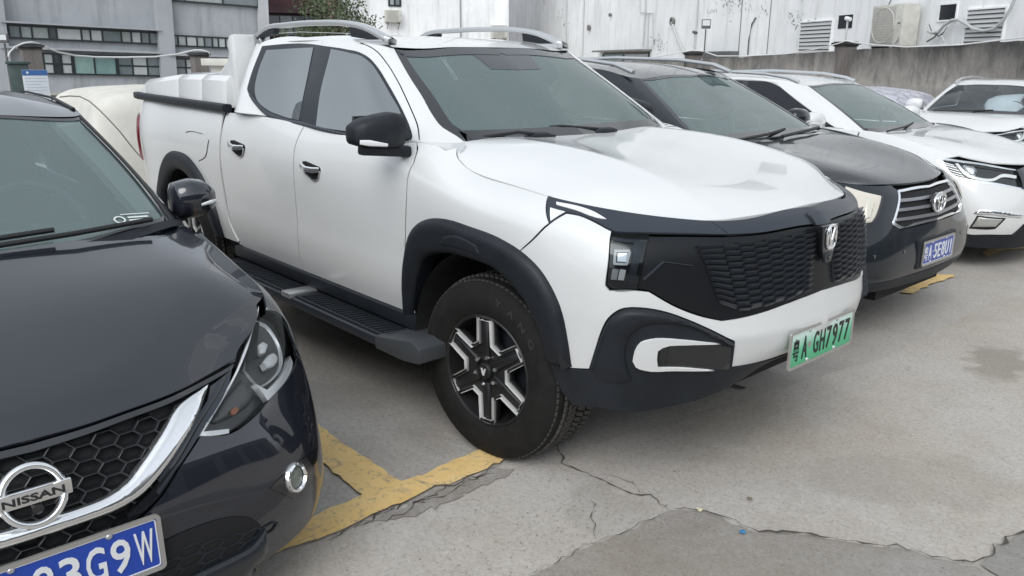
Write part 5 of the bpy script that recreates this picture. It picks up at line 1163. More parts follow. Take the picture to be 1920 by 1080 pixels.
T.panel('rear_door',TB,[(2.572,0.774,1),(3.130,0.774),(3.541,0.774,1),(3.510,0.655),(3.508,0.592),(3.483,0.327),(3.456,0.121),(3.439,-0.017,1),(2.666,0.001,1),(2.578,0.145),(2.548,0.359),(2.565,0.565),(2.573,0.647)],WHITE,gap=.0048,th=.004)
T.panel('bed_side',TB,[(0.601,0.774,1),(0.978,0.774),(2.523,0.774,1),(2.550,0.645),(2.549,0.564),(2.523,0.356),(2.552,0.142),(2.633,0.010),(2.675,0.016,1),(2.315,0.016,1),(2.255,0.163),(2.135,0.288),(2.005,0.367),(1.856,0.396),(1.706,0.367),(1.576,0.288),(1.455,0.163),(1.396,0.016,1),(0.601,0.000,1)],WHITE)
T.panel('tailgate',TB,[(0.000,0.000,1),(0.601,0.000,1),(0.601,0.774,1),(0.000,0.774,1)],WHITE,mirror=True,smooth=False)
T.panel('tail_lamp',TB,[(0.952,0.690,1),(1.005,0.676),(1.025,0.595),(0.997,0.473),(1.016,0.377,1),(0.957,0.397),(0.846,0.445),(0.846,0.673)],REDLAMP,off=.006,cell=.03,dome=(.012,.03))
for o in ([(2.389,0.607,1),(2.401,0.608,1),(2.351,0.530),(2.207,0.478,1),(2.200,0.482,1),(2.338,0.531)],[(2.007,0.624,1),(2.062,0.630),(2.293,0.631,1),(2.294,0.628,1),(2.063,0.626),(2.017,0.620,1)]):
    T.panel('flap_seam',TB,o,SEAL,off=.0008,th=0,gap=0,cell=.02)
# greenhouse
T.panel('front_door_frame',TG,[(1.662,0.657,1),(1.985,0.642),(2.136,0.634),(2.238,0.617),(2.327,0.573),(2.376,0.500),(2.402,0.388),(2.404,0.285),(2.398,0.195),(2.387,0.113),(2.352,0.000,1),(1.558,0.000,1),(1.636,0.321)],WHITE,gap=.0035,th=.004)
T.panel('rear_door_frame',TG,[(1.662,0.657,1),(1.437,0.657),(1.065,0.667),(0.974,0.641),(0.892,0.579),(0.814,0.480),(0.813,0.347),(0.813,0.166),(0.814,0.000,1),(1.171,0.000),(1.558,0.000,1),(1.636,0.321)],WHITE)
T.panel('cab_pillar',TG,[(0.789,0.000,1),(0.814,0.000,1),(0.813,0.166),(0.813,0.347),(0.814,0.480),(0.892,0.579),(0.974,0.641),(1.065,0.667),(1.437,0.657),(1.662,0.657),(1.985,0.642),(2.136,0.634),(2.238,0.617),(2.327,0.573),(2.376,0.500),(2.402,0.388),(2.404,0.285),(2.398,0.195),(2.387,0.113),(2.352,0.000,1),(2.521,0.000,1),(2.504,0.044),(2.476,0.092),(2.471,0.174),(2.478,0.280),(2.475,0.422),(2.473,0.553),(2.472,0.637,1),(1.945,0.637),(1.173,0.637),(0.789,0.637,1)],WHITE)
T.panel('cab_back',TG,[(0.000,0.000,1),(0.789,0.000,1),(0.789,0.637,1),(0.000,0.637,1)],WHITE,smooth=False)
T.panel('window_surround',TG,[(0.991,0.603,1),(1.085,0.608),(1.573,0.599),(1.680,0.591),(1.995,0.571),(2.160,0.552),(2.241,0.518),(2.305,0.446),(2.338,0.349),(2.354,0.237),(2.354,0.153),(2.347,0.082),(2.325,0.012),(2.312,0.000,1),(1.940,0.000),(1.558,-0.014),(1.305,-0.023),(1.168,0.004),(1.087,0.085),(1.017,0.178),(0.983,0.228),(0.980,0.281)],PILLAR,off=.003,gap=0,th=.006)
T.panel('rear_door_glass',TG,[(1.054,0.559,1),(1.559,0.572,1),(1.554,0.342),(1.498,0.015,1),(1.302,0.020),(1.184,0.049),(1.088,0.135),(1.068,0.181),(1.043,0.393)],SIDEG,off=.006,th=.001,gap=0)
T.panel('front_door_glass',TG,[(1.809,0.564,1),(2.023,0.544),(2.183,0.517),(2.261,0.464),(2.303,0.382),(2.330,0.266),(2.340,0.183),(2.331,0.127),(2.261,0.002,1),(2.102,0.000),(1.684,-0.003,1),(1.718,0.248)],SIDEG,off=.006,th=.001,gap=0)
T.panel('waist_trim',TG,[(1.017,0.178,1),(1.087,0.085),(1.168,0.004),(1.305,-0.023),(1.558,-0.018),(1.940,-0.030),(2.169,0.000),(2.309,0.000,1),(2.302,0.014),(1.943,-0.011),(1.556,0.008),(1.314,0.004),(1.181,0.039),(1.099,0.116),(1.037,0.189)],SATIN,off=.010,th=.01,gap=0,cell=.02,dome=(.006,.012))
T.panel('windscreen_border',TG,[(2.478,0.621,1),(2.473,0.553),(2.475,0.422),(2.478,0.280),(2.471,0.174),(2.476,0.092),(2.504,0.044),(2.533,0.030),(0.000,0.000),(3.161,0.000,1),(3.161,0.637,1)],GLOSSBLACK,off=-.004,gap=0,full='a',th=.004,holes=[]) if False else None
WSO=[(2.499,0.000,1),(3.161,0.000,1),(3.161,0.637,1),(2.478,0.637,1),(2.473,0.553),(2.475,0.422),(2.478,0.280),(2.471,0.174),(2.476,0.092),(2.504,0.044)]
WSI=[(3.161,0.059,1),(2.614,0.062),(2.565,0.060),(2.515,0.065),(2.498,0.091),(2.502,0.203),(2.507,0.373),(2.519,0.553),(2.541,0.588),(2.603,0.601),(2.749,0.591),(2.988,0.581),(3.161,0.587,1)]
def band_full(car,name,S,Oo,Oi,mat,off,th=.004):
    """border band between two half outlines that both end on the centre line"""
    o=smooth_outline(Oo,.03); i=smooth_outline(Oi,.03)
    return o,i
T.panel('windscreen',TG,WSO,WSH,off=-.006,gap=0,full='a',th=0,cell=.07)
# ceramic border just inside the glass edge
def border(car,name,S,O,w,mat,off,full='a'):
    Q=smooth_outline(O,.03); 
    if .5*np.sum(Q[:,0]*np.roll(Q[:,1],-1)-np.roll(Q[:,0],-1)*Q[:,1])<0: Q=Q[::-1]
    n=len(Q); V=[];F=[]
    T_=np.roll(Q,-1,0)-np.roll(Q,1,0); T_/=np.linalg.norm(T_,axis=1)[:,None]; I=np.c_[-T_[:,1],T_[:,0]]
    mid=np.abs(Q[:,0]-S.ta[-1])<2e-3
    ww=np.array([w(q) if callable(w) else w for q in Q])
    Z=Q+I*ww[:,None]; Z[mid,0]=Q[mid,0]; Z[:,0]=np.minimum(Z[:,0],S.ta[-1])
    A=S.at(Q)+S.nrm(Q)*off; B=S.at(Z)+S.nrm(Z)*off
    for k in range(n):
        j=(k+1)%n
        if mid[k] and mid[j]: continue
        F.append((k,j,n+j,n+k))
    V=np.r_[A,B]; V=np.r_[V,V*[1,-1,1]]; F=F+[tuple(x+2*n for x in f[::-1]) for f in F]
    return link(name,mesh(name,V,F,smooth=True),car.root,mat)
tbm=TG.tb[-1]
border(T,'screen_border',TG,WSO,lambda q:.075 if q[1]<.02 else (.055 if q[0]>TG.ta[8]+.1 else .05),GLOSSBLACK,-.003)
T.panel('roof',TR,[(0.000,0.000,1),(1.477,0.000,1),(1.477,0.654,1),(1.138,0.654),(0.395,0.654),(0.000,0.654,1)],WHITE,full='b',gap=0,th=0,cell=.08)
# bonnet
T.panel('bonnet',TH,[(0.000,0.000,1),(1.223,0.000,1),(1.223,0.282),(1.223,0.485),(1.223,0.673),(1.223,0.833,1),(1.161,0.833),(1.049,0.833),(0.819,0.828),(0.572,0.839),(0.291,0.848),(0.191,0.856),(0.094,0.863),(0.042,0.835,1),(0.000,0.673)],WHITE,full='b',cell=.045,th=.02)
inner(T,TH,.03,full='b')
g=G()
for x0,x1,y0,y1,z in ((-.50,-.33,-.72,.72,1.262),): g.box(x0,x1,y0,y1,z-.05,z)
T.add('cowl',g,PLASTIC,bev=.01)
# front end
T.panel('front_bumper',TB,[(5.281,0.473,1),(5.411,0.657,1),(5.454,0.726,1),(5.502,0.731),(5.571,0.717),(5.642,0.689,1),(5.648,0.543),(5.637,0.427,1),(5.650,0.408),(5.720,0.429),(5.786,0.433,1),(5.864,0.392),(5.954,0.364),(6.043,0.349,1),(6.184,0.364),(6.341,0.380),(6.568,0.392,1),(6.568,0.091,1),(6.327,0.095),(6.103,0.119,1),(6.088,0.273,1),(6.013,0.309),(5.917,0.345),(5.825,0.366),(5.754,0.365),(5.699,0.350),(5.651,0.307),(5.620,0.255),(5.588,0.170),(5.568,0.110,1),(5.491,0.087,1),(5.459,0.167),(5.412,0.244),(5.356,0.349),(5.307,0.428)],WHITE,full='a',cell=.03,gap=.002)
T.panel('lower_bumper',TB,[(5.400,0.074,1),(5.491,0.087),(5.568,0.110,1),(5.588,0.170),(5.620,0.255),(5.651,0.307),(5.699,0.350),(5.754,0.365),(5.825,0.366),(5.917,0.345),(6.013,0.309),(6.088,0.273,1),(6.103,0.119,1),(6.327,0.095),(6.568,0.091,1),(6.568,-0.030,1),(6.041,-0.008),(5.879,0.000),(5.684,0.000),(5.580,-0.005),(5.502,-0.030),(5.454,-0.016),(5.420,0.024)],PLASTIC,full='a',cell=.03,off=.004)
T.panel('bumper_arch',TB,[(6.089,0.242,1),(6.083,0.267,1),(6.013,0.305),(5.917,0.341),(5.825,0.362),(5.754,0.361),(5.703,0.347),(5.656,0.304),(5.625,0.253),(5.594,0.171),(5.574,0.108,1),(5.598,0.091),(5.722,0.101,1),(5.703,0.141),(5.696,0.201),(5.713,0.252),(5.752,0.295),(5.826,0.323),(5.918,0.321),(5.994,0.292)],PLASTIC,off=.006,cell=.02,dome=(.020,.022),gap=0)
T.panel('lamp_recess',TB,[(5.821,0.231,1),(5.910,0.248),(6.015,0.258),(6.075,0.243,1),(6.090,0.116,1),(5.951,0.139),(5.815,0.150,1)],GLOSSBLACK,off=.006,gap=0,th=.004)
T.panel('fog_surround',TB,[(6.030,0.267,1),(5.909,0.270),(5.781,0.251),(5.752,0.237),(5.730,0.205),(5.722,0.171),(5.733,0.153),(5.763,0.144),(5.870,0.140),(6.027,0.127,1),(5.910,0.149),(5.813,0.154,1),(5.808,0.185),(5.811,0.215),(5.827,0.229),(5.910,0.250)],WHITE,off=.015,gap=0,th=.018,cell=.02)
T.panel('fog_lamp',TB,[(5.819,0.216,1),(5.850,0.227),(5.845,0.157,1),(5.817,0.158,1)],LENS,off=.010,gap=0,th=.006)
T.panel('lower_skid',TB,[(6.113,0.077,1),(6.320,-0.015),(6.264,0.017),(6.568,-0.028,1),(6.568,-0.030,1),(6.148,-0.030),(5.970,0.003,1)],SATIN,full='a',off=.010,gap=0,cell=.04) if False else None
T.panel('nose_band',TB,[(6.014,0.772,1),(6.192,0.762),(6.444,0.775),(6.568,0.754,1),(6.568,0.639,1),(6.433,0.651),(6.225,0.657),(6.079,0.671,1)],SATIN,full='a',off=.004,cell=.03,th=.02)
T.panel('nose_badge_tab',TB,[(6.568,0.708,1),(6.494,0.712,1),(6.513,0.636,1),(6.568,0.631,1)],SATIN,full='a',off=.014,cell=.02,th=.012)
T.panel('lamp_arm',TB,[(5.326,0.782,1),(5.504,0.788),(5.725,0.798),(5.919,0.784),(6.014,0.772,1),(6.079,0.671,1),(5.899,0.689),(5.743,0.694),(5.648,0.690),(5.593,0.712),(5.524,0.730),(5.452,0.729),(5.418,0.665),(5.409,0.657,1)],SATIN,off=.004,cell=.03)
T.panel('daytime_strip',TB,[(5.386,0.761,1),(5.470,0.768),(5.553,0.759),(5.608,0.738,1),(5.569,0.736),(5.482,0.748),(5.397,0.749)],WHITELAMP,off=.007,gap=0,cell=.02,th=.004)
T.panel('fender_emblem',TB,[(5.382,0.728,1),(5.450,0.728,1),(5.415,0.669,1)],WHITELAMP,off=.006,gap=.001,th=.004)
T.panel('headlamp',TB,[(5.645,0.684,1),(5.778,0.684,1),(5.763,0.536),(5.748,0.435,1),(5.656,0.415),(5.639,0.423,1),(5.650,0.544)],GLOSSBLACK,off=-.020,gap=0,th=.01)
T.panel('headlamp_lens',TB,[(5.645,0.684,1),(5.778,0.684,1),(5.763,0.536),(5.748,0.435,1),(5.656,0.415),(5.639,0.423,1),(5.650,0.544)],DLENS,off=.002,gap=0,th=0)
for (o,m) in (([(5.728,0.657,1),(5.758,0.656,1),(5.752,0.558),(5.737,0.453,1),(5.713,0.447,1),(5.728,0.556)],SATIN),([(5.678,0.590,1),(5.710,0.594,1),(5.707,0.551,1),(5.677,0.549,1)],CHROME),([(5.688,0.511,1),(5.709,0.512,1),(5.702,0.464,1),(5.681,0.461,1)],BRIGHT),([(5.663,0.606,1),(5.718,0.612,1),(5.720,0.600,1),(5.666,0.593,1)],WHITELAMP),([(5.664,0.593,1),(5.673,0.594),(5.672,0.538,1),(5.663,0.541,1)],WHITELAMP),([(5.712,0.599),(5.722,0.600,1),(5.715,0.545,1),(5.706,0.548)],WHITELAMP),([(5.663,0.541,1),(5.716,0.545,1),(5.712,0.535,1),(5.666,0.529,1)],WHITELAMP),([(5.662,0.508,1),(5.684,0.510,1),(5.677,0.460,1),(5.655,0.456,1)],SILVER),([(5.654,0.661,1),(5.746,0.664,1),(5.747,0.653,1),(5.655,0.651,1)],SATIN)):
    T.panel('lamp_module',TB,o,m,off=-.008,gap=0,th=.012,cell=.02,smooth=False)
T.panel('grille_panel',TB,[(5.778,0.684,1),(5.919,0.679),(6.078,0.665,1),(6.223,0.652),(6.431,0.646),(6.568,0.635,1),(6.568,0.389,1),(6.341,0.376),(6.184,0.362),(6.043,0.349,1),(5.954,0.368),(5.864,0.396),(5.786,0.437,1),(5.748,0.439),(5.763,0.536)],simple('grille_dark',(.007,.008,.010),.35,spec=.3),full='a',off=-.006,cell=.035,gap=.001)
for o in ([(5.763,0.484,1),(5.826,0.562,1),(5.832,0.560),(5.768,0.478,1)],[(5.826,0.562,1),(5.931,0.548),(5.931,0.544),(5.832,0.558,1)]):
    T.panel('grille_line',TB,o,SATIN,off=0,gap=0,th=.008,smooth=False)
# staggered grille tiles
BLK=simple('grille_tile',(.032,.037,.045),.40,0,coat=.1)
TT_=[(5.947,0.627),(6.043,0.634),(6.109,0.632),(6.173,0.628),(6.240,0.627),(6.307,0.624),(6.378,0.621),(6.449,0.619),(6.515,0.618)]
TB_=[(6.034,0.406),(6.105,0.381),(6.158,0.380),(6.211,0.383),(6.264,0.387),(6.318,0.389),(6.373,0.394),(6.426,0.399),(6.476,0.403)]
def tiles():
    A=np.array([t[:2] for t in TT_]);B=np.array([t[:2] for t in TB_]); nr=11
    for k in range(len(A)-1):
        for j in range(nr+1):
            t0=(j-(.5 if k%2 else 0))/nr; t1=t0+.80/nr
            t0=max(t0,0);t1=min(t1,1)
            if t1-t0<.03: continue
            g=.07
            def P(s,t): return (A[k]*(1-s)+A[k+1]*s)*(1-t)+(B[k]*(1-s)+B[k+1]*s)*t
            q=np.array([P(g*.3,t0),P(1-g,t0),P(1-g,t1),P(g*.3,t1)]); p=TB.at(q); n=TB.nrm(q)
            top=p+n*np.array([[.016],[.012],[-.002],[.000]]); bot=p-n*.012; V=np.r_[top,bot]
            for s in (1,-1):
                W=V*[1,s,1]; g_=G(); g_.add(W,[(0,1,2,3),(0,4,5,1),(1,5,6,2),(2,6,7,3),(3,7,4,0)]); link('grille_tile',g_.mesh('grille_tile'),truck,BLK)
_fz=np.linspace(.4,1.1,40)
def frontx(y,z,S=TB,_c={}):
    if 'T' not in _c:
        A=np.linspace(S.ta[13],S.ta[-1],80); B=np.linspace(S.tb[0],S.tb[-1],80); g=np.array([(a,b) for a in A for b in B]); _c['T']=S.at(g)
    P=_c['T']; d=(P[:,1]+abs(y))**2+(P[:,2]-z)**2; i=np.argsort(d)[:4]; w=1/(d[i]+1e-6); return float((P[i,0]*w).sum()/w.sum())
tiles()
# emblem with camera tab
g=G(); g.prism([(-.058,1.03),(.058,1.03),(.048,.945),(.030,.90),(-.030,.90),(-.048,.945)],.935,.952,axis='x')
T.add('emblem_plinth',g,GLOSSBLACK,bev=.004)
g=G(); P=[]
for i in range(41):
    a=2*math.pi*i/40; P.append((.958,.031*math.copysign(abs(math.cos(a))**.75,math.cos(a)),.985+.045*math.copysign(abs(math.sin(a))**.75,math.sin(a))))
g.tube(P,.0058,8,cap=False); em=T.add('emblem',g,CHROME)
g=G(); g.prism([(-.026,1.016),(-.013,1.022),(-.002,.975),(.002,.975),(.013,1.022),(.026,1.016),(.006,.944),(-.006,.944)],.953,.962,axis='x'); link('emblem_letter',g.bevel('emblem_letter',.002,1),em,CHROME)
g=G(); g.prism([(-.034,.925),(.034,.925),(.022,.885),(-.022,.885)],.942,.956,axis='x'); T.add('camera_tab',g,SATIN,bev=.003)
g=G(); g.lathe([(0,.962),(.007,.962),(.009,.950)],14,axis='x'); 
g.V=[(v[0],v[1],v[2]+.905) for v in g.V]; T.add('camera',g,GLOSSBLACK)
g=G(); P_=[(-.62,-.876,1.286),(-.44,-.838,1.2745),(-.36,-.812,1.262),(-.315,-.792,1.249),(-.318,-.770,1.262),(-.345,-.735,1.277),(-.405,-.712,1.277),(-.475,-.80,1.279)]; n_=len(P_); g.add(P_+[(a,b,c-.02) for a,b,c in P_],[tuple(range(n_)),tuple(range(2*n_-1,n_-1,-1))]+[(i,n_+i,n_+(i+1)%n_,(i+1)%n_) for i in range(n_)]); T.add('cowl_corner',g,WHITE,mirror=True)
T.p=plate(T,['粤','A','G','H','7','9','7','7'],(.966,.003,.577),'green',tilt=R(0))
# wheel-arch flares
T.panel('wheel_arch_flare',TB,[(4.432,-0.030,1),(4.460,0.071),(4.481,0.181),(4.497,0.254),(4.523,0.322),(4.558,0.382),(4.607,0.430),(4.695,0.475),(4.787,0.501),(4.887,0.515),(4.988,0.518),(5.164,0.513),(5.284,0.477),(5.377,0.412),(5.429,0.345),(5.469,0.263),(5.488,0.178),(5.500,0.094,1),(5.449,0.081),(5.396,0.066,1),(5.373,0.166),(5.337,0.234),(5.265,0.297),(5.158,0.353),(5.011,0.364),(4.800,0.348),(4.703,0.319),(4.646,0.285),(4.593,0.203),(4.544,0.078),(4.498,-0.030,1)],PLASTIC,off=.004,cell=.03,gap=0,dome=(.030,.05),th=.07,ang=60)
T.panel('flare_step',TB,[(4.813,0.393,1),(4.849,0.437,1),(4.910,0.462),(5.021,0.464),(5.070,0.453),(5.101,0.402,1),(5.025,0.406),(4.910,0.405)],PLASTIC,off=.030,cell=.02,gap=0,dome=(.008,.015),th=.01)
T.panel('wheel_arch_flare',TB,[(2.415,0.016,1),(2.395,0.163),(2.315,0.298),(2.195,0.415),(2.035,0.492),(1.856,0.510),(1.676,0.492),(1.516,0.416),(1.395,0.298),(1.315,0.163),(1.297,0.016,1),(1.415,0.016,1),(1.455,0.163),(1.576,0.288),(1.706,0.367),(1.856,0.396),(2.005,0.367),(2.135,0.288),(2.255,0.163),(2.315,0.016,1)],PLASTIC,off=.004,cell=.03,gap=0,dome=(.030,.05),th=.07,ang=60)
for x in (0,-3.18): arch_liner(T,x,-.935,.47 if x==0 else .47,.36,.42)
for x in (0,-3.18):
    for s in (-1,1): w_=wheel(T,x,s*(.922 if x==0 else .915),.388,.240,.272,s,'six',tread=(s<0),steer=(R(5) if x==0 else 0)); fw=(w_ if (x==0 and s<0) else (fw if 'fw' in globals() else None))
# running boards
g=G(); g.box(-2.40,-.44,-1.05,-.84,.372,.428); rb=T.add('running_board',g,PLASTIC,bev=.012,mirror=True); rb2=T.last2
g=G(); g.box(-2.40,-.40,-1.075,-1.051,.378,.420); link('edge_trim',g.bevel('edge_trim',.006),rb,SATIN)
for k in range(46):
    x=-2.26+k*.038
    if abs(x+1.45)<.08: continue
    g=G(); s=.03
    g.add([(x,-1.035,.427),(x+.016,-1.035,.427),(x+.016+s,-.93,.427),(x+s,-.93,.427),(x,-1.035,.435),(x+.016,-1.035,.435),(x+.016+s,-.93,.435),(x+s,-.93,.435)],[(4,5,6,7),(0,1,5,4),(1,2,6,5),(2,3,7,6),(3,0,4,7)])
    link('tread_rib',g.mesh('tread_rib'),rb,PLASTIC)
g=G(); g.box(-1.50,-1.40,-1.079,-.89,.411,.440); link('step_bracket',g.bevel('step_bracket',.006),rb,SILVER)
g=G(); g.prism([(-.58,.368),(-.36,.368),(-.24,.385),(-.24,.455),(-.30,.475),(-.52,.436),(-.58,.430)],-1.082,-.86); link('end_cap',g.bevel('end_cap',.01),rb,simple('cap_grey',(.055,.06,.066),.5,.1))
g=G(); g.box(-2.42,-.47,-.93,-.84,.44,.505); T.add('sill',g,PLASTIC,bev=.01,mirror=True)
# bed cover, rail and sail panels
P=[(-4.20,-.845,1.352),(-4.0,-.885,1.352),(-3.3,-.90,1.346),(-2.8,-.90,1.340),(-2.42,-.90,1.336)]
g=G(); g.tube(P,1,10,flat=(.060,.050)); T.add('bed_rail',g,PLASTIC,mirror=True,sharp=60)
def coverseg(x0,x1,z0,z1,ang0=0):
    g=G(); V=[]
    pr=[(-.845,1.33),(-.835,None,-.035),(-.80,None,-.005),(-.70,None,0.006),(0,None,.02),(.70,None,.006),(.80,None,-.005),(.835,None,-.035),(.845,1.33)]
    n=len(pr)
    for (x,z) in ((x0,z0),(x1,z1)):
        for p in pr: V.append((x,p[0],p[1] if p[1] else z+p[2]))
    F=[(i,n+i,n+i+1,i+1) for i in range(n-1)]+[tuple(range(n)),tuple(range(2*n-1,n-1,-1))]
    g.add(V,F); return g
for (x0,x1,z0,z1) in ((-4.20,-4.03,1.385,1.475),(-4.028,-3.358,1.475,1.522),(-3.354,-2.948,1.522,1.527),(-2.944,-2.56,1.527,1.527)):
    T.add('bed_cover',coverseg(x0,x1,z0,z1),WHITE,bev=.004)
g=G(); g.prism([(-2.49,1.765),(-2.555,1.76),(-2.60,1.70),(-2.575,1.66),(-2.60,1.61),(-2.74,1.54),(-2.79,1.50),(-2.74,1.33),(-2.47,1.33)],-.80,-.66)
T.add('sail_panel',g,WHITE,bev=.018,mirror=True)
g=G(); g.tube([(-2.585,-.66,1.762),(-2.60,-.3,1.79),(-2.60,.3,1.79),(-2.585,.66,1.762)],.05,12,flat=(.10,.06)); T.add('sport_bar',g,WHITE,sharp=60)
# roof rails
P=[(-2.548,-.605,1.762),(-2.44,-.60,1.796),(-2.17,-.60,1.812),(-1.79,-.60,1.814),(-1.508,-.60,1.803),(-1.302,-.60,1.774),(-1.181,-.60,1.738),(-1.085,-.603,1.706)]
Q=smooth_outline([(p[0],p[2]) for p in P]+[(-1.8,1.0,1)],.04)
Q=[q for q in Q if q[1]>1.70 and -2.56<q[0]<-1.07]
g=G(); g.tube([(q[0],-.60,q[1]) for q in Q],1,12,flat=(.050,.030)); T.add('roof_rail',g,SILVER,mirror=True,sharp=60)
for pr in ([(-1.07,1.690),(-1.10,1.705),(-1.19,1.728),(-1.31,1.762),(-1.45,1.788),(-1.44,1.735),(-1.30,1.722),(-1.18,1.706)],[(-2.56,1.735),(-2.56,1.755),(-2.44,1.785),(-2.30,1.795),(-2.32,1.765),(-2.42,1.755)]):
    g=G(); g.prism(pr,-.622,-.585); T.add('rail_foot',g,PLASTIC,mirror=True,bev=.006)
# door mirror
mr_=ellipsoid_loft([((-.55,-1.175,1.335),(.02,0,0),(0,0,.02)),((-.55,-1.17,1.325),(.045,0,0),(0,0,.040)),((-.545,-1.13,1.33),(.065,0,0),(0,0,.058)),((-.54,-1.06,1.334),(.072,0,0),(0,0,.069)),((-.535,-.995,1.338),(.072,0,0),(0,0,.074)),((-.535,-.955,1.336),(.065,0,0),(0,0,.069)),((-.535,-.945,1.336),(.045,0,0),(0,0,.06))],24,.62)
mo=T.add('door_mirror',mr_,PLASTIC,sharp=70)
me2=mr_.mesh('door_mirror',True,70); me2.transform(Matrix.Translation((-.83,.965,0))@Matrix.Rotation(R(94),4,'Z')@Matrix.Translation((.53,1.06,0))); link('door_mirror',me2,truck,PLASTIC)
g=G(); g.tube([(-.55,-1.12,1.262),(-.55,-1.0,1.250),(-.55,-.90,1.240)],1,10,flat=(.075,.05)); 
g.prism([(-.52,1.215),(-.50,1.26),(-.56,1.30),(-.66,1.40),(-.66,1.22)],-.885,-.865) if False else None
link('mirror_arm',g.mesh('mirror_arm',True,60),mo,PLASTIC)
g=G(); g.tube([(-.495,-1.165,1.298),(-.478,-1.13,1.294),(-.468,-1.05,1.282)],[.7,1,.5],10,flat=(.02,.026)); link('turn_signal',g.mesh('turn_signal',True,60),mo,WHITELAMP)
g=G(); g.box(-.625,-.612,-1.12,-.99,1.285,1.395); link('mirror_glass',g.bevel('mirror_glass',.003),mo,GLOSSBLACK)
T.panel('mirror_sail',TG,[(2.323,0.125,1),(2.335,0.105),(2.338,0.065),(2.325,0.012),(2.312,0.000,1),(2.246,0.000,1),(2.282,0.041)],PLASTIC,off=.010,gap=0,cell=.03,dome=(.012,.02))
# door handles
for (cx,cz) in ((-1.335,1.088),(-2.215,1.128)):
    o=G(); rec=G()
    y=-.948
    rec.prism([(cx-.095,cz+.030),(cx-.06,cz+.034),(cx+.085,cz+.018),(cx+.098,cz+.004),(cx+.075,cz-.045),(cx+.04,cz-.058),(cx-.06,cz-.03),(cx-.095,cz+.005)],y-.001,y+.02)
    h=T.add('door_handle',rec,DARK,mirror=True,bev=.003); h2=T.last2
    g=G(); g.tube([(cx-.09,y-.004,cz+.020),(cx-.06,y-.022,cz+.012),(cx,y-.030,cz+.002),(cx+.06,y-.026,cz+.002),(cx+.092,y-.006,cz+.006)],[.8,1,1,1,.8],10,flat=(.018,.030)); link('grip',g.mesh('grip',True,60),h,CHROME)
    g=G(); g.tube([(cx-.085,y-.003,cz-.004),(cx-.05,y-.006,cz-.03),(cx+.03,y-.006,cz-.056),(cx+.072,y-.003,cz-.045),(cx+.094,y-.003,cz)],.0035,6); link('bezel',g.mesh('bezel',True,60),h,CHROME)
# wipers
for (a,b_) in (((-.36,.25,1.285),(-.50,-.42,1.305)),((-.345,-.20,1.282),(-.42,-.62,1.29))):
    g=G(); g.tube([a,tuple((np.array(a)+np.array(b_))/2+[.01,0,.022]),b_],.008,6); g.tube([tuple(np.array(b_)+[-.0,.3,.0]),tuple(np.array(b_)+[0,-.02,0])],.005,4); T.add('wiper',g,SEAL)
for y in (-.28,.18):
    g=ellipsoid_loft([((-.385,y-.09,1.279),(.02,0,0),(0,0,.006)),((-.375,y-.04,1.288),(.035,0,0),(0,0,.014)),((-.375,y+.04,1.288),(.035,0,0),(0,0,.014)),((-.385,y+.09,1.279),(.02,0,0),(0,0,.006))],12); T.add('wiper_pivot',g,PLASTIC)
# cabin
g=G(); g.box(-.95,-.46,-.70,.70,1.02,1.20); T.add('dashboard',g,INTER,bev=.05)
g=G(); g.box(-2.4,-.9,-.80,.80,.45,.62); T.add('cabin_floor',g,INTERD)
for y in (-.38,.38): seat(T,-1.35,y,.80,INTER)
seat(T,-2.1,-.4,.80,INTER); seat(T,-2.1,.4,.80,INTER); steering(T,-.98,.38,1.20,INTERD)
g=G(); g.box(-1.0,-.975,-.10,.14,1.555,1.615); T.add('rear_view_mirror',g,INTERD,bev=.01)
g=G(); g.prism([(-.28,1.66),(.28,1.66),(.22,1.60),(.12,1.575),(-.12,1.575),(-.22,1.60)],-.955,-.95,axis='x'); 
T.panel('sensor_patch',TG,[(3.161,0.590,1),(2.935,0.589,1),(2.957,0.544),(2.977,0.472,1),(3.161,0.468,1)],GLOSSBLACK,full='a',off=-.0045,gap=0,th=0)
# rear bumper
g=G(); g.box(-4.36,-4.16,-.82,.82,.46,.66); T.add('rear_bumper',g,PLASTIC,bev=.03)

for i,ch in enumerate('YANG'):
    a=R(74-i*13); me=text_mesh('tyre_lettering',ch,.038,.030,.0012,.02)
    o=link('tyre_lettering',me,fw,LETTER); o.matrix_local=Matrix.Translation((.325*math.cos(a),-.0105,.325*math.sin(a)))@Matrix.Rotation(-(a-R(90)),4,'Y')@Matrix.Rotation(R(90),4,'X')

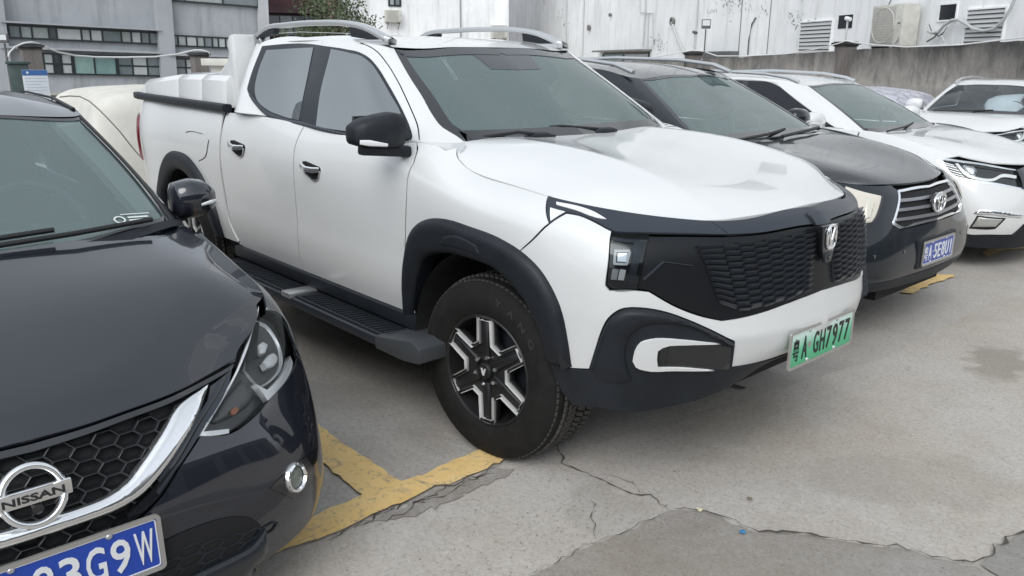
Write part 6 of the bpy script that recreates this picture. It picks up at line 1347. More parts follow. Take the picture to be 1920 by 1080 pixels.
# ---------------------------------------------------------------- shared car builder pieces
_T={}
def xz(S,x,z,corner=False,yz=False):
    k=id(S)
    if k not in _T:
        A=np.linspace(S.ta[0],S.ta[-1],160);B=np.linspace(S.tb[0],S.tb[-1],40); g=np.array([(a,b) for a in A for b in B]); _T[k]=(g,S.at(g),S)
    g,P,_=_T[k]; i0,i1=(1,2) if yz else (0,2)
    t=(abs(x)*-S.sgn if yz and False else x)
    w=(P[:,i0]-(x if not yz else np.sign(P[:,1])*abs(x)))**2+(P[:,i1]-z)**2
    if not yz: w=w+np.where(np.abs(P[:,1])<.5,.5,0)
    else: w=w+np.where(P[:,0]<-1.2,.5,0)
    q=g[np.argmin(w)].copy()
    for _ in range(8):
        p=S.at([q])[0]; ja,jb=S.jac([q]); ja=ja[0][[i0,i1]];jb=jb[0][[i0,i1]]
        tx=x if not yz else (np.sign(p[1]) if abs(p[1])>1e-6 else 1)*abs(x)
        r=np.array([tx,z])-p[[i0,i1]]; J=np.c_[ja,jb]
        try: d=np.linalg.lstsq(J,r,rcond=1e-2)[0]
        except Exception: break
        n=np.linalg.norm(d); q=q+(d if n<.05 else d*.05/n)
        q[0]=np.clip(q[0],S.ta[0],S.ta[-1]); q[1]=np.clip(q[1],S.tb[0]-.02,S.tb[-1]+.02)
    return (q[0],q[1],1) if corner else (q[0],q[1])
def nd(S,i,j,c=True): return (S.ta[i],S.tb[j],1) if c else (S.ta[i],S.tb[j])
def nds(S,L): return [nd(S,*l) for l in L]
def arcxz(S,cx,cz,r,a0,a1,n=9): return [xz(S,cx+r*math.cos(R(a0+(a1-a0)*i/(n-1))),cz+r*math.sin(R(a0+(a1-a0)*i/(n-1)))) for i in range(n)]
def common(car,B,Gs,Rf,mat,wb,ohang,wr,hw,body=True,xdoor=(-1.32,-2.25,-3.05),rr=.21,style='five',cl=.2,trim=PLASTIC,arch=False,zs=.28,glass_=None,rail=None,apillar=8,beltz=1.0,front_fender=None,sidewin=True):
    fx=-ohang; bx=-ohang-wb
    zc=wr; R1=wr+.055
    nf=[i for i in range(B.P.shape[1]) if B.P[3,i,0]<fx+.0][-1]
    x0,x1,x2=xdoor
    bt=B.tb[-1]
    top=lambda x:(xz(B,x,B.P[-1,:,2].mean())[0],bt,1)
    car.panel('front_door',B,[xz(B,x0,zs,True),top(x0),top(x1),xz(B,x1,zs,True)],mat,smooth=False,gap=.003)
    car.panel('rear_door',B,[xz(B,x1,zs,True),top(x1),top(x2),xz(B,x2+.0,.72,True)]+arcxz(B,bx,zc,R1,35,12,4)+[xz(B,bx+R1+.02,zs,True)],mat,ang=30,gap=.003)
    car.panel('rear_quarter',B,[xz(B,x2,.72,True),top(x2),nd(B,1,6),nd(B,1,0),xz(B,bx-R1,zs,True)]+arcxz(B,bx,zc,R1,178,36,9),mat,ang=30)
    car.panel('tailgate',B,[nd(B,0,0),nd(B,1,0),nd(B,1,6),nd(B,0,6)],mat,smooth=False)
    if sidewin:
        g0,g1,g2,g3=Gs.tb[0],Gs.tb[-1],0,0
        car.panel('cabin_side',Gs,nds(Gs,[(0,0),(apillar,0),(apillar,3),(0,3)]),mat,smooth=False,gap=0,th=.004,cell=.08)
        b0=.035;b1=Gs.tb[-1]-.05
        def A(i,f=0): return Gs.ta[i]+f
        car.panel('side_glass',Gs,[(A(2,.25),b0,1),(A(6,.02),b0,1),(A(6,-.13),b1*.55),(A(6,-.32),b1*.93),(A(5,-.2),b1,1),(A(3),b1),(A(2,.35),b1*.96,1)],glass_ or DARKG,off=.004,th=.001,gap=0)
        car.panel('window_pillar',Gs,[(A(4,.02),b0,1),(A(4,.10),b0,1),(A(4,.07),b1,1),(A(4,-.01),b1,1)],GLOSSBLACK,off=.006,th=.001,gap=0,smooth=False)
    car.panel('roof',Rf,nds(Rf,[(0,0),(4,0),(4,3),(2,3),(0,3)]),mat,full='b',gap=0,th=0,cell=.09)
    W=nds(Gs,[(apillar,0),(10,0),(10,3),(apillar,3)])
    car.panel('windscreen',Gs,W,WSH,full='a',off=-.004,gap=0,th=0,cell=.08,smooth=False)
    border(car,'screen_border',Gs,W,lambda q:.06 if q[1]<.02 else (.018 if q[1]>Gs.tb[-1]-.02 else .032),GLOSSBLACK,-.001)
    g=G(); g.box(bx-.55,bx-.42,-hw+.13,hw-.13,.32,.9); g.box(bx+.42,fx-.42,-hw+.08,hw-.08,.22,.88); g.box(bx-.42,bx+.42,-.5,.5,.3,.85); g.box(fx-.42,fx+.36,-.55,.55,.24,.68); g.box(fx+.36,-.14,-.45,.45,.24,.60)
    car.add('chassis',g,DARK,smooth=False)
    for x in (fx,bx):
        arch_liner(car,x,-hw+.02,wr+.07,.34,wr+.03)
        for s in (-1,1): wheel(car,x,s*(hw-.03),wr,rr,.215,s,style,tread=False)
    # cabin
    g=G(); g.box(-1.60,-1.22,-.66,.66,.72,beltz-.05); car.add('dashboard',g,INTER,bev=.06)
    g=G(); g.box(bx+.1,-1.7,-.72,.72,.30,.42); car.add('cabin_floor',g,INTERD)
    for y in (-.36,.36): seat(car,-2.25,y,.58,INTER)
    for y in (-.36,.36): seat(car,-3.1,y,.60,INTER)
    steering(car,-1.62,.36,beltz-.03,simple('wheel_rim_leather',(.05,.05,.05),.5) if 'wheel_rim_leather' not in MATS else MATS['wheel_rim_leather'],r=.19)
def make_mirror(car,x,y,z,mat,side_both=True,h=.075,w=.12,parent=None):
    m=ellipsoid_loft([((x,-(y+w*1.0),z),(.01,0,0),(0,0,.015)),((x,-(y+w*.9),z),(.05,0,0),(0,0,h*.55)),((x,-(y+w*.45),z),(.075,0,0),(0,0,h*.9)),((x,-(y-w*.1),z),(.08,0,0),(0,0,h)),((x,-(y-w*.75),z-.005),(.07,0,0),(0,0,h*.92)),((x,-(y-w*.9),z-.01),(.045,0,0),(0,0,h*.6))],22,.75)
    o=car.add('door_mirror',m,mat,mirror=True,sharp=70); o2=car.last2
    for q,s in ((o,-1),(o2,1)):
        g=G(); g.tube([(x+.0,s*(y-w*.5),z-h*.8),(x+.01,s*(y-w*1.2),z-h*1.1),(x+.03,s*(y-w*1.9),z-h*1.25)],1,8,flat=(.07,.035)); link('mirror_arm',g.mesh('mirror_arm',True,60),q,PLASTIC)
        g=G(); g.tube([(x+.045,s*(y+w*.9),z-.01),(x+.072,s*(y+w*.55),z-.012),(x+.078,s*(y+w*.1),z-.018)],[.6,1,.6],8,flat=(.016,.016)); link('turn_signal',g.mesh('turn_signal',True,60),q,WHITELAMP)
    return o
def roof_rail(car,P,mat,r=(.040,.030),foot=True):
    g=G(); Q=[]
    for i in range(len(P)-1):
        for k in range(4): 
            t=k/4; Q.append(tuple(np.array(P[i])*(1-t)+np.array(P[i+1])*t))
    Q.append(P[-1]); g.tube(Q,1,10,flat=r); o=car.add('roof_rail',g,mat,mirror=True,sharp=60)
    return o
def strip(car,name,P,r,mat,mirror=False,n=6,flat=None,parent=None):
    g=G(); g.tube(P,r,n,flat=flat); return car.add(name,g,mat,mirror=mirror,parent=parent,sharp=60)
def hexgrid(car,S,y0,y1,z0,z1,w,h,mat,inside,off=.0,t=.006,name='grille_cell',depth=.02,both=True):
    """honeycomb cells as separate rims on the body surface"""
    k=0;rows=int((z1-z0)/(h*.5))+1
    for j in range(rows):
        zc=z0+j*h*.5; n=int((y1-y0)/(w*1.5))+2
        for i in range(n):
            yc=y0+i*w*1.5+(w*.75 if j%2 else 0)
            if yc>y1 or not inside(yc,zc): continue
            for s in ((-1,1) if both and yc>1e-3 else (1,)):
                hx=[(.5,0),(.25,.5),(-.25,.5),(-.5,0),(-.25,-.5),(.25,-.5)]; V=[]
                for sc,dd in ((1.0,0),(1.0,-depth),(1-2*t/h,-depth),(1-2*t/h,.001)):
                    for a,b in hx:
                        yy=yc+a*w*sc; zz=zc+b*h*sc; V.append((frontx2(S,yy,zz)+off+dd,s*yy,zz))
                F=[]
                for q in range(3):
                    for m in range(6): F.append((q*6+m,q*6+(m+1)%6,(q+1)*6+(m+1)%6,(q+1)*6+m))
                for m in range(6): F.append((18+m,18+(m+1)%6,(m+1)%6,m))
                g=G(); g.add(V,F); link(name,g.mesh(name),car.root,mat); k+=1
    return k
_FX={}
def frontx2(S,y,z):
    k=id(S)
    if k not in _FX:
        P=S.at(np.array([(a,b) for a in np.linspace(S.ta[-1]-1.1,S.ta[-1],90) for b in np.linspace(S.tb[0],S.tb[-1],60)])); _FX[k]=P
    P=_FX[k]; d=(np.abs(P[:,1])-abs(y))**2+(P[:,2]-z)**2; i=np.argsort(d)[:4]; w=1/(d[i]+1e-6); return float((P[i,0]*w).sum()/w.sum())

# ---------------------------------------------------------------- dark saloon in the left foreground
nis=thing('saloon_car','glossy black saloon in the left foreground with chrome V grille and blue plate 83G9W','car',(.45,-2.60,0))
N=Car(nis)
N.panel('bonnet',NH,[(0.000,0.000,1),(0.893,0.000,1),(0.893,0.147),(0.887,0.266),(0.884,0.399),(0.883,0.523),(0.893,0.667,1),(0.776,0.720),(0.594,0.723,1),(0.507,0.758),(0.251,0.758),(0.000,0.758,1),(0.000,0.647),(0.000,0.476)],NAVY,full='b',th=.015,cell=.05)
inner(N,NH,.04,full='b')
N.panel('fender',NB,[nd(NB,7,6),nd(NB,8,6,False)]+[(4.722,0.738,1),(4.700,0.710),(4.676,0.620),(4.694,0.532),(4.781,0.540,1)]+[xz(NB,-.43,.60,True),xz(NB,-.55,.40)]+arcxz(NB,-.93,.33,.375,5,175,11)+[xz(NB,-1.32,.22,True),xz(NB,-1.32,.9)],NAVY,ang=35)
N.panel('front_bumper',NB,[(5.320,0.552,1),(5.287,0.527),(5.237,0.504),(5.156,0.509),(5.037,0.535),(4.900,0.539),(4.785,0.535,1)]+[xz(NB,-.43,.60,True),xz(NB,-.55,.40),xz(NB,-.56,.22,True),nd(NB,10,0,False),nd(NB,11,0),nd(NB,12,0),nd(NB,14,0)]+[(5.717,0.330,1),(5.717,0.352),(5.646,0.341),(5.543,0.348),(5.469,0.395),(5.398,0.480)],NAVY,full='a',cell=.04,ang=50)
common(N,NB,NG,NR,NAVY,2.70,.93,.315,.88,xdoor=(-1.32,-2.25,-3.0),rr=.205,cl=.15,zs=.22,beltz=1.0)
# grille
N.panel('grille_back',NB,[(5.717,0.720,1),(5.603,0.725),(5.497,0.737),(5.344,0.740),(5.182,0.738),(5.048,0.728,1),(5.319,0.556,1),(5.398,0.480),(5.469,0.398),(5.543,0.351),(5.646,0.345),(5.717,0.356),(5.717,0.333,1)],DARK,full='a',off=-.03,gap=0,th=0)
N.panel('grille_top_edge',NB,[(5.717,0.728,1),(5.602,0.737),(5.495,0.750),(5.338,0.750),(5.173,0.746),(5.029,0.733,1),(5.058,0.721,1),(5.192,0.729),(5.349,0.729),(5.499,0.727),(5.605,0.713),(5.717,0.702,1)],GLOSSBLACK,full='a',off=-.004,gap=0,th=.02)
N.panel('grille_side_trim',NB,[(5.180,0.712,1),(5.058,0.721,1),(5.319,0.556,1),(5.398,0.483),(5.468,0.403),(5.542,0.356),(5.551,0.383),(5.476,0.440),(5.402,0.529),(5.296,0.613)],GLOSSBLACK,off=-.006,gap=0,th=.02)
for o in ([(5.138,0.712,1),(5.121,0.712,1),(5.305,0.606),(5.385,0.536),(5.461,0.451),(5.464,0.463),(5.388,0.547),(5.306,0.622)],[(5.091,0.714,1),(5.077,0.711,1),(5.314,0.567,1),(5.396,0.493),(5.469,0.412),(5.473,0.425),(5.396,0.503),(5.313,0.587)]):
    N.panel('trim_line',NB,o,SATIN,off=.0,gap=0,th=.006,cell=.02)
N.panel('chrome_v_bar',NB,[(5.192,0.718,1),(5.253,0.672),(5.291,0.636),(5.380,0.555),(5.455,0.482),(5.503,0.442),(5.559,0.420),(5.647,0.416),(5.717,0.419,1),(5.717,0.470,1),(5.652,0.470),(5.589,0.475),(5.541,0.498),(5.498,0.545),(5.427,0.623),(5.334,0.703),(5.283,0.713,1)],CHROME,full='a',off=.006,gap=0,th=.03,cell=.02,dome=(.016,.022))
HEXB=simple('grille_mesh',(.014,.015,.017),.35)
inV=lambda y,z: (z>.475+max(0,(y-.22))*1.15) and z<.735-.02-abs(y)*.0 and y<.52 and (y<.14 or z>.50+(y-.14)*.55) 
hexgrid(N,NB,0,.52,.485,.73,.070,.033,HEXB,lambda y,z: inV(y,z),off=-.014,t=.0016)
def badge_nissan():
    x0=-.012; yb=-.032; g=G(); zc=.662
    P=[(x0+.012-.25*(zc*0+.067*math.sin(t)),.064*math.cos(t),zc+.066*math.sin(t)) for t in np.linspace(0,2*math.pi,49)]
    g.tube(P,1,8,cap=False,flat=(.018,.014)); g.V=[(v[0],v[1]+yb,v[2]) for v in g.V]; b=N.add('badge',g,CHROME,sharp=60)
    g=G(); g.box(x0+.006,x0+.022,yb-.080,yb+.080,zc-.018,zc+.018); link('badge_bar',g.bevel('badge_bar',.003),b,CHROME)
    me=text_mesh('badge_lettering','NISSAN',.128,.019,.001,.03); o=link('badge_lettering',me,b,GLOSSBLACK); o.matrix_local=Matrix.Translation((x0+.0232,yb,zc))@Matrix(((0,0,1,0),(1,0,0,0),(0,1,0,0),(0,0,0,1)))
    g=G(); g.lathe([(0,.03),(.012,.028),(.018,.015),(.018,0)],18,axis='x'); g.V=[(v[0]+x0-.01,v[1]+yb+.005,v[2]+zc-.036) for v in g.V]; N.add('camera',g,GLOSSBLACK)
badge_nissan()
# lower intake, lip, fog
N.panel('lower_intake',NB,[(5.224,0.159,1),(5.249,0.204),(5.291,0.236),(5.348,0.256),(5.405,0.263),(5.474,0.263),(5.567,0.264),(5.717,0.268,1),(5.717,0.174,1),(5.631,0.143),(5.501,0.123),(5.364,0.112),(5.270,0.121)],DARK,full='a',off=.003,gap=0,th=0)
hexgrid(N,NB,0,.56,.26,.37,.080,.030,PLASTIC,lambda y,z: z<.385-max(0,y-.35)*.4 and z>.25+max(0,y-.3)*.15,off=.004,t=.003,name='intake_cell',depth=.012)
N.panel('lower_lip',NB,[(5.215,0.140,1),(5.258,0.108),(5.320,0.108),(5.393,0.112),(5.475,0.111),(5.717,0.158,1)]+[nd(NB,14,0),nd(NB,12,0)]+[(5.257,0.025),(5.211,0.042,1)],GREYBL,full='a',off=.012,gap=0,th=.02,cell=.03,dome=(.015,.03))
N.panel('fog_recess',NB,[(5.176,0.262,1),(5.145,0.272),(5.112,0.276),(5.052,0.279),(4.938,0.263,1),(4.960,0.218),(5.019,0.195),(5.099,0.172,1),(5.146,0.224)],GLOSSBLACK,off=.002,gap=0,th=.0)
def fog():
    q=[(5.079,0.240)]; p=NB.at([q[0]])[0]; n=NB.nrm([q[0]])[0]; M=Vector(n).to_track_quat('Z','Y').to_matrix().to_4x4(); M.translation=Vector(p)
    g=G(); g.lathe([(.034,.004),(.038,.012),(.044,.010),(.047,.0),(.047,-.01)],28,M=M,axis='z'); f=N.add('fog_lamp',g,CHROME,mirror=True)
    for q,s in ((f,1),(N.last2,-1)):
        g=G(); g.lathe([(0,.006),(.02,.005),(.035,.0)],20,M=M,axis='z'); me=g.mesh('lens',True)
        if s<0: me.transform(Matrix.Scale(-1,4,(0,1,0))); me.flip_normals()
        link('lens',me,q,simple('fog_glass',(.16,.18,.15),.08,0,coat=1) if 'fog_glass' not in MATS else MATS['fog_glass'])
fog()
# headlamp
HL=[(4.716,0.738,1),(4.700,0.710),(4.676,0.620),(4.694,0.532),(4.787,0.540,1),(4.897,0.541),(5.035,0.538),(5.154,0.512),(5.236,0.508,1),(5.286,0.531),(5.318,0.553,1),(5.253,0.609),(5.177,0.651),(5.051,0.705),(4.934,0.748),(4.835,0.768)]
N.panel('headlamp',NB,HL,simple('lamp_housing',(.06,.06,.062),.3,.3),off=-.045,gap=0,th=0)
N.panel('headlamp_lens',NB,HL,LENS,off=.004,gap=0,th=0,cell=.03)
N.panel('lamp_edge',NB,[(4.716,0.768,1),(4.743,0.768),(4.831,0.768),(4.930,0.743),(5.047,0.701),(5.175,0.644),(5.250,0.599),(5.303,0.559),(5.230,0.521),(5.237,0.506,1),(5.287,0.529),(5.319,0.551,1),(5.252,0.611),(5.175,0.653),(5.046,0.708),(4.930,0.750),(4.831,0.768)],simple('lamp_bright',(.82,.83,.84),.18,.2,coat=1),off=-.006,gap=0,th=.03,cell=.02)
N.panel('lamp_reflector',NB,[(4.765,0.763,1),(4.743,0.710),(4.757,0.659),(4.791,0.589),(4.839,0.568),(4.933,0.570),(5.003,0.584,1),(5.015,0.617),(5.006,0.667),(4.990,0.705,1),(4.899,0.744)],simple('reflector',(.80,.81,.82),.16,.30),off=-.035,gap=0,th=.02,cell=.02,dome=(-.02,.05))
N.panel('lamp_strip',NB,[(4.808,0.563,1),(4.818,0.539),(4.896,0.530),(5.013,0.527),(5.048,0.532,1),(5.047,0.620,1),(5.024,0.568),(4.941,0.564)],MATS['lamp_bright'],off=-.012,gap=0,th=.02,cell=.02)
N.panel('lamp_bowl',NB,[(5.048,0.671,1),(5.047,0.632),(5.055,0.587),(5.101,0.562),(5.163,0.558,1),(5.231,0.567),(5.242,0.583,1),(5.170,0.631)],simple('lamp_grey',(.11,.11,.11),.3,.5),off=-.036,gap=0,th=.01,cell=.02,dome=(.01,.03))
for o in ([(4.896,0.667),(4.864,0.651),(4.876,0.617),(4.921,0.614),(4.947,0.633),(4.935,0.664)],[(4.877,0.720),(4.849,0.711),(4.855,0.689),(4.891,0.681),(4.908,0.695)]):
    N.panel('lamp_bulb',NB,o,WHITELAMP,off=-.020,gap=0,th=.02,cell=.02,dome=(.01,.01))
N.panel('lamp_amber',NB,[(5.180,0.584),(5.159,0.588),(5.152,0.572),(5.173,0.560),(5.187,0.565)],simple('amber',(.35,.12,.05),.3),off=-.018,gap=0,th=.005,cell=.02)
plate(N,[None,None,'8','3','G','9','W'],(.006,.005,.436),'blue',tilt=R(3))
pl0=text_mesh('character','粤',.043,.090,.0012,.004); 
make_mirror(N,-1.30,.865,1.085,NAVY,h=.078,w=.088)
# cowl, wipers, pillar trim, parking-permit sticker
N.panel('cowl',NG,nds(NG,[(7,0),(10,0)])+[(NG.ta[10],.05,1),(NG.ta[8],.035,1),(NG.ta[7],.02,1)],PLASTIC,full='a',off=.004,gap=0,th=0,smooth=False)
strip(N,'wiper',[(-.97,-.55,1.052),(-.97,-.1,1.066),(-1.01,.30,1.075)],.009,SEAL)
strip(N,'wiper',[(-.96,.05,1.052),(-.97,.35,1.062),(-1.03,.62,1.068)],.009,SEAL)
for s in (-1,1):
    strip(N,'pillar_trim',[(-1.16,s*.655,1.06),(-1.45,s*.61,1.21),(-1.76,s*.545,1.37)],1,simple('pillar_lining',(.42,.43,.40),.8) if 'pillar_lining' not in MATS else MATS['pillar_lining'],flat=(.10,.05))
N.panel('windscreen_seal',NG,[(NG.ta[8]-.02,0,1),(NG.ta[8]+.004,0,1),(NG.ta[8]+.004,NG.tb[3],1),(NG.ta[8]-.02,NG.tb[3],1)],SEAL,off=.004,gap=0,th=.006,smooth=False)
stk=simple('sticker_white',(.62,.66,.64),.5)
def sticker():
    q=[(3.121,0.094)]; p=NG.at([q[0]])[0]; n=NG.nrm([q[0]])[0]; M=Vector(n).to_track_quat('Z','Y').to_matrix().to_4x4(); M.translation=Vector(p)+Vector(n)*.001
    N_up=Vector((-.6,.0,.5)); z=Vector(n).normalized(); x=N_up.cross(z).normalized(); y=z.cross(x)
    M=Matrix(((x.x,y.x,z.x,p[0]),(x.y,y.y,z.y,p[1]),(x.z,y.z,z.z,p[2]),(0,0,0,1)))
    g=G(); g.lathe([(.014,.0),(.020,.0)],24,axis='z'); o=link('window_sticker',g.mesh('window_sticker'),nis,stk); o.matrix_local=M@Matrix.Translation((-.03,0,-.001))
    g=G(); g.box(.0,.07,.004,.012,0,.0003); g.box(.0,.07,-.012,-.004,0,.0003); g.box(-.02,.08,.024,.028,0,.0003); o=link('window_sticker',g.mesh('window_sticker'),nis,stk); o.matrix_local=M
sticker()
strip(N,'roof_antenna',[(-3.2,0,1.46),(-3.24,0,1.50),(-3.34,0,1.52)],[.02,.012,.004],GLOSSBLACK)
for s in (-1,1): strip(N,'roof_channel',[(-1.82,s*.607,1.418),(-2.1,s*.60,1.452),(-2.6,s*.60,1.463),(-3.0,s*.60,1.438)],1,SEAL,flat=(.014,.010))

# ---------------------------------------------------------------- charcoal SUV beside the pickup
hig=thing('sport_utility_car','charcoal older SUV with chrome barred grille, oval badge and blue plate A5E8U1','car',(.50,2.29,0))
Hc=Car(hig)
Hc.panel('bonnet',HH,nds(HH,[(0,0),(5,0),(5,4),(3,4),(0,4),(0,2)]),GREYBL,full='b',ang=30,cell=.05,gap=.003); inner(Hc,HH,.04,full='b')
Hc.panel('fender',HB,[xz(HB,-1.35,.28,True),(xz(HB,-1.35,1.14)[0],HB.tb[-1],1),nd(HB,9,6,False),nd(HB,10,6,False),nd(HB,11,6),xz(HB,-.33,.72,True),xz(HB,-.50,.68)]+arcxz(HB,-.93,.37,.435,12,172,10),GREYBL,ang=35)
Hc.panel('front_bumper',HB,[xz(HB,-.33,.72,True),nd(HB,11,6),nd(HB,12,6,False),nd(HB,13,6,False)]+[(5.707,0.751,1),(5.559,0.507,1),(5.622,0.461,1),(5.971,0.465),(6.062,0.469,1)]+[nd(HB,14,0),nd(HB,13,0,False),nd(HB,12,0,False),nd(HB,11,0,False),nd(HB,10,0,False),xz(HB,-.46,.30,True),xz(HB,-.50,.50)],GREYBL,full='a',ang=50,cell=.04)
common(Hc,HB,HG,HR,GREYBL,2.79,.93,.365,.955,xdoor=(-1.36,-2.35,-3.15),rr=.23,zs=.28,beltz=1.14)
Hc.panel('headlamp',HB,[(5.295,0.771,1),(5.396,0.737),(5.516,0.709,1),(5.482,0.634),(5.441,0.553),(5.415,0.518,1),(5.337,0.498,1),(5.291,0.566)],simple('lamp_pale',(.62,.58,.50),.25,coat=1),off=.003,gap=0,dome=(.006,.02),th=.01,cell=.02)
for o_ in ([(5.402,0.687,1),(5.460,0.675,1),(5.407,0.543,1),(5.367,0.531,1)],):
    Hc.panel('lamp_reflector',HB,o_,simple('lamp_warm',(.70,.66,.56),.15,.3,coat=1),off=.011,gap=0,th=.004,cell=.02,dome=(.006,.012))
Hc.panel('lamp_rim',HB,[(5.516,0.709,1),(5.482,0.634),(5.441,0.553),(5.415,0.518,1),(5.425,0.515),(5.454,0.550),(5.497,0.631),(5.532,0.705,1)],GLOSSBLACK,off=.004,gap=0,th=.01)
Hc.panel('grille_surround',HB,[(5.707,0.751,1),(5.559,0.507,1),(5.623,0.465,1),(5.808,0.472),(6.062,0.473,1),(6.062,0.488,1),(5.812,0.490),(5.636,0.481),(5.579,0.517,1),(5.708,0.733,1),(5.919,0.740),(6.062,0.734,1),(6.062,0.750,1),(5.939,0.758)],CHROME,full='a',off=.006,gap=0,th=.02,cell=.02)
Hc.panel('grille_back',HB,[(5.706,0.738,1),(5.574,0.517,1),(5.635,0.476,1),(6.062,0.490,1),(6.062,0.727,1)],DARK,full='a',off=-.01,gap=0,th=0)
for o in ([(5.679,0.684,1),(6.062,0.673,1),(6.062,0.649,1),(5.663,0.660,1)],[(5.643,0.614,1),(6.062,0.605,1),(6.062,0.581,1),(5.632,0.591,1)],[(5.608,0.546,1),(6.062,0.535,1),(6.062,0.510,1),(5.599,0.523,1)]):
    Hc.panel('grille_bar',HB,o,simple('bar_grey',(.28,.28,.29),.3,.7) if 'bar_grey' not in MATS else MATS['bar_grey'],full='a',off=.004,gap=0,th=.02,cell=.03)
for yy in np.arange(.06,.40,.055):
    g=G()
    for s in (-1,1): g=G(); g.tube([(frontx2(HB,yy,.70)-.01,s*yy,.70),(frontx2(HB,yy,.90)-.01,s*yy,.90)],.004,4); Hc.add('grille_rod',g,PLASTIC)
def oval(car,x,yc,zc,rw,rh,r,name='badge_ring',par=None,n=36,e=1.0,tilt=0.):
    g=G(); g.tube([(x-tilt*rh*math.sin(t),yc+rw*math.cos(t),zc+rh*math.sin(t)) for t in np.linspace(0,2*math.pi,n+1)],r,6,cap=False); return car.add(name,g,CHROME,parent=par,sharp=60)
b=oval(Hc,-.022,0,.808,.082,.057,.008,'badge'); g=G(); g.lathe([(0,.0),(.078,-.006),(.08,-.02)],24,axis='x'); g.V=[(v[0]-.03,v[1],v[2]*.7+.808) for v in g.V]; link('badge_back',g.mesh('badge_back',True),b,GLOSSBLACK)
oval(Hc,-.018,0,.806,.021,.052,.0055,'badge_loop',b); oval(Hc,-.016,0,.829,.052,.024,.0055,'badge_loop',b)
plate(Hc,['粤','A','5','E','8','U','1'],(.012,.0,.519),'blue')
g=G(); g.box(-.03,.004,-.27,.27,.43,.61); Hc.add('plate_recess',g,PLASTIC,bev=.01)
for y in (.42,.68):
    for s in (-1,1): g=G(); g.lathe([(0,.004),(.011,.003),(.012,-.01)],12,axis='x'); g.V=[(v[0]+frontx2(HB,y,.56),v[1]+s*y,v[2]+.56) for v in g.V]; Hc.add('parking_sensor',g,GLOSSBLACK)
Hc.panel('lower_valance',HB,[nd(HB,14,0),(HB.ta[14],.10,1),(HB.ta[12],.09),(HB.ta[11],.07),(HB.ta[10],.04),nd(HB,10,0),nd(HB,12,0,False)],PLASTIC,full='a',off=.006,gap=0,th=.01,ang=60)
make_mirror(Hc,-1.62,1.07,1.17,GREYBL,h=.09,w=.14)
roof_rail(Hc,[(-1.98,-.60,1.545),(-2.15,-.605,1.60),(-2.5,-.61,1.635),(-3.2,-.61,1.65),(-3.9,-.60,1.63),(-4.15,-.60,1.57)],SILVER)
Hc.panel('window_visor',HG,[(HG.ta[6]-.10,.03,1),(HG.ta[6]-.03,.03,1),(HG.ta[6]-.20,HG.tb[3]*.6),(HG.ta[6]-.45,HG.tb[3]*.93,1),(HG.ta[5]-.4,HG.tb[3]*.96,1),(HG.ta[5]-.4,HG.tb[3]*.88,1),(HG.ta[6]-.46,HG.tb[3]*.86),(HG.ta[6]-.28,HG.tb[3]*.55)],GLOSSBLACK,off=.02,gap=0,th=.003)
strip(Hc,'wiper',[(-1.13,-.60,1.125),(-1.17,-.1,1.142),(-1.25,.25,1.155)],.010,SEAL)
strip(Hc,'wiper',[(-1.12,.0,1.125),(-1.17,.45,1.142),(-1.24,.72,1.145)],.012,SEAL)
g=G(); g.box(-1.98,-1.95,-.12,.12,1.36,1.42); Hc.add('rear_view_mirror',g,INTERD,bev=.01)
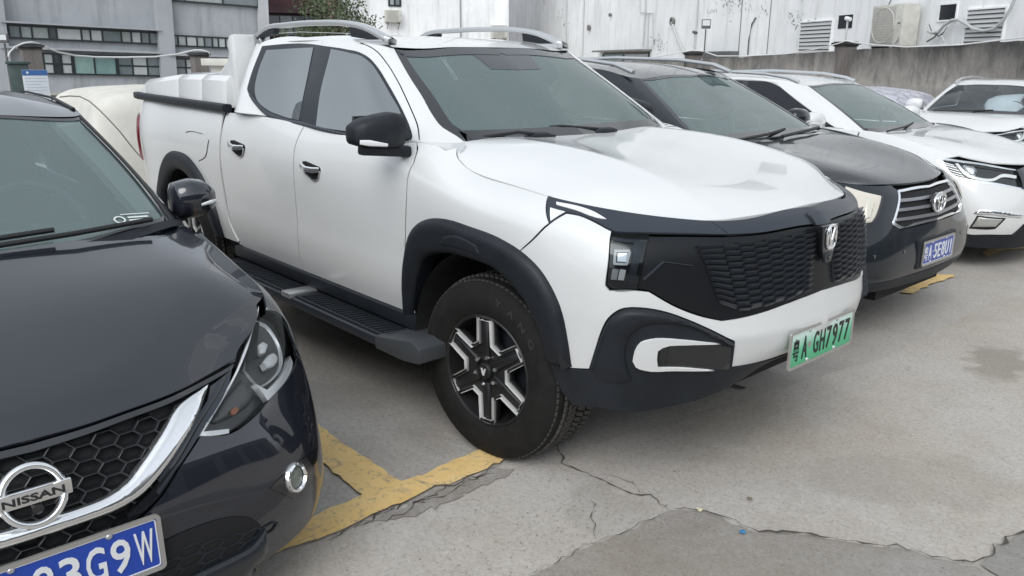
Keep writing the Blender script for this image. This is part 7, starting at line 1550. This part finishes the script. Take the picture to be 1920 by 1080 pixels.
# ---------------------------------------------------------------- white SUV next along the row
def build_white(car,detail=True):
    common(car,SB,SG,SR,WHITE,2.70,.93,.345,.90,xdoor=(-1.38,-2.3,-3.05),rr=.22,zs=.30,beltz=1.05)
    car.panel('bonnet',SH,BON,WHITE,full='b',cell=.06,gap=.003,ang=35); inner(car,SH,.04,full='b')
    car.panel('fender',SB,[xz(SB,-1.37,.30,True),(xz(SB,-1.37,1.04)[0],SB.tb[-1],1),nd(SB,8,6,False)]+FTOP+[xz(SB,-.47,.60,True)]+arcxz(SB,-.93,.35,.42,22,172,9),WHITE,ang=35)
    car.panel('front_bumper',SB,BUMP,WHITE,full='a',ang=50,cell=.04)
    car.panel('lower_bumper',SB,LOWB,PLASTIC,full='a',ang=50,cell=.05,off=.003)
    car.panel('arch_cladding',SB,arcxz(SB,-.93,.35,.425,178,8,11)+arcxz(SB,-.93,.35,.475,8,178,11),PLASTIC,off=.004,gap=0,th=.03,ang=60,dome=(.01,.02),cell=.03)
    car.panel('headlamp',SB,SHL,GLOSSBLACK,off=-.03,gap=0,th=0); car.panel('headlamp_lens',SB,SHL,LENS,off=.002,gap=0,th=0)
    car.panel('lamp_edge',SB,SHE,CHROME,off=-.004,gap=0,th=.006)
    car.panel('upper_grille',SB,UGR,GLOSSBLACK,full='a',off=.0,gap=0,th=.01)
    for o in SL: car.panel('lamp_strip',SB,o,WHITELAMP,off=-.012,gap=0,th=.012,cell=.02)
    car.panel('lamp_projector',SB,SPJ,CHROME,off=-.022,gap=0,th=.01,cell=.02,dome=(.02,.03))
    car.panel('fog_trim',SB,SFT,CHROME,off=.006,gap=0,th=.01,cell=.02,dome=(.006,.008))
    car.panel('fog_recess',SB,SFR,DARK,off=.003,gap=0,th=.003,cell=.03)
    car.panel('fog_lamp',SB,SFL,simple('fog_clear',(.38,.38,.35),.15,.3,coat=1) if 'fog_clear' not in MATS else MATS['fog_clear'],off=.005,gap=0,th=.004,cell=.02,dome=(.006,.02))
    make_mirror(car,-1.72,1.0,1.115,WHITE,h=.085,w=.13)
    roof_rail(car,[(-2.14,-.56,1.44),(-2.25,-.565,1.475),(-2.5,-.57,1.51),(-3.1,-.575,1.53),(-3.7,-.57,1.51),(-3.95,-.565,1.45)],SILVER)
    car.panel('window_chrome',SG,[(SG.ta[6]+.02,.030,1),(SG.ta[6]+.075,.028,1),(SG.ta[6]-.08,SG.tb[3]*.55),(SG.ta[6]-.30,SG.tb[3]*.97),(SG.ta[5]-.25,SG.tb[3]*.985),(SG.ta[3],SG.tb[3]*.985,1),(SG.ta[3],SG.tb[3]*.93,1),(SG.ta[5]-.25,SG.tb[3]*.93),(SG.ta[6]-.31,SG.tb[3]*.90),(SG.ta[6]-.125,SG.tb[3]*.52)],BRIGHT,off=.007,gap=0,th=.004)
    strip(car,'wiper',[(-1.24,-.58,1.04),(-1.28,-.1,1.06),(-1.35,.2,1.075)],.009,SEAL)
SHL=[(4.585,0.686,1),(4.636,0.707),(4.799,0.737),(5.022,0.752),(5.280,0.728,1),(5.253,0.650),(5.268,0.531,1),(5.064,0.554),(4.791,0.545),(4.744,0.553),(4.678,0.612)]
SHE=[(4.585,0.686,1),(4.635,0.712),(4.799,0.743),(5.023,0.759),(5.285,0.735,1),(5.275,0.721,1),(5.019,0.739),(4.800,0.725),(4.647,0.699),(4.690,0.620),(4.752,0.566),(4.796,0.562),(5.066,0.570),(5.260,0.541),(5.267,0.526,1),(5.063,0.549),(4.791,0.540),(4.740,0.547),(4.674,0.605)]
SL=[[(4.760,0.701,1),(4.782,0.714,1),(4.873,0.618),(4.944,0.603),(5.033,0.610),(5.137,0.672),(5.260,0.667,1),(5.247,0.634,1),(5.129,0.639),(5.037,0.585),(4.932,0.575),(4.846,0.591)],[(4.623,0.681,1),(4.742,0.684,1),(4.751,0.676,1),(4.633,0.673,1)],[(4.652,0.662,1),(4.764,0.664,1),(4.773,0.655,1),(4.662,0.654,1)],[(4.681,0.639,1),(4.784,0.637,1),(4.792,0.629,1),(4.690,0.631,1)],[(4.707,0.615,1),(4.803,0.611,1),(4.810,0.602,1),(4.716,0.607,1)],[(4.732,0.591,1),(4.813,0.587,1),(4.820,0.579,1),(4.740,0.583,1)]]
SPJ=[(4.823,0.708,1),(4.917,0.715),(4.938,0.675),(4.912,0.607),(4.872,0.608),(4.845,0.653)]
SFT=[(4.873,0.273,1),(4.909,0.309),(4.965,0.318),(5.231,0.301,1),(5.211,0.273,1),(5.099,0.277),(4.959,0.279),(4.911,0.271)]
SFR=[(4.862,0.149,1),(4.898,0.260,1),(5.092,0.264,1),(5.033,0.173,1),(5.006,0.166)]
SFL=[(4.879,0.166,1),(4.906,0.249,1),(5.070,0.254,1),(5.029,0.190,1)]
BON=[nd(SH,0,0),nd(SH,5,0)]+[nd(SH,5,2,False),nd(SH,5,3,False),nd(SH,5,4),nd(SH,4,4,False),nd(SH,3,4,False),nd(SH,2,4,False),nd(SH,1,4,False),nd(SH,0,4),nd(SH,0,2,False)]
FTOP=[nd(SB,9,6,False)]+[(4.787,0.785,1),(4.636,0.707),(4.585,0.686,1),(4.678,0.612),(4.748,0.549,1)]
BUMP=[(4.748,0.549,1),(4.795,0.541),(5.063,0.549),(5.272,0.526,1)]+[(xz(SB,.28,.70,yz=True)[0],xz(SB,.28,.70,yz=True)[1],1),(SB.ta[-1],xz(SB,.10,.62,yz=True)[1],1),(SB.ta[-1],xz(SB,.10,.42,yz=True)[1],1)]+[(5.241,0.214,1),(5.176,0.128,1),(4.991,0.119),(4.867,0.101)]+[xz(SB,-.46,.34,True),xz(SB,-.45,.5)]
LOWB=[(4.868,0.097,1),(4.993,0.115),(5.179,0.123,1),(5.242,0.209,1)]+[(SB.ta[-1],xz(SB,.10,.42,yz=True)[1],1),nd(SB,14,0),nd(SB,12,0,False),nd(SB,10,0,False),xz(SB,-.50,.26,True),xz(SB,-.47,.33,True)]
UGR=[nd(SB,14,6),nd(SB,13,6,False)]+[(5.286,0.728,1),(5.272,0.526,1)]+[(xz(SB,.28,.70,yz=True)[0],xz(SB,.28,.70,yz=True)[1],1),(SB.ta[-1],xz(SB,.10,.62,yz=True)[1],1)]
wsu=thing('sport_utility_car','white SUV with silver roof rails and swept chrome-edged headlamps, beside the charcoal one','car',(.42,4.95,0))
build_white(Car(wsu))
fsu=thing('sport_utility_car','white SUV parked crosswise at far right with a crumpled white sheet behind its windscreen','car',(-1.80,8.40,0),rotz=R(-84))
fsu.scale=(.95,.95,.93)
_w=WSH; WSH=glass('clear_screen',(.72,.78,.82),.02,.10,0,1.45,(.25,.28,.32)); FS=Car(fsu); build_white(FS); WSH=_w
g=ellipsoid_loft([((-1.55,.25,1.04),(.10,0,0),(0,.20,0)),((-1.68,.26,1.12),(.09,0,.03),(.0,.27,0)),((-1.80,.22,1.20),(.08,0,.03),(0,.22,0)),((-1.92,.27,1.27),(.05,0,.02),(0,.20,.02))],18,.8)
sh=tag(link('crumpled_sheet',g.mesh('crumpled_sheet',True,60),None,simple('sheet_white',(.88,.90,.89),.8,0,8,.10,.5)),'crumpled white sheet lying on the dashboard of the far white SUV','sheet')
sh.matrix_world=Matrix.Translation(fsu.location)@Matrix.Rotation(R(-84),4,'Z')@Matrix.Diagonal((.95,.95,.93,1))

# ---------------------------------------------------------------- cars half seen behind, copies of the ones above
def copy_tree(o,parent=None):
    c=o.copy(); COL.objects.link(c); c.parent=parent
    for ch in list(o.children): copy_tree(ch,c)
    return c
def copy_car(src,loc,rot,label,scale=(1,1,1)):
    c=copy_tree(src); c.location=loc; c.rotation_euler=(0,0,rot); c.scale=scale; c['label']=label
    for k in ('group',):
        if k in c: del c[k]
    return c
copy_car(wsu,(-5.6,-3.35,0),R(180),'white car with roof rails just showing above the black saloon roof',(1,1,.83))
copy_car(nis,(-14.6,-1.3,0),R(180),'small dark car roof showing left of the cream covered car',(1,1,.80))
